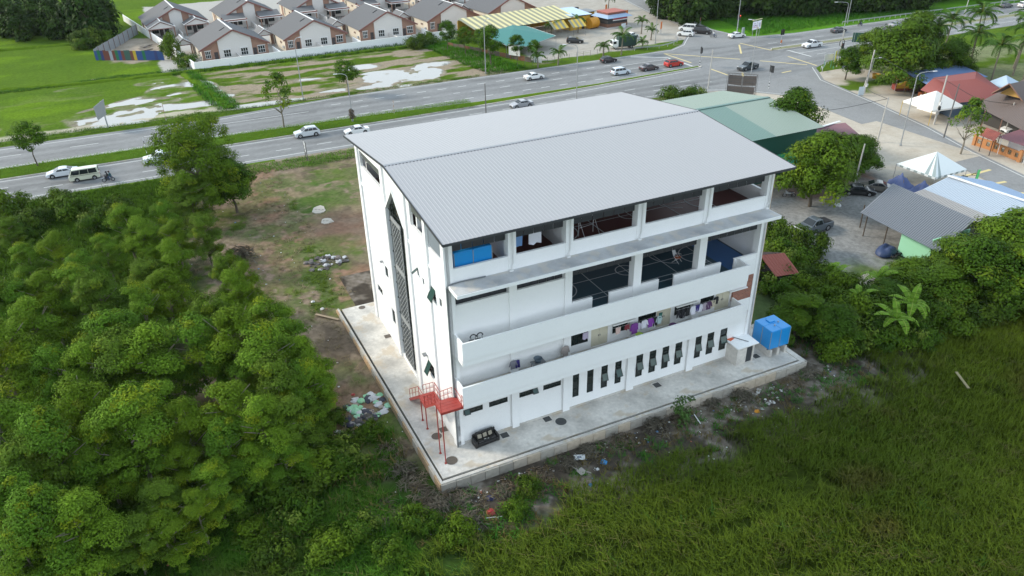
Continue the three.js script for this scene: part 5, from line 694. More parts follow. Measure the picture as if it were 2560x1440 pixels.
function rider(label, x, y, z, turn, top, legs, helmet, front, ox) {
  const t = thing('person', label, 'person', [x, y, z], turn); const o = ox, skin = mat('skin', [.30, .17, .11], .6);
  const hipY = .84, B = []; for (const s of [-1, 1]) B.push([[o, hipY, s * .09], [o + .42, .78, s * .2], .088, .062], [[o + .42, .78, s * .2], [o + .24, .36, s * .2], .06, .045], [[o + .24, .36, s * .2], [o + .40, .31, s * .2], .045, .04]);
  obj('trousers', figure(B, [[o + .2, .6, 0], .5], 44), legs, t);
  const A = [[[o, hipY + .02, 0], [o + .06, 1.12, 0], .145, .155], [[o + .06, 1.12, 0], [o + .09, 1.30, 0], .15, .11], [[o + .09, 1.32, 0], [o + .12, 1.46, 0], .055, .055], [[o + .13, 1.50, 0], [o + .15, 1.56, 0], .10, .095]]; for (const s of [-1, 1]) A.push([[o + .08, 1.29, s * .17], [o + .22, 1.06, s * .25], .062, .05], [[o + .22, 1.06, s * .25], front ? [o + .56, 1.02, s * .27] : [o + .38, .98, s * .14], .048, .036]);
  obj('jacket', figure(A, [[o + .25, 1.2, 0], .55], 48), top, t);
  for (const s of [-1, 1]) { const hx = front ? o + .6 : o + .42, hy = front ? 1.01 : .97, hz = front ? s * .27 : s * .13; const h = [rbx(.09, .035, .08, .014, hx, hy, hz)]; for (let k = 0; k < 4; k++) h.push(bar(V(hx + .04, hy + .005, hz - .03 + k * .02), V(hx + .075, hy - .02 - .004 * k, hz - .03 + k * .02), .009, 5)); h.push(bar(V(hx, hy, hz - s * .04), V(hx + .03, hy - .03, hz - s * .055), .01, 5)); obj('hand', h, skin, t); obj('shoe', rbx(.24, .08, .09, .03, o + .36, .28, s * .2), trimB, t); }
  obj('helmet', [new THREE.SphereGeometry(.145, 14, 10).scale(1.08, 1, .95).translate(o + .14, 1.58, 0)], helmet, t); obj('visor', new THREE.SphereGeometry(.148, 12, 8, 0, Math.PI * 2, 1.1, .6).scale(1.02, 1, .8).translate(o + .165, 1.57, 0), carGlass, t);
}
function motorcycle(label, x, z, turn, color, y = -.372) {
  const t = thing('motorcycle', label, 'motorcycle', [x, y, z], turn), p = mat('bike ' + color, color, .35, { clearcoat: .5 });
  for (const wx of [-.62, .62]) { const g = new THREE.Group(); g.name = 'wheel'; g.position.set(wx, .29, 0); t.add(g); obj('tyre', new THREE.TorusGeometry(.25, .045, 8, 22), tyreM, g); obj('rim', [new THREE.TorusGeometry(.2, .015, 6, 18), ...[0, 1, 2].map(i => bx(.4, .02, .02, 0, 0, 0, 0, 0, i * 1.05))], rimM, g); }
  obj('body', [rbx(.5, .22, .2, .07, .02, .6, 0), rbx(.3, .3, .24, .08, .32, .66, 0).rotateZ(.0), rbx(.4, .12, .18, .05, -.5, .66, 0), rbx(.3, .06, .1, .02, .62, .58, 0)], p, t); obj('engine', rbx(.34, .24, .22, .06, 0, .38, 0), mat('engine grey', [.12, .12, .125], .5), t); obj('seat', rbx(.72, .08, .22, .035, -.2, .76, 0), trimB, t);
  obj('fork', [-1, 1].map(s => bar(V(.62, .29, s * .07), V(.42, .95, s * .08), .022)), rimM, t); obj('handlebar', [bar(V(.4, .98, -.3), V(.4, .98, .3), .016), bar(V(.44, .9, 0), V(.4, .98, 0), .03)], trimB, t); obj('headlight', rbx(.12, .14, .16, .04, .5, .88, 0), headM, t); obj('tail_light', rbx(.06, .06, .12, .02, -.72, .68, 0), tailM, t); obj('exhaust', bar(V(-.1, .3, .13), V(-.7, .36, .15), .04), rimM, t); for (const s of [-1, 1]) obj('mirror', rbx(.03, .06, .1, .015, .38, 1.14, s * .24), trimB, t);
  obj('swing_arm', [-1, 1].map(s => bar(V(-.62, .29, s * .08), V(-.05, .4, s * .09), .025)), trimB, t);
}
const black = mat('black cloth', [.018, .018, .022], .85), jeans = mat('blue jeans', [.07, .10, .17], .85), hBlack = mat('black helmet', blk, .25), hRed = mat('dark helmet', [.05, .02, .02], .3), teal = mat('teal cloth', [.03, .09, .11], .85), whiteC = mat('white cloth', [.6, .6, .6], .85);
motorcycle('dark blue motorcycle carrying two riders beside the cream van', -25.9, -81.6, LEFT, [.01, .035, .09]);
rider('front rider in black on the dark blue motorcycle', -25.9, -.372, -81.6, LEFT, black, black, hBlack, true, -.08); rider('pillion rider in dark teal jacket and blue jeans on the dark blue motorcycle', -25.9, -.372, -81.6, LEFT, teal, jeans, hRed, false, -.46);
motorcycle('small motorcycle waiting beside the black people carrier', 121.3, -119.9, -.9, [.3, .3, .3]); rider('rider in pale shirt on the small motorcycle at the top road', 121.3, -.372, -119.9, -.9, whiteC, jeans, hRed, true, -.08);
motorcycle('motorcycle riding along the guard rail right of the junction', 165.2, -111.2, RIGHT, [.02, .02, .03]); rider('rider in dark clothes on the motorcycle by the guard rail', 165.2, -.372, -111.2, RIGHT, black, jeans, hBlack, true, -.08);
motorcycle('moped with white leg shield parked under the trees beside the hall', 61.5,-27.9, 2.6, [.55, .55, .55], -.42);
// ---------- terrace of new houses behind ----------
const hWhite = mat('house pale plaster', [.62, .59, .56], .85), hBrown = mat('house brown plaster', [.30, .175, .125], .85), hCream = mat('house cream plaster', [.66, .58, .47], .85), hRoof = mat('grey tile roof', [.135, .132, .135], .7), hTrim = mat('maroon fascia', [.20, .085, .07], .7), hEdge = mat('white roof edge', [.7, .69, .68], .6), doorM = mat('dark brown door', [.045, .035, .035], .6), wFrame = mat('white window frame', [.72, .72, .72], .5), slabM = mat('pale porch slab', [.55, .52, .50], .8);
const hw = { rows: 2, cols: 3, fr: wFrame, pn: paneM, t: .07 };
function gable(t, x0, x1, y, pk, z0, z1, m, over = .5) { // ridge along z
  const c = (x0 + x1) / 2, sl = (pk - y) / (c - x0), xa = x0 - over, xb = x1 + over, ya = y - sl * over, zf = z0 + over, zb = z1 - over;
  obj('roof_slope', ribbed([xa, ya, zb], [xa, ya, zf], [c, pk, zf], [c, pk, zb], .34, .05, 'tile'), m, t); obj('roof_slope', ribbed([xb, ya, zb], [xb, ya, zf], [c, pk, zf], [c, pk, zb], .34, .05, 'tile'), m, t);
  for (const [z, n] of [[zf, 1], [zb, -1]]) for (const s of [-1, 1]) { const a = s < 0 ? xa : xb, l = Math.hypot(c - a, pk - ya); obj('fascia', new THREE.BoxGeometry(l, .38, .1).rotateZ(Math.atan2(pk - ya, c - a) + (s > 0 ? Math.PI : 0)).translate((a + c) / 2, (ya + pk) / 2 - .17, z + n * .03), hTrim, t); }
  obj('ridge_cap', [bx(.24, .07, zf - zb, c - .11, pk - .03, (zf + zb) / 2, 0, 0, .42), bx(.24, .07, zf - zb, c + .11, pk - .03, (zf + zb) / 2, 0, 0, -.42)], hEdge, t);
}
function porch(t, x0, x1, z0, z1, y) { // small flat roofed porch with hipped upstand, front at z1
  obj('porch_roof', [bb(x0, x1, y, y + .12, z0, z1)], slabM, t); obj('porch_fascia', [bb(x0 - .05, x1 + .05, y - .12, y + .22, z1, z1 + .08), bb(x0 - .08, x0, y - .12, y + .22, z0, z1), bb(x1, x1 + .08, y - .12, y + .22, z0, z1)], hTrim, t); obj('porch_edge', [bb(x0 - .06, x1 + .06, y - .34, y - .12, z1 - .02, z1 + .1), bb(x0 - .1, x0, y - .34, y - .12, z0, z1), bb(x1, x1 + .1, y - .34, y - .12, z0, z1)], hEdge, t);
  obj('porch_slope', sheet([x0, y + .14, z1 - 1.6], [x1, y + .14, z1 - 1.6], [x1, y + 1.2, z0], [x0, y + 1.2, z0], .08), hRoof, t);
  for (const x of [x0 + .25, x1 - .25]) obj('column', bb(x - .14, x + .14, 0, y - .34, z1 - .5, z1 - .22), hBrown, t);
}
function gporch(t, x0, x1, z0, z1, y, pk) { const c = (x0 + x1) / 2; for (const s of [x0, x1]) obj('porch_roof', sheet([s, y, z0], [s, y, z1 + .4], [c, pk, z1 + .4], [c, pk, z0], .1), hRoof, t); obj('porch_edge', [...[[x0, 1], [x1, -1]].map(([a, q]) => new THREE.BoxGeometry(Math.hypot(c - a, pk - y), .2, .1).rotateZ(Math.atan2(pk - y, c - a) + (q < 0 ? Math.PI : 0)).translate((a + c) / 2, (y + pk) / 2 + .03, z1 + .45)), bx(.3, .08, z1 - z0 + .4, c, pk + .03, (z0 + z1) / 2), bx(.12, .16, z1 - z0 + .4, x0, y, (z0 + z1) / 2 + .2), bx(.12, .16, z1 - z0 + .4, x1, y, (z0 + z1) / 2 + .2)], hEdge, t); obj('porch_gable', ext([[x0 + .2, y - .3], [x1 - .2, y - .3], [x1 - .2, y], [c, pk - .25], [x0 + .2, y]], .1).translate(0, 0, z1), hWhite, t); obj('porch_fascia', [bx(x1 - x0 - .4, .2, .12, c, y - .35, z1 + .06), ...[[x0 + .3, 1], [x1 - .3, -1]].map(([a, q]) => new THREE.BoxGeometry(Math.hypot(c - a, pk - y - .3), .16, .06).rotateZ(Math.atan2(pk - y - .3, c - a) + (q < 0 ? Math.PI : 0)).translate((a + c) / 2, (y + pk) / 2 - .22, z1 + .13))], hTrim, t); for (const x of [x0 + .4, x1 - .4]) obj('column', bb(x - .14, x + .14, 0, y - .3, z1 - .3, z1), hBrown, t); }
function semi(label, x, z, turn, front, o = {}) {
  const t = thing('semi_detached_house', label, 'house', [x, -.4, z], turn, o.group), w = 16.2, d = o.d ?? 16.5, ey = 3.45, pk = 7.35, h = w / 2;
  if (front === 'back') { // garden side faces us: white centre wall, brown wings, windows and doors
    obj('gable_wall', ext([[-h, 0], [h, 0], [h, ey - .25], [0, pk - .3], [-h, ey - .25]], .2).translate(0, 0, -.2), hBrown, t);
    obj('centre_wall', ext([[-4, 0], [4.1, 0], [4.1, 5.05], [0, pk - .42], [-4, 5.1]], .3).translate(0, 0, -.06), hWhite, t);
    for (const [wx, ww, y0, wh] of [[-6.7, 1.3, 1.0, 1.75], [-2.1, 1.75, .9, 1.75], [2.1, 1.75, .9, 1.75], [6.4, 1.75, .9, 1.75]]) { const on = Math.abs(wx) < 4; windowAt(t, wx, y0, on ? .28 : .05, ww, wh, 0, hw); obj('window_hood', bx(ww + .3, .1, .32, wx, y0 + wh + .1, on ? .38 : .16), hEdge, t); }
    for (const dx of [-4.75, 4.75]) { const dd = obj('door', bb(dx - .45, dx + .45, .05, 2.3, 0, .06), doorM, t); obj('handle', bb(dx + .28, dx + .34, 1.1, 1.25, .06, .1), greyPipe, dd); }
    obj('dividing_wall', bb(-.08, .08, 0, 1.7, .26, 6.5), hWhite, t);
  } else {
    obj('gable_wall', ext([[-h, 0], [h, 0], [h, ey - .25], [0, pk - .3], [-h, ey - .25]], .2).translate(0, 0, -.2), hWhite, t);
    for (const s of [-1, 1]) obj('brick_panel', ext([[s * 1.7, 3.2], [s * 3.6, 3.2], [s * 3.6, 5.2], [s * 1.7, 6.1]], .12).translate(0, 0, 0), hBrown, t);
    obj('centre_wall', ext([[-1.7, 0], [1.7, 0], [1.7, 6.15], [0, pk - .5], [-1.7, 6.15]], .25), hWhite, t);
    if (o.porch === 'gable') { gporch(t, -8.6, -1.2, 0, 5.2, 3.1, 4.9); gporch(t, 1.2, 8.2, 0, 4.2, 3.1, 4.7); } else { porch(t, -8.4, -1.9, 0, 5, 3.0); porch(t, 1.9, 8.4, 0, 5, 3.0); }
    for (const s of [-1, 1]) { windowAt(t, s * 6.2, .8, .03, 1.8, 1.7, 0, { ...hw, fr: frameM }); windowAt(t, s * 3.1, .8, .03, 1.2, 1.7, 0, { ...hw, cols: 2, fr: frameM }); const dd = obj('door', bb(s * 4.6 - .5, s * 4.6 + .5, .05, 2.3, 0, .06), doorM, t); obj('handle', bb(s * 4.6 + .3, s * 4.6 + .36, 1.1, 1.25, .06, .1), greyPipe, dd); obj('gate', [0, 1, 2, 3, 4, 5, 6, 7].map(i => bx(.1, 1.3, .05, s * 5 - 2 + i * .55, .7, 8)).concat([bx(4, .08, .06, s * 5, 1.3, 8)]), trimB, t); }
    obj('dividing_wall', bb(-.1, .1, 0, 1.5, .26, 8), hWhite, t);
  }
  obj('rear_wall', ext([[-h, 0], [h, 0], [h, ey - .25], [0, pk - .3], [-h, ey - .25]], .2).translate(0, 0, -d), hBrown, t);
  for (const s of [-1, 1]) { const wx = s * (h - .1); obj('side_wall', bb(wx - .1, wx + .1, 0, ey - .2, -d + .2, -.2), hCream, t); obj('side_panel', bb(s * h - .02, s * h + .03, 0, ey - .4, -d + 2.4, -d + 4.6), hBrown, t); windowAt(t, s * (h + .02), .6, -d + 6.2, 1.0, 2.1, s * Math.PI / 2, { rows: 2, cols: 2, fr: frameM, t: .06 }); windowAt(t, s * (h + .02), 1.7, -4.2, 1.5, .5, s * Math.PI / 2, { rows: 1, cols: 3, fr: hTrim, t: .06 }); obj('air_conditioner', [rbx(.35, .6, .8, .04, s * (h + .22), 1.2, -1.6), new THREE.CylinderGeometry(.22, .22, .37, 14).rotateZ(Math.PI / 2).translate(s * (h + .23), 1.2, -1.5)], mat('air conditioner', [.5, .5, .5], .5), t); }
  gable(t, -h, h, ey, pk, .1, -d, hRoof); const sl = (pk - ey) / h; obj('roof_vent', bx(1.5, .12, .3, -1.5, pk - 1.5 * sl + .12, -5, 0, 0, Math.atan(sl)), trimB, t);
  if (front === 'back') gporch(t, -h - 4.2, -h - .1, -d - 1.5, -d + 4, 2.9, 4.3);
  return t;
}
const TR = .075;
[[4.0, -159.8, 'house nearest the left end of the white garden wall'], [24.6, -161.7, 'house second from left in the front row'], [45.0, -163.8, 'house third from left in the front row'], [65.2, -166.0, 'house fourth in the front row by the striped awning'], [85.0, -168.4, 'house at the right end of the front row']].forEach(([x, z, l]) => semi('grey roofed semi detached ' + l, x, z, TR, 'back'));
semi('grey roofed semi detached house with gabled porches, left of the back row', -6.5, -203, TR, 'front', { porch: 'gable' });
[[14.2, 'second from the left in the back row'], [35.4, 'third in the back row'], [56, 'fourth in the back row'], [76.5, 'at the right end of the back row']].forEach(([x, l], i) => semi('grey roofed semi detached house with flat porches ' + l, x, -204 - i * 2, TR, 'front'));
// boundary walls
function wall(name, label, pts, h, th, m, cap, y = -.4) { const t = thing(name, label, name.includes('fence') ? 'fence' : 'wall'); for (let i = 0; i + 1 < pts.length; i++) { const [a, b] = [V(pts[i][0], 0, pts[i][1]), V(pts[i + 1][0], 0, pts[i + 1][1])], l = a.distanceTo(b), c = a.clone().lerp(b, .5), r = -Math.atan2(b.z - a.z, b.x - a.x); obj('wall_panel', bx(l, h + .6, th, c.x, y + h / 2 - .3, c.z, r), m, t, 1); if (cap) obj('coping', bx(l + th, .06, th + .08, c.x, y + h + .03, c.z, r), m, t, 1); } return t; }
wall('boundary_wall', 'long white garden wall in front of the new terrace', [[-20.7, -235.5], [-11.8, -185], [-6.66, -151.6], [30.9, -154.2], [61, -156.2]], 2.0, .16, wallM, 1);
[[14.2, -153, 13.4, -162], [35.2, -154.4, 34.6, -163], [55.3, -155.8, 55, -165]].forEach((p, i) => wall('party_wall', ['first', 'second', 'third'][i] + ' white wall between gardens of the front row, counted from the left', [[p[0], p[1]], [p[2], p[3]]], 1.7, .14, wallM, 1));
// coloured hoarding and grey corrugated fence round the building plot
{
  const t = thing('hoarding_fence', 'patchwork fence of blue, red, green and yellow metal sheets', 'fence'), cs = { b: [.035, .085, .26], g: [.02, .17, .08], r: [.19, .06, .045], y: [.55, .40, .04], w: [.36, .40, .46], d: [.05, .12, .10], v: [.045, .06, .19] }, seq = 'bgvrrwrgbrddrybbgbbbvbb', a = V(-28.4, -.4, -177.4), b = V(-12.6, -.4, -168.4), n = seq.length, R = rng(3), ry = -Math.atan2(b.z - a.z, b.x - a.x), l = a.distanceTo(b) / n;
  const g = ribbed([-l / 2, 0, 0], [l / 2, 0, 0], [l / 2, 2.5, .001], [-l / 2, 2.5, .001], .18, .04); for (let k = 0; k < n; k++) { const p = a.clone().lerp(b, (k + .5) / n), o = new THREE.Mesh(fix(g.clone()), mat('hoarding ' + seq[k], cs[seq[k]], .6)); o.name = 'metal_sheet'; o.castShadow = true; o.position.set(p.x, -.4 - .25 * R(), p.z); o.rotation.y = ry; t.add(o); }
  const t2 = thing('corrugated_fence', 'grey corrugated sheet fence running back from the coloured fence', 'fence'), c = V(-17.3, -.4, -209.5), n2 = 18, ry2 = -Math.atan2(c.z - a.z, c.x - a.x), l2 = a.distanceTo(c) / n2, g2 = ribbed([-l2 / 2, 0, 0], [l2 / 2, 0, 0], [l2 / 2, 2.7, .001], [-l2 / 2, 2.7, .001], .3, .06);
  for (let k = 0; k < n2; k++) { const p = a.clone().lerp(c, (k + .5) / n2), o = new THREE.Mesh(fix(g2.clone()), mat('grey sheet', [.30, .32, .34], .5, { metalness: .2 })); o.name = 'metal_sheet'; o.position.set(p.x, -.4 + .12 * R(), p.z); o.rotation.y = ry2; o.castShadow = true; t2.add(o); if (k % 2) obj('post', bx(.1, 2.8, .1, p.x + .12, 1, p.z - .1), hTrim, t2); }
  const t3 = thing('timber_pile', 'stack of planks and frames lying on the building plot behind the coloured fence', 'timber'); const wd = mat('grey timber', [.30, .27, .23], .9); for (let k = 0; k < 9; k++) obj('plank', bx(3.5, .12, .25, -18 + R() * 3, -.3 + k * .05, -183 - R() * 6, R() * 1.2), k % 3 ? wd : doorM, t3);
}
// ---------- restaurant by the highway ----------
{
  const t = thing('striped_awning', 'long yellow and grey striped restaurant awning before the end house', 'awning'); const A = mat('cream awning cloth', [.66, .58, .30], .8), B = mat('grey green awning cloth', [.27, .27, .19], .8);
  const e0 = V(62.3, 3.4, -141.5), e1 = V(94.5, 3.4, -146.5), r0 = V(61.4, 5.0, -153), r1 = V(93.4, 5.0, -158), n = 34; for (let k = 0; k < n; k++) { const q = (p0, p1, t_) => p0.clone().lerp(p1, t_).toArray(); obj('awning_strip', sheet(q(e0, e1, k / n), q(e0, e1, (k + 1) / n), q(r0, r1, (k + 1) / n), q(r0, r1, k / n), .05), k % 2 ? A : B, t); }
  for (let k = 0; k <= 6; k++) { const p = e0.clone().lerp(e1, k / 6); obj('post', bar(V(p.x, -.4, p.z), V(p.x, 3.4, p.z), .06), greyPipe, t); } obj('rear_wall', bx(32.4, 4.6, .2, 77.4, 2, -155.8, -Math.atan2(-5, 32)), mat('yellow ochre wall', [.50, .29, .04], .8), t);
  for (const [x, z, l, w] of [[86, -141.5, 'left small striped yellow canopy leaning on the main awning', 2.4], [91.5, -141.2, 'right small striped yellow canopy beside the palm', 2.2]]) { const s = thing('striped_canopy', l, 'awning', [x, 2.1, z], .1); for (let k = 0; k < 6; k++) obj('awning_strip', sheet([-w + k * w / 3, 0, 1.6], [-w + (k + 1) * w / 3, 0, 1.6], [-w + (k + 1) * w / 3, 1.6, -1], [-w + k * w / 3, 1.6, -1], .04), k % 2 ? mat('amber awning', [.66, .46, .08], .8) : B, s); for (const sx of [-1, 1]) obj('post', bar(V(sx * w * .9, -2.5, 1.5), V(sx * w * .9, 0, 1.5), .04), greyPipe, s); }
  const s = thing('shade_roof', 'large teal netting shade roof over the restaurant yard', 'shade roof'), n2 = mat('teal netting', [.055, .20, .185], .9); const P = [[63.5, 2.7, -146.3], [76.2, 3.4, -150.6], [79.2, 2.6, -130.2], [68.6, 1.9, -125.6], [64.3, 2.1, -128.4], [71.5, 3.7, -139]]; const tri = (a, b, c) => { const g = new THREE.BufferGeometry(); g.setAttribute('position', new THREE.BufferAttribute(new Float32Array([...a, ...b, ...c]), 3)); g.computeVertexNormals(); return g; };
  obj('net', [0, 1, 2, 3, 4].map(i => tri(P[i], P[(i + 1) % 5], P[5])), n2, s); for (const p of [...P.slice(0, 5), [78, 2.5, -137], [72, 2.3, -127.5]]) obj('post', bar(V(p[0], -.4, p[2]), V(...p), .05), rimM, s); for (let i = 0; i < 5; i++) obj('edge_tube', bar(V(...P[i]), V(...P[(i + 1) % 5]), .04), rimM, s);
  const f = thing('restaurant_fence', 'low dark plank fence and clutter wall along the left side of the restaurant', 'fence'); for (let k = 0; k < 14; k++) { const p = V(55.5, 0, -146).lerp(V(66.5, 0, -119), (k + .5) / 14); obj('fence_panel', rbx(1.95, 1.1 + .3 * hash(k, 3), .08, .02).rotateY(-Math.atan2(27, 11)).translate(p.x, .1, p.z), k % 3 ? mat('grey brown boards', [.13, .10, .08], .9) : mat('rusty sheet', [.20, .09, .05], .8), f); }
  const wsg = thing('sign_board', 'large blank white sign board among the round trees', 'sign board', [64.2, -.4, -123.6], -1.1); obj('board', rbx(3.4, 2.6, .08, .02, 0, 2.3, 0), wFrame, wsg); for (const x of [-1.3, 1.3]) obj('post', bar(V(x, 0, -.08), V(x, 3.4, -.08), .06), steelRed, wsg);
  const wb = thing('metal_sheet_fence', 'white corrugated sheet standing right of the sign board', 'fence', [67.8, -.4, -118.2], -.9); for (let k = 0; k < 2; k++) obj('metal_sheet', ribbed([k - 1, 0, 0], [k, 0, 0], [k, 1.9, .001], [k - 1, 1.9, .001], .2, .04), wFrame, wb);
  // yellow house with blue roof, orange tank, kiosk
  const y = thing('yellow_building', 'yellow restaurant kitchen with pale blue metal roof', 'building', [95.6, -.4, -152], .15); obj('wall', [bb(-3, 3.4, 0, 3.4, -4, 4)], mat('yellow paint', [.60, .36, .03], .7), y); obj('roof', ribbed([-3.6, 4.0, 4.7], [4.2, 3.8, 4.7], [4.2, 4.6, -4.6], [-3.6, 4.8, -4.6], .3, .05), mat('pale blue roof sheet', [.33, .47, .62], .5), y); obj('door', bb(1, 2, 0, 2.2, 4, 4.06), doorM, y); windowAt(y, -1.4, 1, 4.05, 1.6, 1.2, 0, { rows: 1, cols: 2 });
  const y2 = thing('yellow_building', 'low yellow outbuilding with dark doorways and flat grey roof', 'building', [102.5, -.4, -157.5], .15); obj('wall', bb(-3.2, 3.2, 0, 3, -2, 2), mat('yellow paint'), y2); for (const x of [-1.8, .2, 2.2]) obj('doorway', bb(x - .5, x + .5, 0, 2.2, 2, 2.05), doorM, y2); obj('roof', rbx(7, .14, 5, .03, 0, 3.1, .3), greyPipe, y2); obj('tank', cyl(.6, .6, 1.1, -1.5, 3.2, -.5, 16), blackM, y2);
  const ot = thing('orange_tank', 'orange ribbed plastic tank lying beside the kiosk', 'tank', [100.4, -.4, -147.6], .2); const om = mat('orange plastic tank', [.60, .27, .02], .45); obj('tank_body', new THREE.CylinderGeometry(1.45, 1.45, 3, 24).rotateZ(Math.PI / 2).translate(0, 1.45, 0), om, ot); for (let k = -2; k <= 2; k++) obj('rib', new THREE.TorusGeometry(1.46, .07, 8, 24).rotateY(Math.PI / 2).translate(k * .6, 1.45, 0), om, ot); obj('cradle', bb(-1.3, 1.3, 0, .3, -.8, .8), trimB, ot);
  const k = thing('kiosk', 'dark food kiosk with red flat roof, blue awnings and red and white banner', 'kiosk', [107, -.4, -148.4], .12); obj('base', bb(-4.2, 4.2, -.02, .15, -3.6, 4), slabM, k); obj('wall', bb(-3.6, 3.6, 1.1, 3, -3, 3), mat('dark kiosk boards', [.03, .03, .034], .7), k); obj('low_wall', bb(-3.65, 3.65, .15, 1.1, -3.05, 3.05), mat('brown brick dado', [.20, .10, .065], .9), k); obj('roof', rbx(6.6, .2, 5.4, .04, 0, 4.05, 0), mat('red roof sheet', [.36, .09, .06], .6), k); obj('clerestory', bb(-3.2, 3.2, 3, 3.95, -2.6, 2.6), hTrim, k); for (const [a, b, c, d] of [[[-4.6, 2.8, 4.2], [4.6, 2.8, 4.2], [3.3, 3.5, 2.7], [-3.3, 3.5, 2.7]], [[-4.6, 2.8, -3.6], [-4.6, 2.8, 4.2], [-3.3, 3.5, 2.7], [-3.3, 3.5, -2.7]]]) obj('awning', sheet(a, b, c, d, .04), mat('blue awning', [.30, .40, .55], .6), k); obj('banner', bx(5.2, .8, .05, .8, 2.3, 3.1), mat('red banner', [.42, .05, .07], .6), k); obj('banner_stripe', bx(5.2, .26, .05, .8, 1.95, 3.12), wFrame, k);
}
// ---------- plots right of the hall ----------
{
  const g = mat('green roof sheet', [.205, .265, .228], .5), gd = mat('darker green roof sheet', [.11, .198, .176], .5), gw = mat('green wall sheet', [.012, .085, .06], .6);
  const t = thing('warehouse', 'green metal warehouse with pale green gable roof behind the hall', 'warehouse'); const X0 = 46, X1 = 71.6, zf = -33, zb = -56, zr = -45, ye = 6.8, yr = 8.3;
  obj('roof_slope', ribbed([X0, ye, zb], [X1, ye, zb], [X1, yr, zr], [X0, yr, zr], .4, .04), g, t); obj('roof_slope', ribbed([X0, ye, zf], [62.5, ye, zf], [62.5, yr, zr], [X0, yr, zr], .4, .04), gd, t); obj('roof_slope', ribbed([62.5, ye, zf], [X1, ye, zf], [X1, yr, zr], [62.5, yr, zr], .4, .04), g, t); obj('ridge_cap', bx(X1 - X0, .08, .6, (X0 + X1) / 2, yr + .05, zr), gd, t);
  obj('wall', [bb(X0 + .5, X1 - .8, -.4, ye - .1, zf - .8, zf - .6), bb(X1 - .9, X1 - .7, -.4, ye, zb + .8, zf - .8), bb(X0 + .5, X1 - .8, -.4, ye - .1, zb + .6, zb + .8)], gw, t); obj('gable_infill', ext([[zf - .8, ye], [zb + .8, ye], [zr, yr - .15]], .15).rotateY(-Math.PI / 2).translate(X1 - .7, 0, 0), gw, t); obj('door', bb(X1 - .68, X1 - .62, -.4, 2.2, -38.5, -37.4), mat('grey steel door', [.3, .3, .3], .6), t); windowAt(t, 69, 2.4, zf - .58, 1.2, 1.2, 0, { rows: 1, cols: 2 }); obj('bird_dropping', [0, 1, 2, 3].map(i => bx(.3, .01, .25, 67.2 + hash(i, 1) * 1.6, 7.05 + .12 * hash(i, 4), -35.8 - i * .4)), wFrame, t);
  const ga = thing('green_awning', 'bright green awning at the near corner of the green warehouse', 'awning'); obj('awning', sheet([63.5, 3, -30], [68.6, 3, -30], [68.6, 3.8, -33.4], [63.5, 3.8, -33.4], .06), mat('bright green sheet', [.02, .26, .11], .6), ga); for (const x of [64, 68.2]) obj('post', bar(V(x, -.4, -30.2), V(x, 3, -30.2), .05), greyPipe, ga);
  const ph = thing('hut', 'low hut with faded purple metal roof and cream wall beside the side road', 'hut'); obj('roof', ribbed([73.8, 2.5, -34.8], [82.4, 2.5, -33.6], [84.6, 3.4, -40.6], [78.6, 3.4, -41.6], .3, .04), mat('purple roof sheet', [.23, .115, .135], .6), ph); obj('wall', ext([[75, -35.3], [81.8, -34.3], [83.4, -40], [79, -40.8]].map(([a, b]) => [a, -b]), 2.85).rotateX(-Math.PI / 2).translate(0, -.4, 0), mat('cream hut wall', [.55, .46, .33], .85), ph); obj('flashing', bx(5.4, .1, .4, 81.6, 3.5, -41, .15), wFrame, ph);
  const mr = mat('grey ribbed sheet', [.20, .205, .22], .5, { metalness: .2 }), lr = mat('pale blue ribbed sheet', [.47, .52, .58], .45, { metalness: .2 }), br = mat('beige ribbed sheet', [.36, .33, .31], .5);
  const gs = thing('open_shed', 'open shed with grey ribbed roof and mint green end wall', 'shed'); obj('roof', ribbed([60.4, 2.5, -14.9], [59.5, 2.5, -3.0], [68.3, 3.7, -5.3], [69.2, 3.7, -17.9], .28, .06), mr, gs); obj('mint_wall', [bb(61.0, 67.2, -.7, 2.9, -5.0, -4.85), bb(61, 61.15, -.7, 1.9, -9, -5)], mat('mint green plaster', [.30, .60, .40], .8), gs); for (const [x, z] of [[61, -14.2], [62.6, -16.2], [60.9, -11], [68.4, -16.5]]) obj('post', bar(V(x, -.6, z), V(x, x > 66 ? 3.4 : 2.6, z), .08), mat('timber post', [.10, .075, .055], .9), gs);
  const bs = thing('metal_roof_shed', 'shed with beige and pale blue ribbed roofs next to the grey roofed shed', 'shed'); obj('roof', ribbed([69.4, 3.3, -15.0], [68.6, 3.3, -3.2], [71.4, 3.35, -4.0], [71.8, 3.35, -15.2], .28, .05), br, bs); obj('roof', ribbed([71.8, 3.2, -15.4], [71.2, 3.2, -3.4], [77.0, 4.0, -4.0], [78.0, 4.0, -15.9], .28, .05), lr, bs); obj('ridge_cap', bx(.5, .08, 12, 77.5, 4.05, -9.9, .08), wFrame, bs); obj('roof', ribbed([78.0, 4.0, -15.5], [77.0, 4.0, -4.0], [81.5, 3.2, -4.8], [82.2, 3.2, -13.2], .28, .05), mat('blue ribbed sheet', [.36, .46, .60], .45), bs); obj('wall', bb(70, 80.5, -.5, 3, -13.5, -5), slabM, bs);
  // striped tent, blue sheets
  const st = thing('striped_tent', 'white gazebo tent with grey striped panels beside the side road', 'tent', [82.6, -.4, -22.5], .02), tw = mat('white tent cloth', [.74, .78, .78], .7, { transmission: .15, thickness: 0 }), tg = mat('grey tent stripe', [.26, .31, .31], .7); const c4 = [[-3.3, 2.6, -3.1], [3.3, 2.6, -3.1], [3.3, 2.6, 3.3], [-3.3, 2.6, 3.3]], ap = V(.6, 4.7, 0);
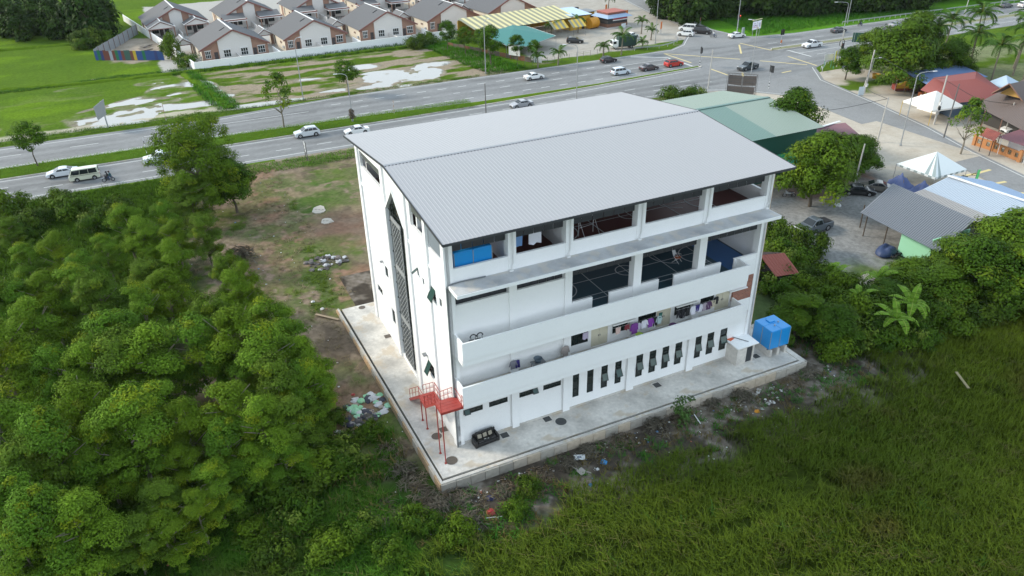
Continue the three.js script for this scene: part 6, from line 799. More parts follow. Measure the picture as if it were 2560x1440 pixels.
  c4.forEach((p, i) => { const q = c4[(i + 1) % 4], n = 11; for (let k = 0; k < n; k++) { const a = V(...p).lerp(V(...q), k / n).toArray(), b = V(...p).lerp(V(...q), (k + 1) / n).toArray(), m = i === 2 && k > 7 && k % 2 || i === 3 && k < 3 && k % 2 === 0; obj('roof_strip', sheet(a, b, V(...b).lerp(ap, .985).toArray(), V(...a).lerp(ap, .985).toArray(), .02), m ? tg : tw, st); obj('valance', sheet(a, b, [b[0], 2.3, b[2]], [a[0], 2.3, a[2]], .01), k % 2 ? tg : tw, st); } obj('post', bar(V(p[0], 0, p[2]), V(...p), .04), rimM, st); });
  const tp = (label, x, z, s, ry) => { const o = thing('tarpaulin', label, 'tarpaulin', [x, -.4, z], ry); const g = new THREE.PlaneGeometry(3.2 * s, 3.2 * s, 14, 14).rotateX(-Math.PI / 2), p = g.attributes.position; for (let i = 0; i < p.count; i++) { const X = p.getX(i), Z = p.getZ(i), r = Math.hypot(X, Z); p.setY(i, Math.max(.06, 2.0 * s - r * .9 + .55 * (fbm(X * 1.4 + x, Z * 1.4, 7, 3) - .5) + .25 * Math.cos(Math.atan2(Z, X) * 5))); } g.computeVertexNormals(); obj('cloth', g, mat('faded blue tarpaulin', [.085, .115, .25], .7), o); for (const [a, b] of [[-1.2, 1.1], [1.2, 1.0], [0, -.9]]) obj('prop', bar(V(a * s, 0, b * s), V(a * s * .5, 1.6 * s, b * s * .5), .03), mat('wooden prop', [.25, .16, .08], .9), o); };
  tp('faded blue tarpaulin draped over a frame left of the striped tent', 77.3, -22.8, 1.1, .3); tp('second violet blue tarpaulin sagging in front of the striped tent', 77.5, -19.3, 1.1, 1.1);
  const cs = thing('drinks_cabinet', 'small glass counter at the right corner of the striped tent', 'counter', [86, -.4, -19.5], .2); obj('counter', rbx(1.4, .9, .8, .04, 0, .45, 0), wFrame, cs); obj('glass_case', bb(-.65, .65, .9, 1.4, -.35, .35), carGlass, cs);
  const bn = thing('banner', 'green upright banner at the right corner of the striped tent', 'banner', [87.4, -.4, -18.6], .1); obj('cloth', bx(.75, 2.0, .03, .4, 1.4, 0), mat('green banner', [.10, .55, .16], .7), bn); obj('pole', bar(V(0, 0, 0), V(0, 2.6, 0), .03), greyPipe, bn);
  // stalls at the junction corner
  const tent = (label, x, z, w, d, h, m, turn, y0 = 2.5) => { const t_ = thing('gazebo_tent', label, 'tent', [x, -.4, z], turn), c = [[-w, y0, -d], [w, y0, -d], [w, y0, d], [-w, y0, d]], a = V(0, h, 0); c.forEach((p, i) => { const q = c[(i + 1) % 4]; obj('roof_panel', sheet(p, q, V(...q).lerp(a, .98).toArray(), V(...p).lerp(a, .98).toArray(), .03), m, t_); obj('valance', sheet(p, q, [q[0], y0 - .28, q[2]], [p[0], y0 - .28, p[2]], .015), m, t_); obj('post', bar(V(p[0], 0, p[2]), V(...p), .05), mat('yellow post', [.55, .36, .06], .6), t_); }); return t_; };
  tent('plain white gazebo tent on the dirt lot before the red roof', 109.6, -43.8, 3.6, 3.4, 5.0, mat('ivory tent cloth', [.74, .71, .66], .7), -.12, 2.7); tent('small pale blue gazebo tent under the palms right of the red roof', 133, -46.8, 2.6, 2.4, 4.2, mat('pale blue tent cloth', [.42, .52, .62], .7), .1);
  const bl = thing('food_stall', 'open food stall with long faded blue metal roof', 'stall'); obj('roof', ribbed([118.2, 2.6, -52.0], [132.2, 2.9, -49.8], [133.5, 3.7, -57.0], [120.2, 3.3, -59.2], .3, .05), mat('faded blue roof', [.16, .25, .44], .6), bl); for (const [x, z] of [[118.6, -52.4], [125, -51.4], [131.8, -50.4], [120.6, -58.4], [133, -56.6]]) obj('post', bar(V(x, -.4, z), V(x, 2.9, z), .07), mat('yellow post'), bl); obj('back_wall', bx(12.5, 2.6, .12, 127, .9, -57.2, .16), mat('dark stall boards', [.06, .035, .03], .9), bl); obj('counter', bx(3.4, 1, .8, 121, .1, -54.2, .1), mat('orange counter', [.45, .12, .03], .7), bl);
  const rr = thing('shop', 'shop with wide brick red tiled roof and small white side wall', 'shop'), rt = mat('brick red tiles', [.25, .072, .064], .75); obj('roof_slope', ribbed([111.8, 2.6, -41.3], [124.2, 2.6, -39.3], [121.5, 4.9, -45.2], [114.5, 4.9, -46.4], .4, .06, 'tile'), rt, rr); obj('roof_slope', ribbed([124.2, 2.6, -39.3], [130.6, 2.6, -48.2], [126.4, 4.9, -48.6], [121.5, 4.9, -45.2], .4, .06, 'tile'), rt, rr); obj('roof_slope', ribbed([111.8, 2.6, -41.3], [114.2, 2.6, -50.4], [115.8, 4.9, -49.4], [114.5, 4.9, -46.4], .4, .06, 'tile'), rt, rr); obj('roof_slope', ribbed([114.2, 2.6, -50.4], [130.6, 2.6, -48.2], [126.4, 4.9, -48.6], [115.8, 4.9, -49.4], .4, .06, 'tile'), rt, rr); obj('roof_slope', sheet([114.5, 4.9, -46.4], [121.5, 4.9, -45.2], [126.4, 4.9, -48.6], [115.8, 4.9, -49.4], .06), rt, rr); obj('wall', ext([[113, -42.2], [123.6, -40.4], [129, -47.6], [115, -49.4]].map(([a, b]) => [a, -b]), 2.9).rotateX(-Math.PI / 2).translate(0, -.4, 0), mat('blue grey wall', [.12, .17, .24], .8), rr); obj('side_wall', bb(112.6, 112.9, -.4, 2.2, -49, -44.5), wallM, rr);
  const bh = thing('house', 'large house with wide brown tiled roof and dormer with yellow panel at the right edge', 'house'), bt = mat('brown tiles', [.135, .105, .095], .8); obj('roof_slope', ribbed([106.6, 2.9, -25.0], [112.9, 2.9, -38.4], [120.5, 7.2, -35.5], [115.5, 7.2, -24.6], .4, .06, 'tile'), bt, bh); obj('roof_slope', ribbed([112.9, 2.9, -38.4], [128, 2.9, -40.8], [124, 7.2, -35.6], [120.5, 7.2, -35.5], .4, .06, 'tile'), bt, bh); obj('roof_slope', ribbed([128, 2.9, -40.8], [126, 2.9, -22], [122, 7.2, -25], [124, 7.2, -35.6], .4, .06, 'tile'), bt, bh); obj('dormer', ext([[-2.2, 0], [2.2, 0], [0, 2.0]], .2).rotateY(-Math.PI / 2).translate(114, 5.6, -33.0), mat('ochre panel', [.42, .25, .07], .8), bh); for (const s of [-1, 1]) obj('dormer_roof', sheet([112.6, 5.6, -33 + s * 2.7], [120, 5.9, -33 + s * 2.7], [120, 8.0, -33], [112.2, 7.9, -33], .1), bt, bh); obj('dormer_trim', [-1, 1].map(s => bar(V(112.6, 5.6, -33 + s * 2.7), V(112.2, 7.9, -33), .12, 4)), mat('brown barge board', [.22, .12, .085], .8), bh); obj('wall', ext([[112.5, -26], [114.8, -37], [125, -38.5], [125, -24]].map(([a, b]) => [a, -b]), 3.4).rotateX(-Math.PI / 2).translate(0, -.4, 0), mat('dark house wall', [.06, .055, .05], .9), bh); for (const [x, z] of [[107.6, -26.4], [109.6, -30.8], [111.8, -35.4]]) obj('post', bar(V(x, -.4, z), V(x, 3.1, z), .1), mat('brown barge board'), bh);
  const ow = thing('lattice_wall', 'orange garden wall with square lattice openings and posts', 'wall'), om2 = mat('orange plaster', [.46, .205, .08], .85), A = [[103.4, -30.4], [103.3, -27.2], [102.4, -22.0]]; for (let i = 0; i < 2; i++) { const a = V(A[i][0], 0, A[i][1]), b = V(A[i + 1][0], 0, A[i + 1][1]), l = a.distanceTo(b), n = i ? 4 : 2, ry = -Math.atan2(b.z - a.z, b.x - a.x), c = a.clone().lerp(b, .5); const hs = []; for (let k = 0; k < n; k++) hs.push(R4(-l / 2 + l * (k + .5) / n - .32, -l / 2 + l * (k + .5) / n + .32, .5, 1.2)); obj('wall_panel', ext(R4(-l / 2, l / 2, 0, 1.5), .14, hs).translate(0, 0, -.07).rotateY(ry).translate(c.x, -.4, c.z), om2, ow); for (let k = 0; k < n; k++) { const p = a.clone().lerp(b, (k + .5) / n); obj('lattice', [bx(.05, .7, .06, 0, .45, 0), bx(.64, .05, .06, 0, .45, 0), bx(.05, .7, .06, .2, .45, 0), bx(.05, .7, .06, -.2, .45, 0)].map(q => q.rotateY(ry).translate(p.x, 0, p.z)), mat('olive lattice', [.14, .11, .04], .8), ow); } } for (const [x, z] of A) obj('pillar', rbx(.5, 1.9, .5, .03, x, .45, z), om2, ow);
  const rl = thing('gate_roof', 'small red tiled gate roof on posts behind the orange wall', 'gate roof'); for (const [a, b, c, d] of [[[100.9, 2.2, -28.4], [100.3, 2.2, -25.4], [102.4, 3.0, -26], [103, 3.0, -29]], [[104.9, 2.2, -29.6], [104.4, 2.2, -26.6], [102.4, 3.0, -26], [103, 3.0, -29]]]) obj('roof_slope', ribbed(a, b, c, d, .3, .06, 'tile'), mat('bright red tiles', [.33, .085, .06], .7), rl); for (const [x, z] of [[101.3, -27.9], [100.9, -25.9], [104.4, -29], [104, -27]]) obj('post', bar(V(x, -.4, z), V(x, 2.3, z), .07), doorM, rl);
  const cp = thing('carport', 'carport with maroon metal roof beside the orange wall', 'carport'); obj('roof', ribbed([102.0, 2.4, -26.2], [101.4, 2.4, -20.5], [107.6, 2.9, -20.5], [107.2, 2.9, -26.0], .3, .04), mat('maroon roof sheet', [.20, .075, .085], .6), cp); for (const [x, z] of [[102.4, -25.6], [101.9, -21], [106.8, -25.4]]) obj('post', bar(V(x, -.4, z), V(x, 2.5, z), .05), wFrame, cp); obj('side_wall', bx(.15, 2.2, 5, 104, .7, -22.8), wallM, cp);
  const rs = thing('garden_hut', 'small hut with mossy red tiled roof behind the right corner of the hall', 'hut'); obj('roof_slope', ribbed([40.2, 2.0, -7.6], [43.0, 2.0, -7.0], [43.2, 3.2, -9.8], [40.4, 3.2, -10.6], .35, .06, 'tile'), mat('mossy red tiles', [.26, .075, .055], .85), rs); obj('roof_slope', ribbed([40.6, 2.0, -13.4], [43, 2.0, -12.8], [43.2, 3.2, -9.8], [40.4, 3.2, -10.6], .35, .06, 'tile'), mat('dark brown tiles', [.08, .045, .04], .9), rs); obj('wall', bb(40.8, 42.9, -.7, 2.1, -12, -7.8), doorM, rs);
  const sl = thing('broken_slab', 'pale broken concrete slab with a slotted grating in the undergrowth', 'slab', [52.2, -.5, -4.6], .4); obj('slab', ext([[-2.2, -1], [-.6, -1.7], [1.6, -1.4], [2.4, -.2], [1.4, 1.4], [-.5, 1.7], [-2.0, .8]], .35).rotateX(-Math.PI / 2), mat('pale slab', [.46, .40, .33], .9), sl); obj('grating', [0, 1, 2, 3].map(i => bx(.22, .03, 1.1, -.5 + i * .45, .37, 0)), mat('dark slots', [.10, .08, .07], .9), sl);
}
// ---------- lamps, poles, lights, signs ----------
const galv = mat('galvanised steel', [.36, .37, .38], .5, { metalness: .3 }), concP = mat('concrete pole', [.44, .42, .39], .9), darkPole = mat('dark pole', [.12, .115, .11], .7), whiteLamp = mat('lamp head', [.66, .67, .68], .4), orangeM = mat('orange sign', [.62, .16, .03], .5);
function lamp(label, x, z, h, dir, arm = 2.4, y = -.42) { const t = thing('street_lamp', label, 'street lamp', [x, y, z], dir); obj('pole', cyl(.11, .065, h - 1.2, 0, 0, 0, 10), galv, t); obj('arm', tube([[0, h - 1.25, 0], [0, h - .6, 0], [.25, h - .15, 0], [arm * .5, h + .1, 0], [arm, h + .15, 0]], .055, 18), galv, t); obj('lamp_head', rbx(.75, .12, .26, .05, arm + .25, h + .14, 0), whiteLamp, t); obj('base', cyl(.2, .2, .35, 0, 0, 0, 10), galv, t); return t; }
const l1 = lamp('curved street lamp with a dead creeper clump standing on the median by the hall roof', 15.9, -93, 8.8, 2.9, 1.8, -.2); { const c = crown(991, { r: .45, y0: .6, y1: 2.4, clumps: 14, leaves: 40, ls: .3, lw: .2, cr: .3, pal: [[.10, .07, .05], [.16, .12, .08]], round: true }); const m = new THREE.Mesh(c, leafA); m.name = 'creeper'; l1.add(m); }
lamp('tall straight street lamp on the far verge in front of the new terrace', 10.9, -113.4, 12.2, .4, 1.2); lamp('curved street lamp rising behind the roof near the old white sedan', 55.6, -78.2, 12.6, 2.8, 2.2); lamp('tall street lamp beside the empty billboard frame', 98.7, -79.2, 12.6, 2.2, 1.4); lamp('tall street lamp on the junction corner lawn', 103.9, -121.6, 12.4, .3, 2); lamp('curved street lamp on the reserve behind the black SUV', 145.5, -98.9, 9.6, 2.75, 3.0); lamp('curved street lamp leaning over the side road by the white gazebo', 92.7, -35.7, 11.9, -.3, 2.6); lamp('tall street lamp on the far verge left of the teal roof', 52.6, -114.6, 11.6, .6, 1.6); lamp('street lamp before the forest right of the junction', 166, -116.5, 11.5, -1.6, 2); lamp('tall street lamp on the bright grass beyond the junction', 128.5, -119.2, 12.4, -1.2, 1.6); lamp('street lamp at the far right end of the highway', 205, -98.8, 10, 1.4, 2);
function pole(label, x, z, h, m, lean = 0, r = .14, y = -.45) { const t = thing('utility_pole', label, 'pole', [x, y, z]); const a = obj('pole', cyl(r, r * .7, h, 0, 0, 0, 10), m, t); t.rotation.z = -lean; return t; }
pole('plain grey pole rising just behind the far eave of the hall roof', 37.0, -78.6, 7.9, darkPole, 0, .11); pole('plain concrete pole left of the billboard frame', 87.8, -79.4, 8.0, concP, .02);
{ const t = pole('concrete power pole with a strut and small lamp at the junction corner', 112.2, -61.1, 8.6, concP, .05, .17); obj('strut', bar(V(-1.5, 0, .6), V(.05, 5.2, 0), .08), concP, t); obj('lamp_arm', [bar(V(.05, 6.9, 0), V(1.9, 7.0, 0), .04), bar(V(.4, 4.6, 0), V(.55, 7, 0), .04)], galv, t); obj('lamp_head', rbx(.6, .14, .25, .05, 2.1, 7.0, 0), whiteLamp, t); obj('meter_box', rbx(.35, .6, .25, .03, .05, 1.8, .2), whiteLamp, t); }
pole('white pole standing at the edge of the side road before the dirt lot', 90.9, -38.8, 7.6, concP, .04); { const t = pole('concrete pole with dark box beside the white gazebo', 107.1, -40.9, 8.7, concP, .02, .16); obj('meter_box', rbx(.4, .7, .3, .03, 0, 3.0, .2), blackM, t); obj('meter_box', rbx(.35, .6, .28, .03, 0, 3.8, .2), whiteLamp, t); }
pole('dark pole beside the thin roadside tree', 102.4, -35.2, 9.1, darkPole, .03, .12); pole('white pole leaning over the parked old cars', 73.0, -26.9, 6.2, concP, .06, .13); pole('white pole beside the white car at the right edge', 113, -31.8, 5.4, concP, .02, .12); pole('pole with a hanging ring cable beside the yellow banner', 124.5, -80.2, 8.0, concP, .05, .13); pole('thin pole in front of the palms on the reserve', 190, -98.6, 8, concP, .05);
{ const w = (label, pts) => tag(obj('overhead_cable', tube(pts, .035, 30, 5), blackM), label, 'cable'); w('black cable running from the white roadside pole to the warehouse', [[91.2, 6.9, -38.8], [82, 5.7, -41.5], [72, 6.2, -44]]); w('black cable crossing the dirt lot between two poles', [[91.2, 6.8, -38.8], [97, 5.8, -48], [112.5, 7.2, -61]]); w('cable from the junction power pole past the blue roof', [[112.6, 7.6, -61], [112, 5.6, -51], [107.2, 7.6, -41]]); w('cable sagging before the brown tiled house', [[107.2, 7.4, -41], [110, 5.0, -36], [113.1, 4.6, -31.8]]); tag(obj('cable_ring', new THREE.TorusGeometry(.75, .06, 6, 24).translate(124.5, 4.9, -79.9), blackM), 'coiled cable ring hanging on the pole by the yellow banner', 'cable'); }
function stick(label, x, z, h, cols, y = -.3) { const t = thing('marker_post', label, 'marker post', [x, y, z]); const n = 6; for (let k = 0; k < n; k++) obj('band', cyl(.05, .05, h / n - .004, 0, k * h / n, 0, 8), cols[k % 2], t); }
stick('orange and white marker post on the median left of the hall roof', 24.4, -94.2, 2.6, [mat('faded white'  , [.5, .45, .42], .7), mat('faded orange', [.42, .24, .16], .7)]); stick('black and white marker post on the median behind the white pickup', -19.9, -91.2, 3.2, [blackM, whiteLamp]); stick('thin white and rust marker post at the edge of the flooded paddy', -15.7, -111.6, 3.2, [mat('faded white'), mat('rust band', [.3, .15, .1], .8)], -.4);
function signal(label, x, z, h, turn, heads, extra) { const t = thing('traffic_light', label, 'traffic light', [x, -.4, z], turn); for (let k = 0; k < 5; k++) obj('pole_band', cyl(.07, .07, .3, 0, k * .3, 0, 10), k % 2 ? blackM : whiteLamp, t); obj('pole', cyl(.07, .06, h - 1.5, 0, 1.5, 0, 10), galv, t);
  heads.forEach(([dx, r, lit]) => { const b = obj('signal_head', [rbx(.42, 1.15, .3, .04, dx, h - .3, 0), rbx(.66, 1.4, .03, .02, dx, h - .3, -.12)], blackM, t); b.rotation.y = r; [['red lens', [.10, .01, .01]], ['amber lens', [.10, .06, .01]], ['green lens', [.01, .08, .04]]].forEach(([n, c], i) => obj('lens', new THREE.CylinderGeometry(.12, .12, .06, 14).rotateX(Math.PI / 2).translate(dx, h + .05 - i * .35, .17), lit === i ? mat('lit red lens', [.8, .08, .03], .4, { emissive: new THREE.Color(1, .12, .04), emissiveIntensity: 1.2 }) : mat(n, c, .3), b)); }); if (extra) obj('arrow_board', [rbx(.7, .7, .04, .02, 0, 1.9, .12)], orangeM, t); return t; }
signal('twin headed traffic light at the right end of the median before the red SUV', 97.9, -95.4, 4.1, .9, [[-.35, .5], [.35, -.3]]); signal('twin headed traffic light with orange board at the left tip of the right hand reserve', 126.2, -100.2, 4.4, .3, [[-.32, .2], [.36, -.5]], 1); signal('twin headed traffic light beside the empty billboard frame', 98.7, -73.5, 4.3, 1.3, [[-.35, .6], [.35, -.2]]); { const t = signal('traffic light showing red on the bright grass behind the white sedan', 130.6, -121.4, 4.4, -.5, [[-.2, .1], [.3, .3, 0]]); const p = new THREE.PointLight(new THREE.Color(1, .12, .04), .5); p.position.set(.3, 4.45, .45); p.castShadow = true; t.add(p); } signal('single traffic light right of the yellow banner', 127.4, -82.2, 4.2, -1.2, [[0, 0]]);
function board(name, label, cat, x, z, turn, w, h, y0, m, o = {}) { const t = thing(name, label, cat, [x, o.y ?? -.4, z], turn); obj('board', rbx(w, h, .06, .015, 0, y0 + h / 2, 0), m, t); for (const s of o.posts ?? [-1, 1]) obj('post', cyl(.05, .05, y0 + h * (o.full ?? 1), s * w * .38, 0, -.07, 8), o.pm ?? galv, t); return t; }
{ // white board with three lines of purple and red lettering
  const cv = document.createElement('canvas'); cv.width = 512; cv.height = 288; const c = cv.getContext('2d'); c.fillStyle = '#eceaf2'; c.fillRect(0, 0, 512, 288); c.fillStyle = '#5a4a78'; c.font = 'bold 46px sans-serif'; c.fillText('SUROH', 30, 92); c.fillStyle = '#6d3a74'; c.font = 'bold 76px sans-serif'; c.fillText('KUBALA', 24, 172); c.fillStyle = '#b4505a'; c.font = 'bold 50px sans-serif'; c.fillText('KANDUNGA', 20, 226); c.fillStyle = '#b9b4c4'; c.fillRect(372, 70, 90, 150); c.fillStyle = '#d8cf9a'; c.fillRect(480, 20, 32, 268); c.fillStyle = '#d5c8a0'; c.fillRect(250, 232, 130, 56);
  const tx = new THREE.CanvasTexture(cv); tx.colorSpace = THREE.SRGBColorSpace; const t = board('notice_board', 'white roadside board with purple and red lettering before the bright grass', 'sign board', 131.4, -115.0, .25, 3.9, 2.1, 1.9, whiteLamp); obj('print', new THREE.PlaneGeometry(3.8, 2.0).translate(0, 2.95, .034), mat('printed notice', [1, 1, 1], .6, { map: tx }), t); obj('top_beam', bx(4.2, .18, .2, 0, 4.35, -.05), mat('yellow sign beam', [.55, .50, .28], .7), t);
}
{ const t = thing('road_sign', 'large grey road sign seen from behind at the edge of the flooded paddy', 'road sign', [-26.2, -.4, -111.8], 1.05); obj('panel', ext([[-1.7, 0], [1.2, .2], [1.7, 3.0], [-1.9, 2.5]], .05).translate(0, 2.2, 0), mat('sign back', [.30, .31, .31], .6), t); for (let k = 0; k < 5; k++) obj('rib', bx(3.1, .07, .07, -.1, 2.6 + k * .5, -.06), mat('sign rib', [.17, .175, .18], .6), t); obj('post', [cyl(.13, .11, 5, .9, 0, -.16, 10)], galv, t); }
{ const t = thing('road_sign', 'dark frame of two posts with small white notices on the yard by the road', 'sign', [3.8, -.4, -76.6]); for (const z of [-.75, .75]) obj('post', cyl(.07, .06, 3.2, 0, 0, z, 8), darkPole, t); [[2.75, -.35, .6, .7], [2.6, .35, .6, .7], [2.0, 0, .9, .35], [1.55, .1, .9, .3]].forEach(([y, z, w, h]) => obj('notice', bx(.03, h, w * .8, -.05, y, z), whiteLamp, t)); obj('crossbar', [bx(.05, .07, 1.5, 0, 2.3, 0), bx(.05, .07, 1.5, 0, 1.35, 0)], darkPole, t); }
{ // empty billboard
  const t = thing('billboard_frame', 'empty steel billboard frame with brown torn cloth panels behind the warehouse', 'billboard', [88.5, -.4, -70.3], -.78), w = 5.4, h = 4.9; for (const x of [-w / 2, 0, w / 2]) obj('post', bar(V(x, 0, 0), V(x, h, 0), .08), darkPole, t); for (let k = 0; k <= 5; k++) obj('rail', bar(V(-w / 2, .9 + k * (h - .9) / 5, 0), V(w / 2, .9 + k * (h - .9) / 5, 0), .045), darkPole, t); for (let k = 0; k <= 8; k++) obj('upright', bar(V(-w / 2 + k * w / 8, .9, .05), V(-w / 2 + k * w / 8, h, .05), .025), darkPole, t); for (const s of [-1, 1]) obj('cloth', sheet([s * .1, 2.6, -.06], [s * (w / 2 - .1), 2.75, -.06], [s * (w / 2 - .1), h - .3, -.1], [s * .1, h - .35, -.06], .01), mat('torn brown cloth', [.20, .165, .145], .9, { transmission: .3, thickness: 0 }), t); obj('cloth', sheet([-2.6, 1.1, -.06], [2.5, 1.0, -.06], [2.5, 2.4, -.06], [-2.6, 2.4, -.06], .01), mat('torn brown cloth'), t); for (const x of [-w / 2, w / 2]) obj('brace', bar(V(x, h * .7, 0), V(x, 0, -2.2), .05), darkPole, t); obj('cage', [bar(V(-w / 2 - .25, 0, .5), V(-w / 2 - .25, h + .2, .5), .025), bar(V(w / 2 + .25, 0, .5), V(w / 2 + .25, h + .2, .5), .025), bar(V(-w / 2 - .25, h + .2, .5), V(w / 2 + .25, h + .2, .5), .025)], darkPole, t); }
board('sign_board', 'small white board on thin legs at the right side junction corner', 'sign board', 121.9, -80.4, -.25, 2.2, 1.4, 1.7, whiteLamp, { pm: mat('green sign post', [.1, .35, .25], .6) }); board('banner', 'tall yellow banner on green legs at the junction corner', 'banner', 122.6, -79.2, .5, .9, 2.9, 1.0, mat('yellow banner', [.74, .60, .08], .6), { pm: mat('green sign post') }); board('sign_board', 'white portable board standing at the foot of the junction power pole', 'sign board', 110.6, -60.5, -.3, 1.2, 1.7, .05, mat('pale notice', [.55, .62, .66], .6)); board('sign_board', 'dark green direction board between the junction trees', 'road sign', 139.5, -88.2, 2.4, 3.4, 2.2, 2.4, mat('dark green board', [.03, .10, .08], .6)); board('roadside_sign', 'orange roadside sign on the corner lawn before the palms', 'sign', 111.8, -130.4, .6, 1.0, 1.9, 1.4, orangeM); board('roadside_sign', 'orange sign at the top end of the restaurant fence', 'sign', 112.5, -160, .6, 1.2, 2.2, 1.5, orangeM); board('roadside_sign', 'orange sign beside the red kiosk roof', 'sign', 113.4, -150, .6, 1.6, 1.5, 1.9, orangeM); board('roadside_sign', 'small faded red sign at the forest edge beyond the junction', 'sign', 127.5, -133.5, .5, .9, .9, 1.6, mat('faded red sign', [.40, .14, .09], .6)); board('roadside_sign', 'two small white boards on the lawn right of the lorry', 'sign', 98.5, -121.5, .2, .7, .9, 1.0, whiteLamp); board('roadside_sign', 'pale blue notice behind the palms by the car park', 'sign', 104.6, -138, .3, 1.8, 1.2, 1.2, mat('pale notice'));
for (const [x, z, w, h, l, m] of [[124.6, -78.2, .9, 1.5, 'grey roadside electrical cabinet, left of the pair', mat('grey cabinet', [.26, .30, .33], .5)], [126.8, -78.7, .7, 1.8, 'beige roadside electrical cabinet, right of the pair', mat('beige cabinet', [.44, .38, .28], .6)], [131.0, -119.6, .8, 1.4, 'grey cabinet in the bright grass beyond the junction', mat('grey cabinet')]]) { const t = thing('electrical_cabinet', l, 'cabinet', [x, -.4, z], .3); obj('plinth', bx(w + .15, .2, .65, 0, .1, 0), concP, t); obj('cabinet', rbx(w, h, .5, .03, 0, .2 + h / 2, 0), m, t); obj('door', rbx(w - .12, h - .16, .04, .015, 0, .2 + h / 2, .25), m, t); }
function guard(label, pts, h = .75) { const t = thing('guard_rail', label, 'guard rail'); const c = new THREE.CatmullRomCurve3(pts.map(p => V(p[0], -.4 + h, p[1]))), L_ = c.getLength(); obj('rail', [tube(c.getPoints(24).map(p => V(p.x, p.y + .08, p.z)), .07, 60), tube(c.getPoints(24).map(p => V(p.x, p.y - .1, p.z)), .07, 60)], galv, t); const n = Math.round(L_ / 2.5); for (let k = 0; k <= n; k++) { const p = c.getPoint(k / n); obj('post', bx(.09, h + .1, .12, p.x, -.4 + h / 2, p.z - .1), galv, t); } }
guard('curved guard rail round the corner lawn beside the lorry', [[94.5, -116.9], [102, -116], [108.3, -118.6], [111.6, -122.4], [112.4, -124.5]]); guard('guard rail round the junction corner by the cabinets', [[121.4, -80.9], [124.5, -83], [131, -84.8], [140, -89.8]]); guard('short guard rail end facing the side road at the junction corner', [[117.6, -77.6], [119.6, -79.9]]); guard('long guard rail along the far carriageway before the forest', [[163, -115.4], [195, -114.6], [240, -113.6]]);
{ // restaurant car park mesh fence
  const t = thing('mesh_fence', 'thin post fence between the car park palms and the highway', 'fence'); const A = V(61, -.4, -115.4), B = V(90, -.4, -117.8); for (let k = 0; k <= 14; k++) { const p = A.clone().lerp(B, k / 14); obj('post', cyl(.035, .035, 1.5, p.x, -.4, p.z, 6), darkPole, t); } for (const y of [.3, .7, 1.05]) obj('wire', bar(V(A.x, y, A.z), V(B.x, y, B.z), .012, 4), darkPole, t);
}
{ // food cart with umbrella
  const t = thing('food_cart', 'red food cart with yellow signboard under the big tree', 'food cart', [120.4, -.4, -59.2], -.45); obj('body', rbx(3.4, 1.0, 1.8, .05, 0, .75, 0), mat('cart red', [.22, .04, .03], .6), t); obj('canopy', rbx(4, .12, 2.4, .03, 0, 2.7, -.2), mat('cart canopy', [.20, .05, .04], .7), t); obj('signboard', rbx(4, .5, .08, .02, 0, 2.75, 1.0), mat('cart yellow', [.66, .46, .08], .6), t); obj('counter_panel', bx(2.6, .7, .06, -.3, 1.1, 1.1), mat('cart orange', [.62, .36, .05], .6), t); for (const x of [-1.7, 1.7]) for (const z of [-1, 1]) obj('post', bar(V(x, 0, z * .85), V(x, 2.7, z * .85), .05), galv, t);
  const u = thing('parasol', 'parasol with yellow, green, blue and orange panels beside the food cart', 'parasol', [119.2, -.4, -57.6]); const cs = [[.70, .56, .04], [.03, .32, .06], [.70, .56, .04], [.62, .28, .05], [.70, .56, .04], [.12, .20, .42], [.55, .55, .52], [.03, .32, .06]]; for (let k = 0; k < 8; k++) { const a = k * Math.PI / 4, b = a + Math.PI / 4, p = x => [Math.cos(x) * 1.6, 1.75, Math.sin(x) * 1.6]; obj('panel', sheet([0, 2.5, 0], p(a), p(b), [Math.cos(b) * .02, 2.49, Math.sin(b) * .02], .015), mat('parasol ' + k, cs[k], .7), u); } obj('pole', cyl(.03, .03, 2.55, 0, 0, 0), galv, u);
  const b = thing('tub', 'round yellow tub beneath the junction trees', 'tub', [123.8, -.4, -68.6]); obj('tub', new THREE.LatheGeometry([[.0, 0], [.7, 0], [.8, .9], [.86, .92], [.76, .92], [.68, .1], [0, .1]].map(p => new THREE.Vector2(...p)), 20), mat('yellow tub', [.58, .32, .03], .5), b); obj('rim', new THREE.TorusGeometry(.82, .04, 6, 24).rotateX(Math.PI / 2).translate(0, .92, 0), mat('yellow tub'), b);
}
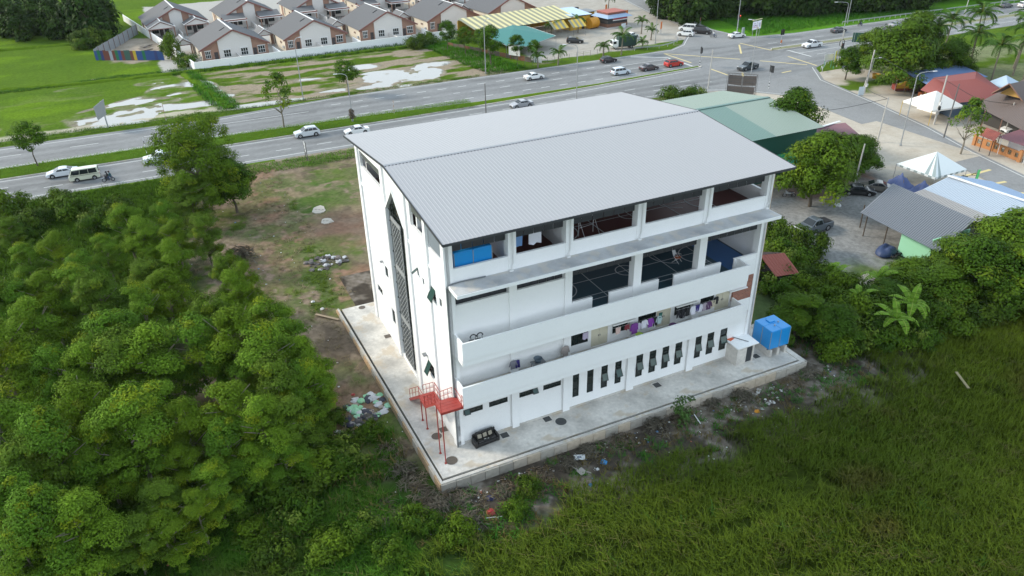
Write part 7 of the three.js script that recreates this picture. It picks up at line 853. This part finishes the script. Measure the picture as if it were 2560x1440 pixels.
// ---------- laundry, chairs, buckets ----------
{
  const shirtS = [[-.16, 0], [.16, 0], [.25, -.06], [.36, -.5], [.27, -.53], [.2, -.25], [.21, -.78], [-.21, -.78], [-.2, -.25], [-.27, -.53], [-.36, -.5], [-.25, -.06]], trS = [[-.2, 0], [.2, 0], [.24, -.95], [.06, -.96], [0, -.35], [-.06, -.96], [-.24, -.95]], clS = [[-.35, 0], [.35, 0], [.33, -.9], [.1, -.84], [-.12, -.93], [-.36, -.86]];
  const waved = (pts, seed) => { const g = new THREE.ExtrudeGeometry(shape(pts), { depth: .04, bevelEnabled: true, bevelSize: .015, bevelThickness: .02, bevelSegments: 1, steps: 1 }); const p = g.attributes.position; for (let i = 0; i < p.count; i++) p.setZ(i, p.getZ(i) + .06 * Math.sin(p.getX(i) * 14 + seed) * Math.min(1, -p.getY(i) * 2)); g.computeVertexNormals(); return g; };
  const hang = (kind, label, cat, x, y, z, c, s = 1, turn = 0) => { const t = thing(kind, label, cat, [x, y, z], turn); const m = mat('cloth ' + c, c, .9); obj('cloth', waved(kind === 'trousers' ? trS : kind === 'towel' ? clS : shirtS, x * 3).scale(s, s, 1), m, t); obj('hanger', [tube([[-.18 * s, -.03, .02], [0, .06, .02], [.18 * s, -.03, .02]], .012, 8, 4), tube([[0, .06, .02], [.03, .12, .02], [0, .16, .02]], .01, 8, 4)], galv, t); };
  const line = (label, x0, x1, y, z) => tag(obj('washing_line', bar(V(x0, y, z), V(x1, y, z), .012, 4), galv), label, 'washing line');
  line('washing line along the middle windows of the first floor corridor', 14.2, 19, 7.55, .45); line('washing line along the right hand windows of the first floor corridor', 20.6, 25.4, 7.55, .45);
  const P = [.17, .04, .24], Wt = [.66, .66, .72], K = [.015, .015, .02], G = [.3, .29, .28], N = [.03, .02, .15];
  hang('shirt', 'grey shirt hung on the pilaster of the first floor corridor', 'shirt', 5.05, 7.0, .12, [.19, .19, .22]); hang('trousers', 'dark purple shorts hung beside the grey shirt', 'shorts', 5.45, 6.95, .12, N, .75); hang('shirt', 'beige jacket hung on the pipe of the first floor corridor', 'jacket', 9.8, 6.95, .14, [.32, .28, .26], 1.15);
  hang('towel', 'lilac towel in the corridor window left of the first cream door', 'towel', 11.85, 7.55, -.1, [.48, .42, .55], .7); hang('towel', 'pale pink cloth at the left end of the middle washing line', 'cloth', 14.8, 7.45, .3, [.58, .42, .38], .7); hang('towel', 'maroon cloth on the middle washing line', 'cloth', 15.7, 7.5, .3, [.20, .03, .04], .6); hang('shirt', 'long purple dress hanging by the middle pilaster', 'dress', 16.35, 7.45, .42, P, 1.25); hang('shirt', 'pale striped shirt beside the long purple dress', 'shirt', 16.75, 7.35, .4, [.45, .42, .52], .9);
  hang('shirt', 'white shirt before the second corridor window from the middle pilaster', 'shirt', 17.35, 7.5, .45, Wt, 1.05); hang('shirt', 'purple shirt between a white and a black one', 'shirt', 17.95, 7.5, .45, [.2, .04, .3], 1.05); hang('trousers', 'black trousers beside the purple shirt', 'trousers', 18.45, 7.5, .45, K, .9); hang('shirt', 'pale teal shirt left of the second cream door', 'shirt', 18.85, 7.5, .45, [.36, .46, .46], 1); hang('towel', 'dark green cloth high against the second cream door', 'cloth', 19.0, 7.75, .4, [.03, .12, .10], .5);
  hang('trousers', 'first pair of black trousers left on the right hand washing line', 'trousers', 20.9, 7.5, .45, K, .8); hang('trousers', 'second pair of black trousers on the right hand washing line', 'trousers', 21.4, 7.5, .45, K, .95); hang('trousers', 'third pair of black trousers on the right hand washing line', 'trousers', 21.9, 7.5, .45, [.02, .02, .022], .85); hang('shirt', 'white shirt right of the black trousers', 'shirt', 22.45, 7.5, .45, Wt, 1.05); hang('towel', 'navy cloth beside the white shirt', 'cloth', 22.9, 7.5, .45, N, .7); hang('shirt', 'second white shirt by the corridor pilaster', 'shirt', 23.2, 7.45, .45, [.6, .6, .66], 1); hang('shirt', 'grey lilac shirt on the right hand washing line', 'shirt', 23.75, 7.45, .45, [.36, .31, .36], 1); hang('shirt', 'dark plum shirt on the right hand washing line', 'shirt', 24.15, 7.5, .45, [.09, .04, .10], 1); hang('towel', 'beige cloth at the right end of the washing line', 'cloth', 24.6, 7.5, .45, [.44, .40, .30], .8); hang('shirt', 'black shirt high before the last corridor window', 'shirt', 24.95, 7.75, .42, K, .9);
  hang('towel', 'blue checked cloth in the top floor laundry bay', 'cloth', 6.1, 17.6, -.9, [.14, .27, .50], 1.2); hang('towel', 'white sheet in the top floor laundry bay', 'sheet', 7.6, 17.75, -.9, [.68, .68, .74], 1.45);
  line('washing line in the top floor laundry bay', 5.6, 9.8, 17.75, -.9);
  const tb = (label, x, z, c, y = F2) => { const t = thing('basin', label, 'basin', [x, y, z]); const m = mat('plastic ' + c, c, .4); obj('bowl', new THREE.LatheGeometry([[0, 0], [.22, 0], [.34, .34], [.37, .35], [.33, .33], [.2, .03], [0, .03]].map(p => new THREE.Vector2(...p)), 20), m, t); obj('rim', new THREE.TorusGeometry(.35, .02, 6, 22).rotateX(Math.PI / 2).translate(0, .35, 0), m, t); };
  tb('grey blue wash basin behind the lower parapet', 7.1, .5, [.10, .14, .18], F2 + .75); tb('lime green basin below the long purple dress', 16.7, .8, [.36, .50, .05], F2 + .35);
  { const t = thing('laundry_stand', 'stand under the basins in the first floor corridor', 'stand', [7.1, F2, .5]); obj('top', rbx(1.2, .05, .6, .02, 0, .72, 0), greyPipe, t); for (const x of [-.5, .5]) for (const z of [-.22, .22]) obj('leg', cyl(.025, .025, .7, x, 0, z, 6), greyPipe, t); }
  { const t = thing('laundry_bag', 'purple bundle of washing on a stool left of the right hand washing line', 'bundle', [20.2, F2 + .55, .7]); obj('bundle', new THREE.IcosahedronGeometry(.32, 2).scale(1.2, .7, .9), mat('plum bundle', [.10, .04, .12], .9), t); obj('stool', [rbx(.5, .05, .4, .02, 0, -.22, 0), ...[-.2, .2].map(x => bx(.04, .33, .3, x, -.4, 0))], greyPipe, t); }
  { const t = thing('chair', 'pair of black curved chair backs above the upper parapet', 'chair', [1.75, F3, .75]); for (const dx of [-.25, .3]) { obj('backrest', new THREE.TorusGeometry(.24, .045, 8, 20, Math.PI).translate(dx, .95, 0), blackM, t); obj('seat', rbx(.42, .06, .42, .03, dx, .46, -.2), blackM, t); for (const sx of [-.18, .18]) for (const sz of [-.38, 0]) obj('leg', bar(V(dx + sx, 0, sz), V(dx + sx, sz ? .46 : .95, sz), .02), blackM, t); } }
  { const t = thing('chair', 'white folding chair with orange seat on the teal court', 'chair', [23.4, F3, -3.6], .5), w = whiteLamp; for (const s of [-1, 1]) { obj('leg', bar(V(s * .3, 0, .35), V(s * .28, .75, -.3), .03), w, t); obj('leg', bar(V(s * .3, 0, -.35), V(s * .28, .55, .25), .03), w, t); obj('armrest', rbx(.06, .04, .5, .015, s * .32, .74, 0), w, t); } obj('seat', rbx(.55, .06, .5, .02, 0, .5, .03), mat('orange seat', [.55, .13, .04], .7), t); obj('backrest', rbx(.55, .7, .05, .02).rotateX(-.35).translate(0, .98, -.38), w, t); }
  { const t = thing('goal_frame', 'small white training goal on the maroon court', 'goal', [13.2, F4, -2.8], .15); for (const x of [-.75, .75]) obj('upright', [bar(V(x, 0, 0), V(x, 1.5, 0), .03), bar(V(x, 0, .9), V(x, 1.5, 0), .02)], whiteLamp, t); obj('crossbar', [bar(V(-.75, 1.5, 0), V(.75, 1.5, 0), .03), bar(V(-.75, .7, 0), V(.75, .7, 0), .02)], whiteLamp, t); }
}
// ---------- rubbish and loose things on the ground ----------
{
  const R = rng(31), crumple = (seed, s) => { const g = new THREE.IcosahedronGeometry(s, 1), p = g.attributes.position; for (let i = 0; i < p.count; i++) { const k = .6 + .8 * noise(p.getX(i) / s * 2 + seed, p.getY(i) / s * 2 + p.getZ(i) / s * 3, seed); p.setXYZ(i, p.getX(i) * k, Math.max(-s * .2, p.getY(i) * k * .55), p.getZ(i) * k); } g.computeVertexNormals(); return g; };
  const CR = [0, 1, 2, 3, 4].map(i => crumple(i * 3.7, .3));
  const heap = (name, label, x, z, rx, rz, n, cols, s0, brush) => { const t = thing(name, label, 'rubbish heap', [x, hgt(x, z) + .04, z]); for (let k = 0; k < n; k++) { const a = R() * 6.28, r = Math.sqrt(R()), o = new THREE.Mesh(CR[k % 5], mat('rubbish ' + cols[k % cols.length], cols[k % cols.length], .7)); o.name = 'rubbish_piece'; const s = s0 * (.4 + .9 * R()); o.position.set(Math.cos(a) * r * rx, .04 + .2 * (1 - r) * R(), Math.sin(a) * r * rz); o.rotation.y = R() * 6.28; o.scale.set(s, s * (.5 + .5 * R()), s); o.castShadow = o.receiveShadow = true; t.add(o); } if (brush) for (let k = 0; k < 14; k++) { const a = R() * 6.28; obj('branch', bar(V((R() - .5) * rx, .1 + .3 * R(), (R() - .5) * rz), V((R() - .5) * rx * 2.2, .1 + .7 * R(), (R() - .5) * rz * 2.2), .025, 4), darkPole, t); } };
  heap('rubbish_heap', 'rubbish heap of white and mint green plastic beside the left apron wall', -5.1, -9.4, 1.9, 1.8, 46, [[.62, .62, .64], [.34, .62, .42], [.30, .60, .36], [.55, .55, .58], [.05, .05, .07], [.38, .32, .28]], 1.15); heap('rubbish_heap', 'dark heap of burnt rubbish below the white and green plastic', -6.1, -8.0, 1.8, 1.0, 34, [[.04, .04, .05], [.10, .09, .09], [.03, .03, .06], [.28, .27, .27], [.07, .06, .05]], .95); heap('rubbish_heap', 'heap of branches and dark rubbish in the yard by the hall', -.9 - 1.2, -38.4, 2.6, 1.8, 44, [[.06, .05, .05], [.10, .09, .09], [.5, .5, .52], [.05, .045, .04], [.16, .13, .11]], 1.1, 1); heap('rubbish_heap', 'scattered rubble and litter below the right end of the apron', 27.2, 5.4, 2.6, 1.3, 40, [[.34, .32, .30], [.22, .20, .18], [.50, .49, .47], [.12, .10, .09]], .6); heap('rubbish_heap', 'bags and litter heap in the weeds beside the left apron wall corner', -8.3, -6.5, 1.2, .9, 16, [[.5, .5, .5], [.32, .25, .2], [.4, .36, .33]], .7);
  const one = (name, label, cat, x, z, gs, m, ry = 0, y = null) => { const t = thing(name, label, cat, [x, y ?? hgt(x, z) + .06, z], ry); (Array.isArray(gs[0]) ? gs : [['body', gs, m]]).forEach(([n, g, mm]) => obj(n, g, mm, t)); return t; };
  one('board', 'white rectangular board lying below the front apron wall', 'board', 8.55, 5.0, [['panel', rbx(.95, .05, .62, .02).rotateZ(.12).translate(0, .2, 0), whiteLamp], ['sticker', bx(.3, .012, .2, 0, .235, 0, 0, 0, .12), mat('blue grey print', [.3, .36, .46], .7)]], null, -.55); one('broken_chair', 'broken grey plastic chair lying in the wet ground', 'chair', 7.9, 6.5, [['seat', rbx(.62, .05, .6, .02).rotateX(.2).translate(0, .2, 0), mat('dirty grey plastic', [.30, .27, .24], .7)], ['leg', bar(V(-.1, .2, -.3), V(-.3, .35, -1.2), .05), mat('dirty grey plastic')], ['leg', bar(V(.25, .2, .3), V(.5, .1, .6), .05), mat('dirty grey plastic')]], null, .3);
  const bag = (label, x, z, c, s = 1) => { const t = thing('plastic_bag', label, 'plastic bag', [x, hgt(x, z) + .08, z], x); const o = new THREE.Mesh(CR[2], mat('bag ' + c, c, .5)); o.name = 'bag'; o.scale.setScalar(s); o.castShadow = true; t.add(o); const k = new THREE.Mesh(CR[0], mat('bag ' + c, c, .5)); k.name = 'knot'; k.scale.setScalar(s * .35); k.position.set(.05, .14 * s, .02); t.add(k); };
  bag('bright blue plastic bag among the weeds below the front wall', 10.2, 6.2, [.03, .25, .55]); bag('red plastic bag in the dry brush near the apron corner', -.3, 7.0, [.45, .03, .04], 1.1); bag('dark blue cloth bag in the dry brush below the wall', .2, 5.7, [.03, .03, .09], 1.1); bag('yellow plastic bottle on the bare soil left of the apron', -6.8, -6.9, [.62, .36, .01], .8); bag('orange ball like bag in the ditch at the right end', 25.6, 6.7, [.62, .26, .02], .8); bag('white plastic bag at the right end of the ditch', 27.6, 6.2, [.62, .62, .6], .7); bag('white bag beside the ditch weeds right of the grey broken chair', 9.3, 6.7, [.55, .55, .55], .5); bag('red bag above the white plastic heap', -5.9, -11.6, [.42, .05, .05], .6); bag('small blue bag in the ditch below the broken chair', 7.9, 8.0, [.05, .2, .42], .6); bag('white bag on the yard left of the heap of branches', -5.6, -29.6, [.6, .6, .6], .7); bag('white bags by the plank at the apron corner', -5.0, -27.6, [.6, .58, .56], .8); bag('white sack on the gravel below the leaning white pole', 65.2, -22.4, [.62, .62, .62], 1.6);
  one('stick', 'white stick lying in the dry brush near the red bag', 'stick', -.3, 7.6, bar(V(-.6, .25, 0), V(.6, .1, .25), .03), whiteLamp); one('stick', 'white pipe standing in the dry brush below the middle of the wall', 'pipe', 20, 6.0, bar(V(0, .2, 0), V(-.4, 1.0, -.5), .04), whiteLamp); one('plank', 'wooden plank lying across the ground at the back left apron corner', 'plank', -4.9, -25.6, rbx(3.0, .08, .28, .015).translate(0, .12, 0), mat('weathered plank', [.36, .27, .18], .9), -.85); one('plank', 'pale plank lying in the reeds at the right', 'plank', 44.2, 12.4, rbx(2.2, .08, .24, .015).rotateZ(.1).translate(0, .95, 0), mat('pale plank', [.26, .22, .12], .9), 1.15);
  for (const [x, z, l, s] of [[.9, -55.0, 'upper pale concrete patch on the yard', .95], [1.0, -50.6, 'lower pale concrete patch on the yard', .85]]) { const t = thing('concrete_patch', l, 'slab', [x, hgt(x, z) + .05, z]); const pts = []; for (let k = 0; k < 11; k++) { const a = -k / 11 * 6.283, r = s * (.75 + .5 * hash(k, Math.round(z), 2)); pts.push([Math.cos(a) * r, Math.sin(a) * r * 1.3]); } obj('slab', slab(pts, .06, .1), mat('pale concrete', [.48, .43, .37], .9), t); obj('rubble', [0, 1, 2].map(i => rbx(.2, .12, .2, .03, (i - 1) * .4, .1, .3 * i - .2)), mat('pale concrete'), t); }
  // clutter under the open shed
  { const t = thing('tarpaulin', 'dark blue tarpaulin and clutter heap under the open shed', 'tarpaulin', [59.8, -.55, -9.6], .3); const g = new THREE.SphereGeometry(1, 20, 10, 0, 6.283, 0, 1.57).scale(1.7, .9, 1.1), p = g.attributes.position; for (let i = 0; i < p.count; i++) p.setY(i, p.getY(i) * (.7 + .6 * noise(p.getX(i) * 2, p.getZ(i) * 2, 9))); g.computeVertexNormals(); obj('cover', g, mat('dark blue sheet', [.03, .05, .12], .6), t); for (let k = 0; k < 3; k++) obj('tyre', new THREE.TorusGeometry(.3, .1, 8, 18).rotateX(1.5).translate(-.6 + k * .7, .12, 1.2), tyreM, t); }
  // litter scattered over yard and ditch
  const n = 420, I = new THREE.InstancedMesh(CR[1], mat('litter', [1, 1, 1], .7), n), M = new THREE.Matrix4(), q = new THREE.Quaternion(), e = new THREE.Euler(), c = new THREE.Color(); for (let i = 0; i < n; i++) { const yard = i < 190; const x = yard ? -24 + R() * 22 : -6 + R() * 44, z = yard ? -76 + R() * 78 : 4.3 + R() * R() * 6; const s = (.12 + .3 * R() * R()) * 1.1; M.compose(V(x, hgt(x, z) + .08, z), q.setFromEuler(e.set(0, R() * 6, 0)), V(s, s * .8, s)); I.setMatrixAt(i, M); const k = R(); I.setColorAt(i, k < .5 ? c.setRGB(.6, .6, .58) : k < .8 ? c.setRGB(.3, .27, .24) : k < .9 ? c.setRGB(.1, .2, .35) : c.setRGB(.4, .12, .08)); } I.name = 'litter'; I.castShadow = true; tag(I, 'small scattered litter on the yard and along the foot of the wall', 'litter', null, 'stuff'); scene.add(I);
}

renderer.render(scene, camera);
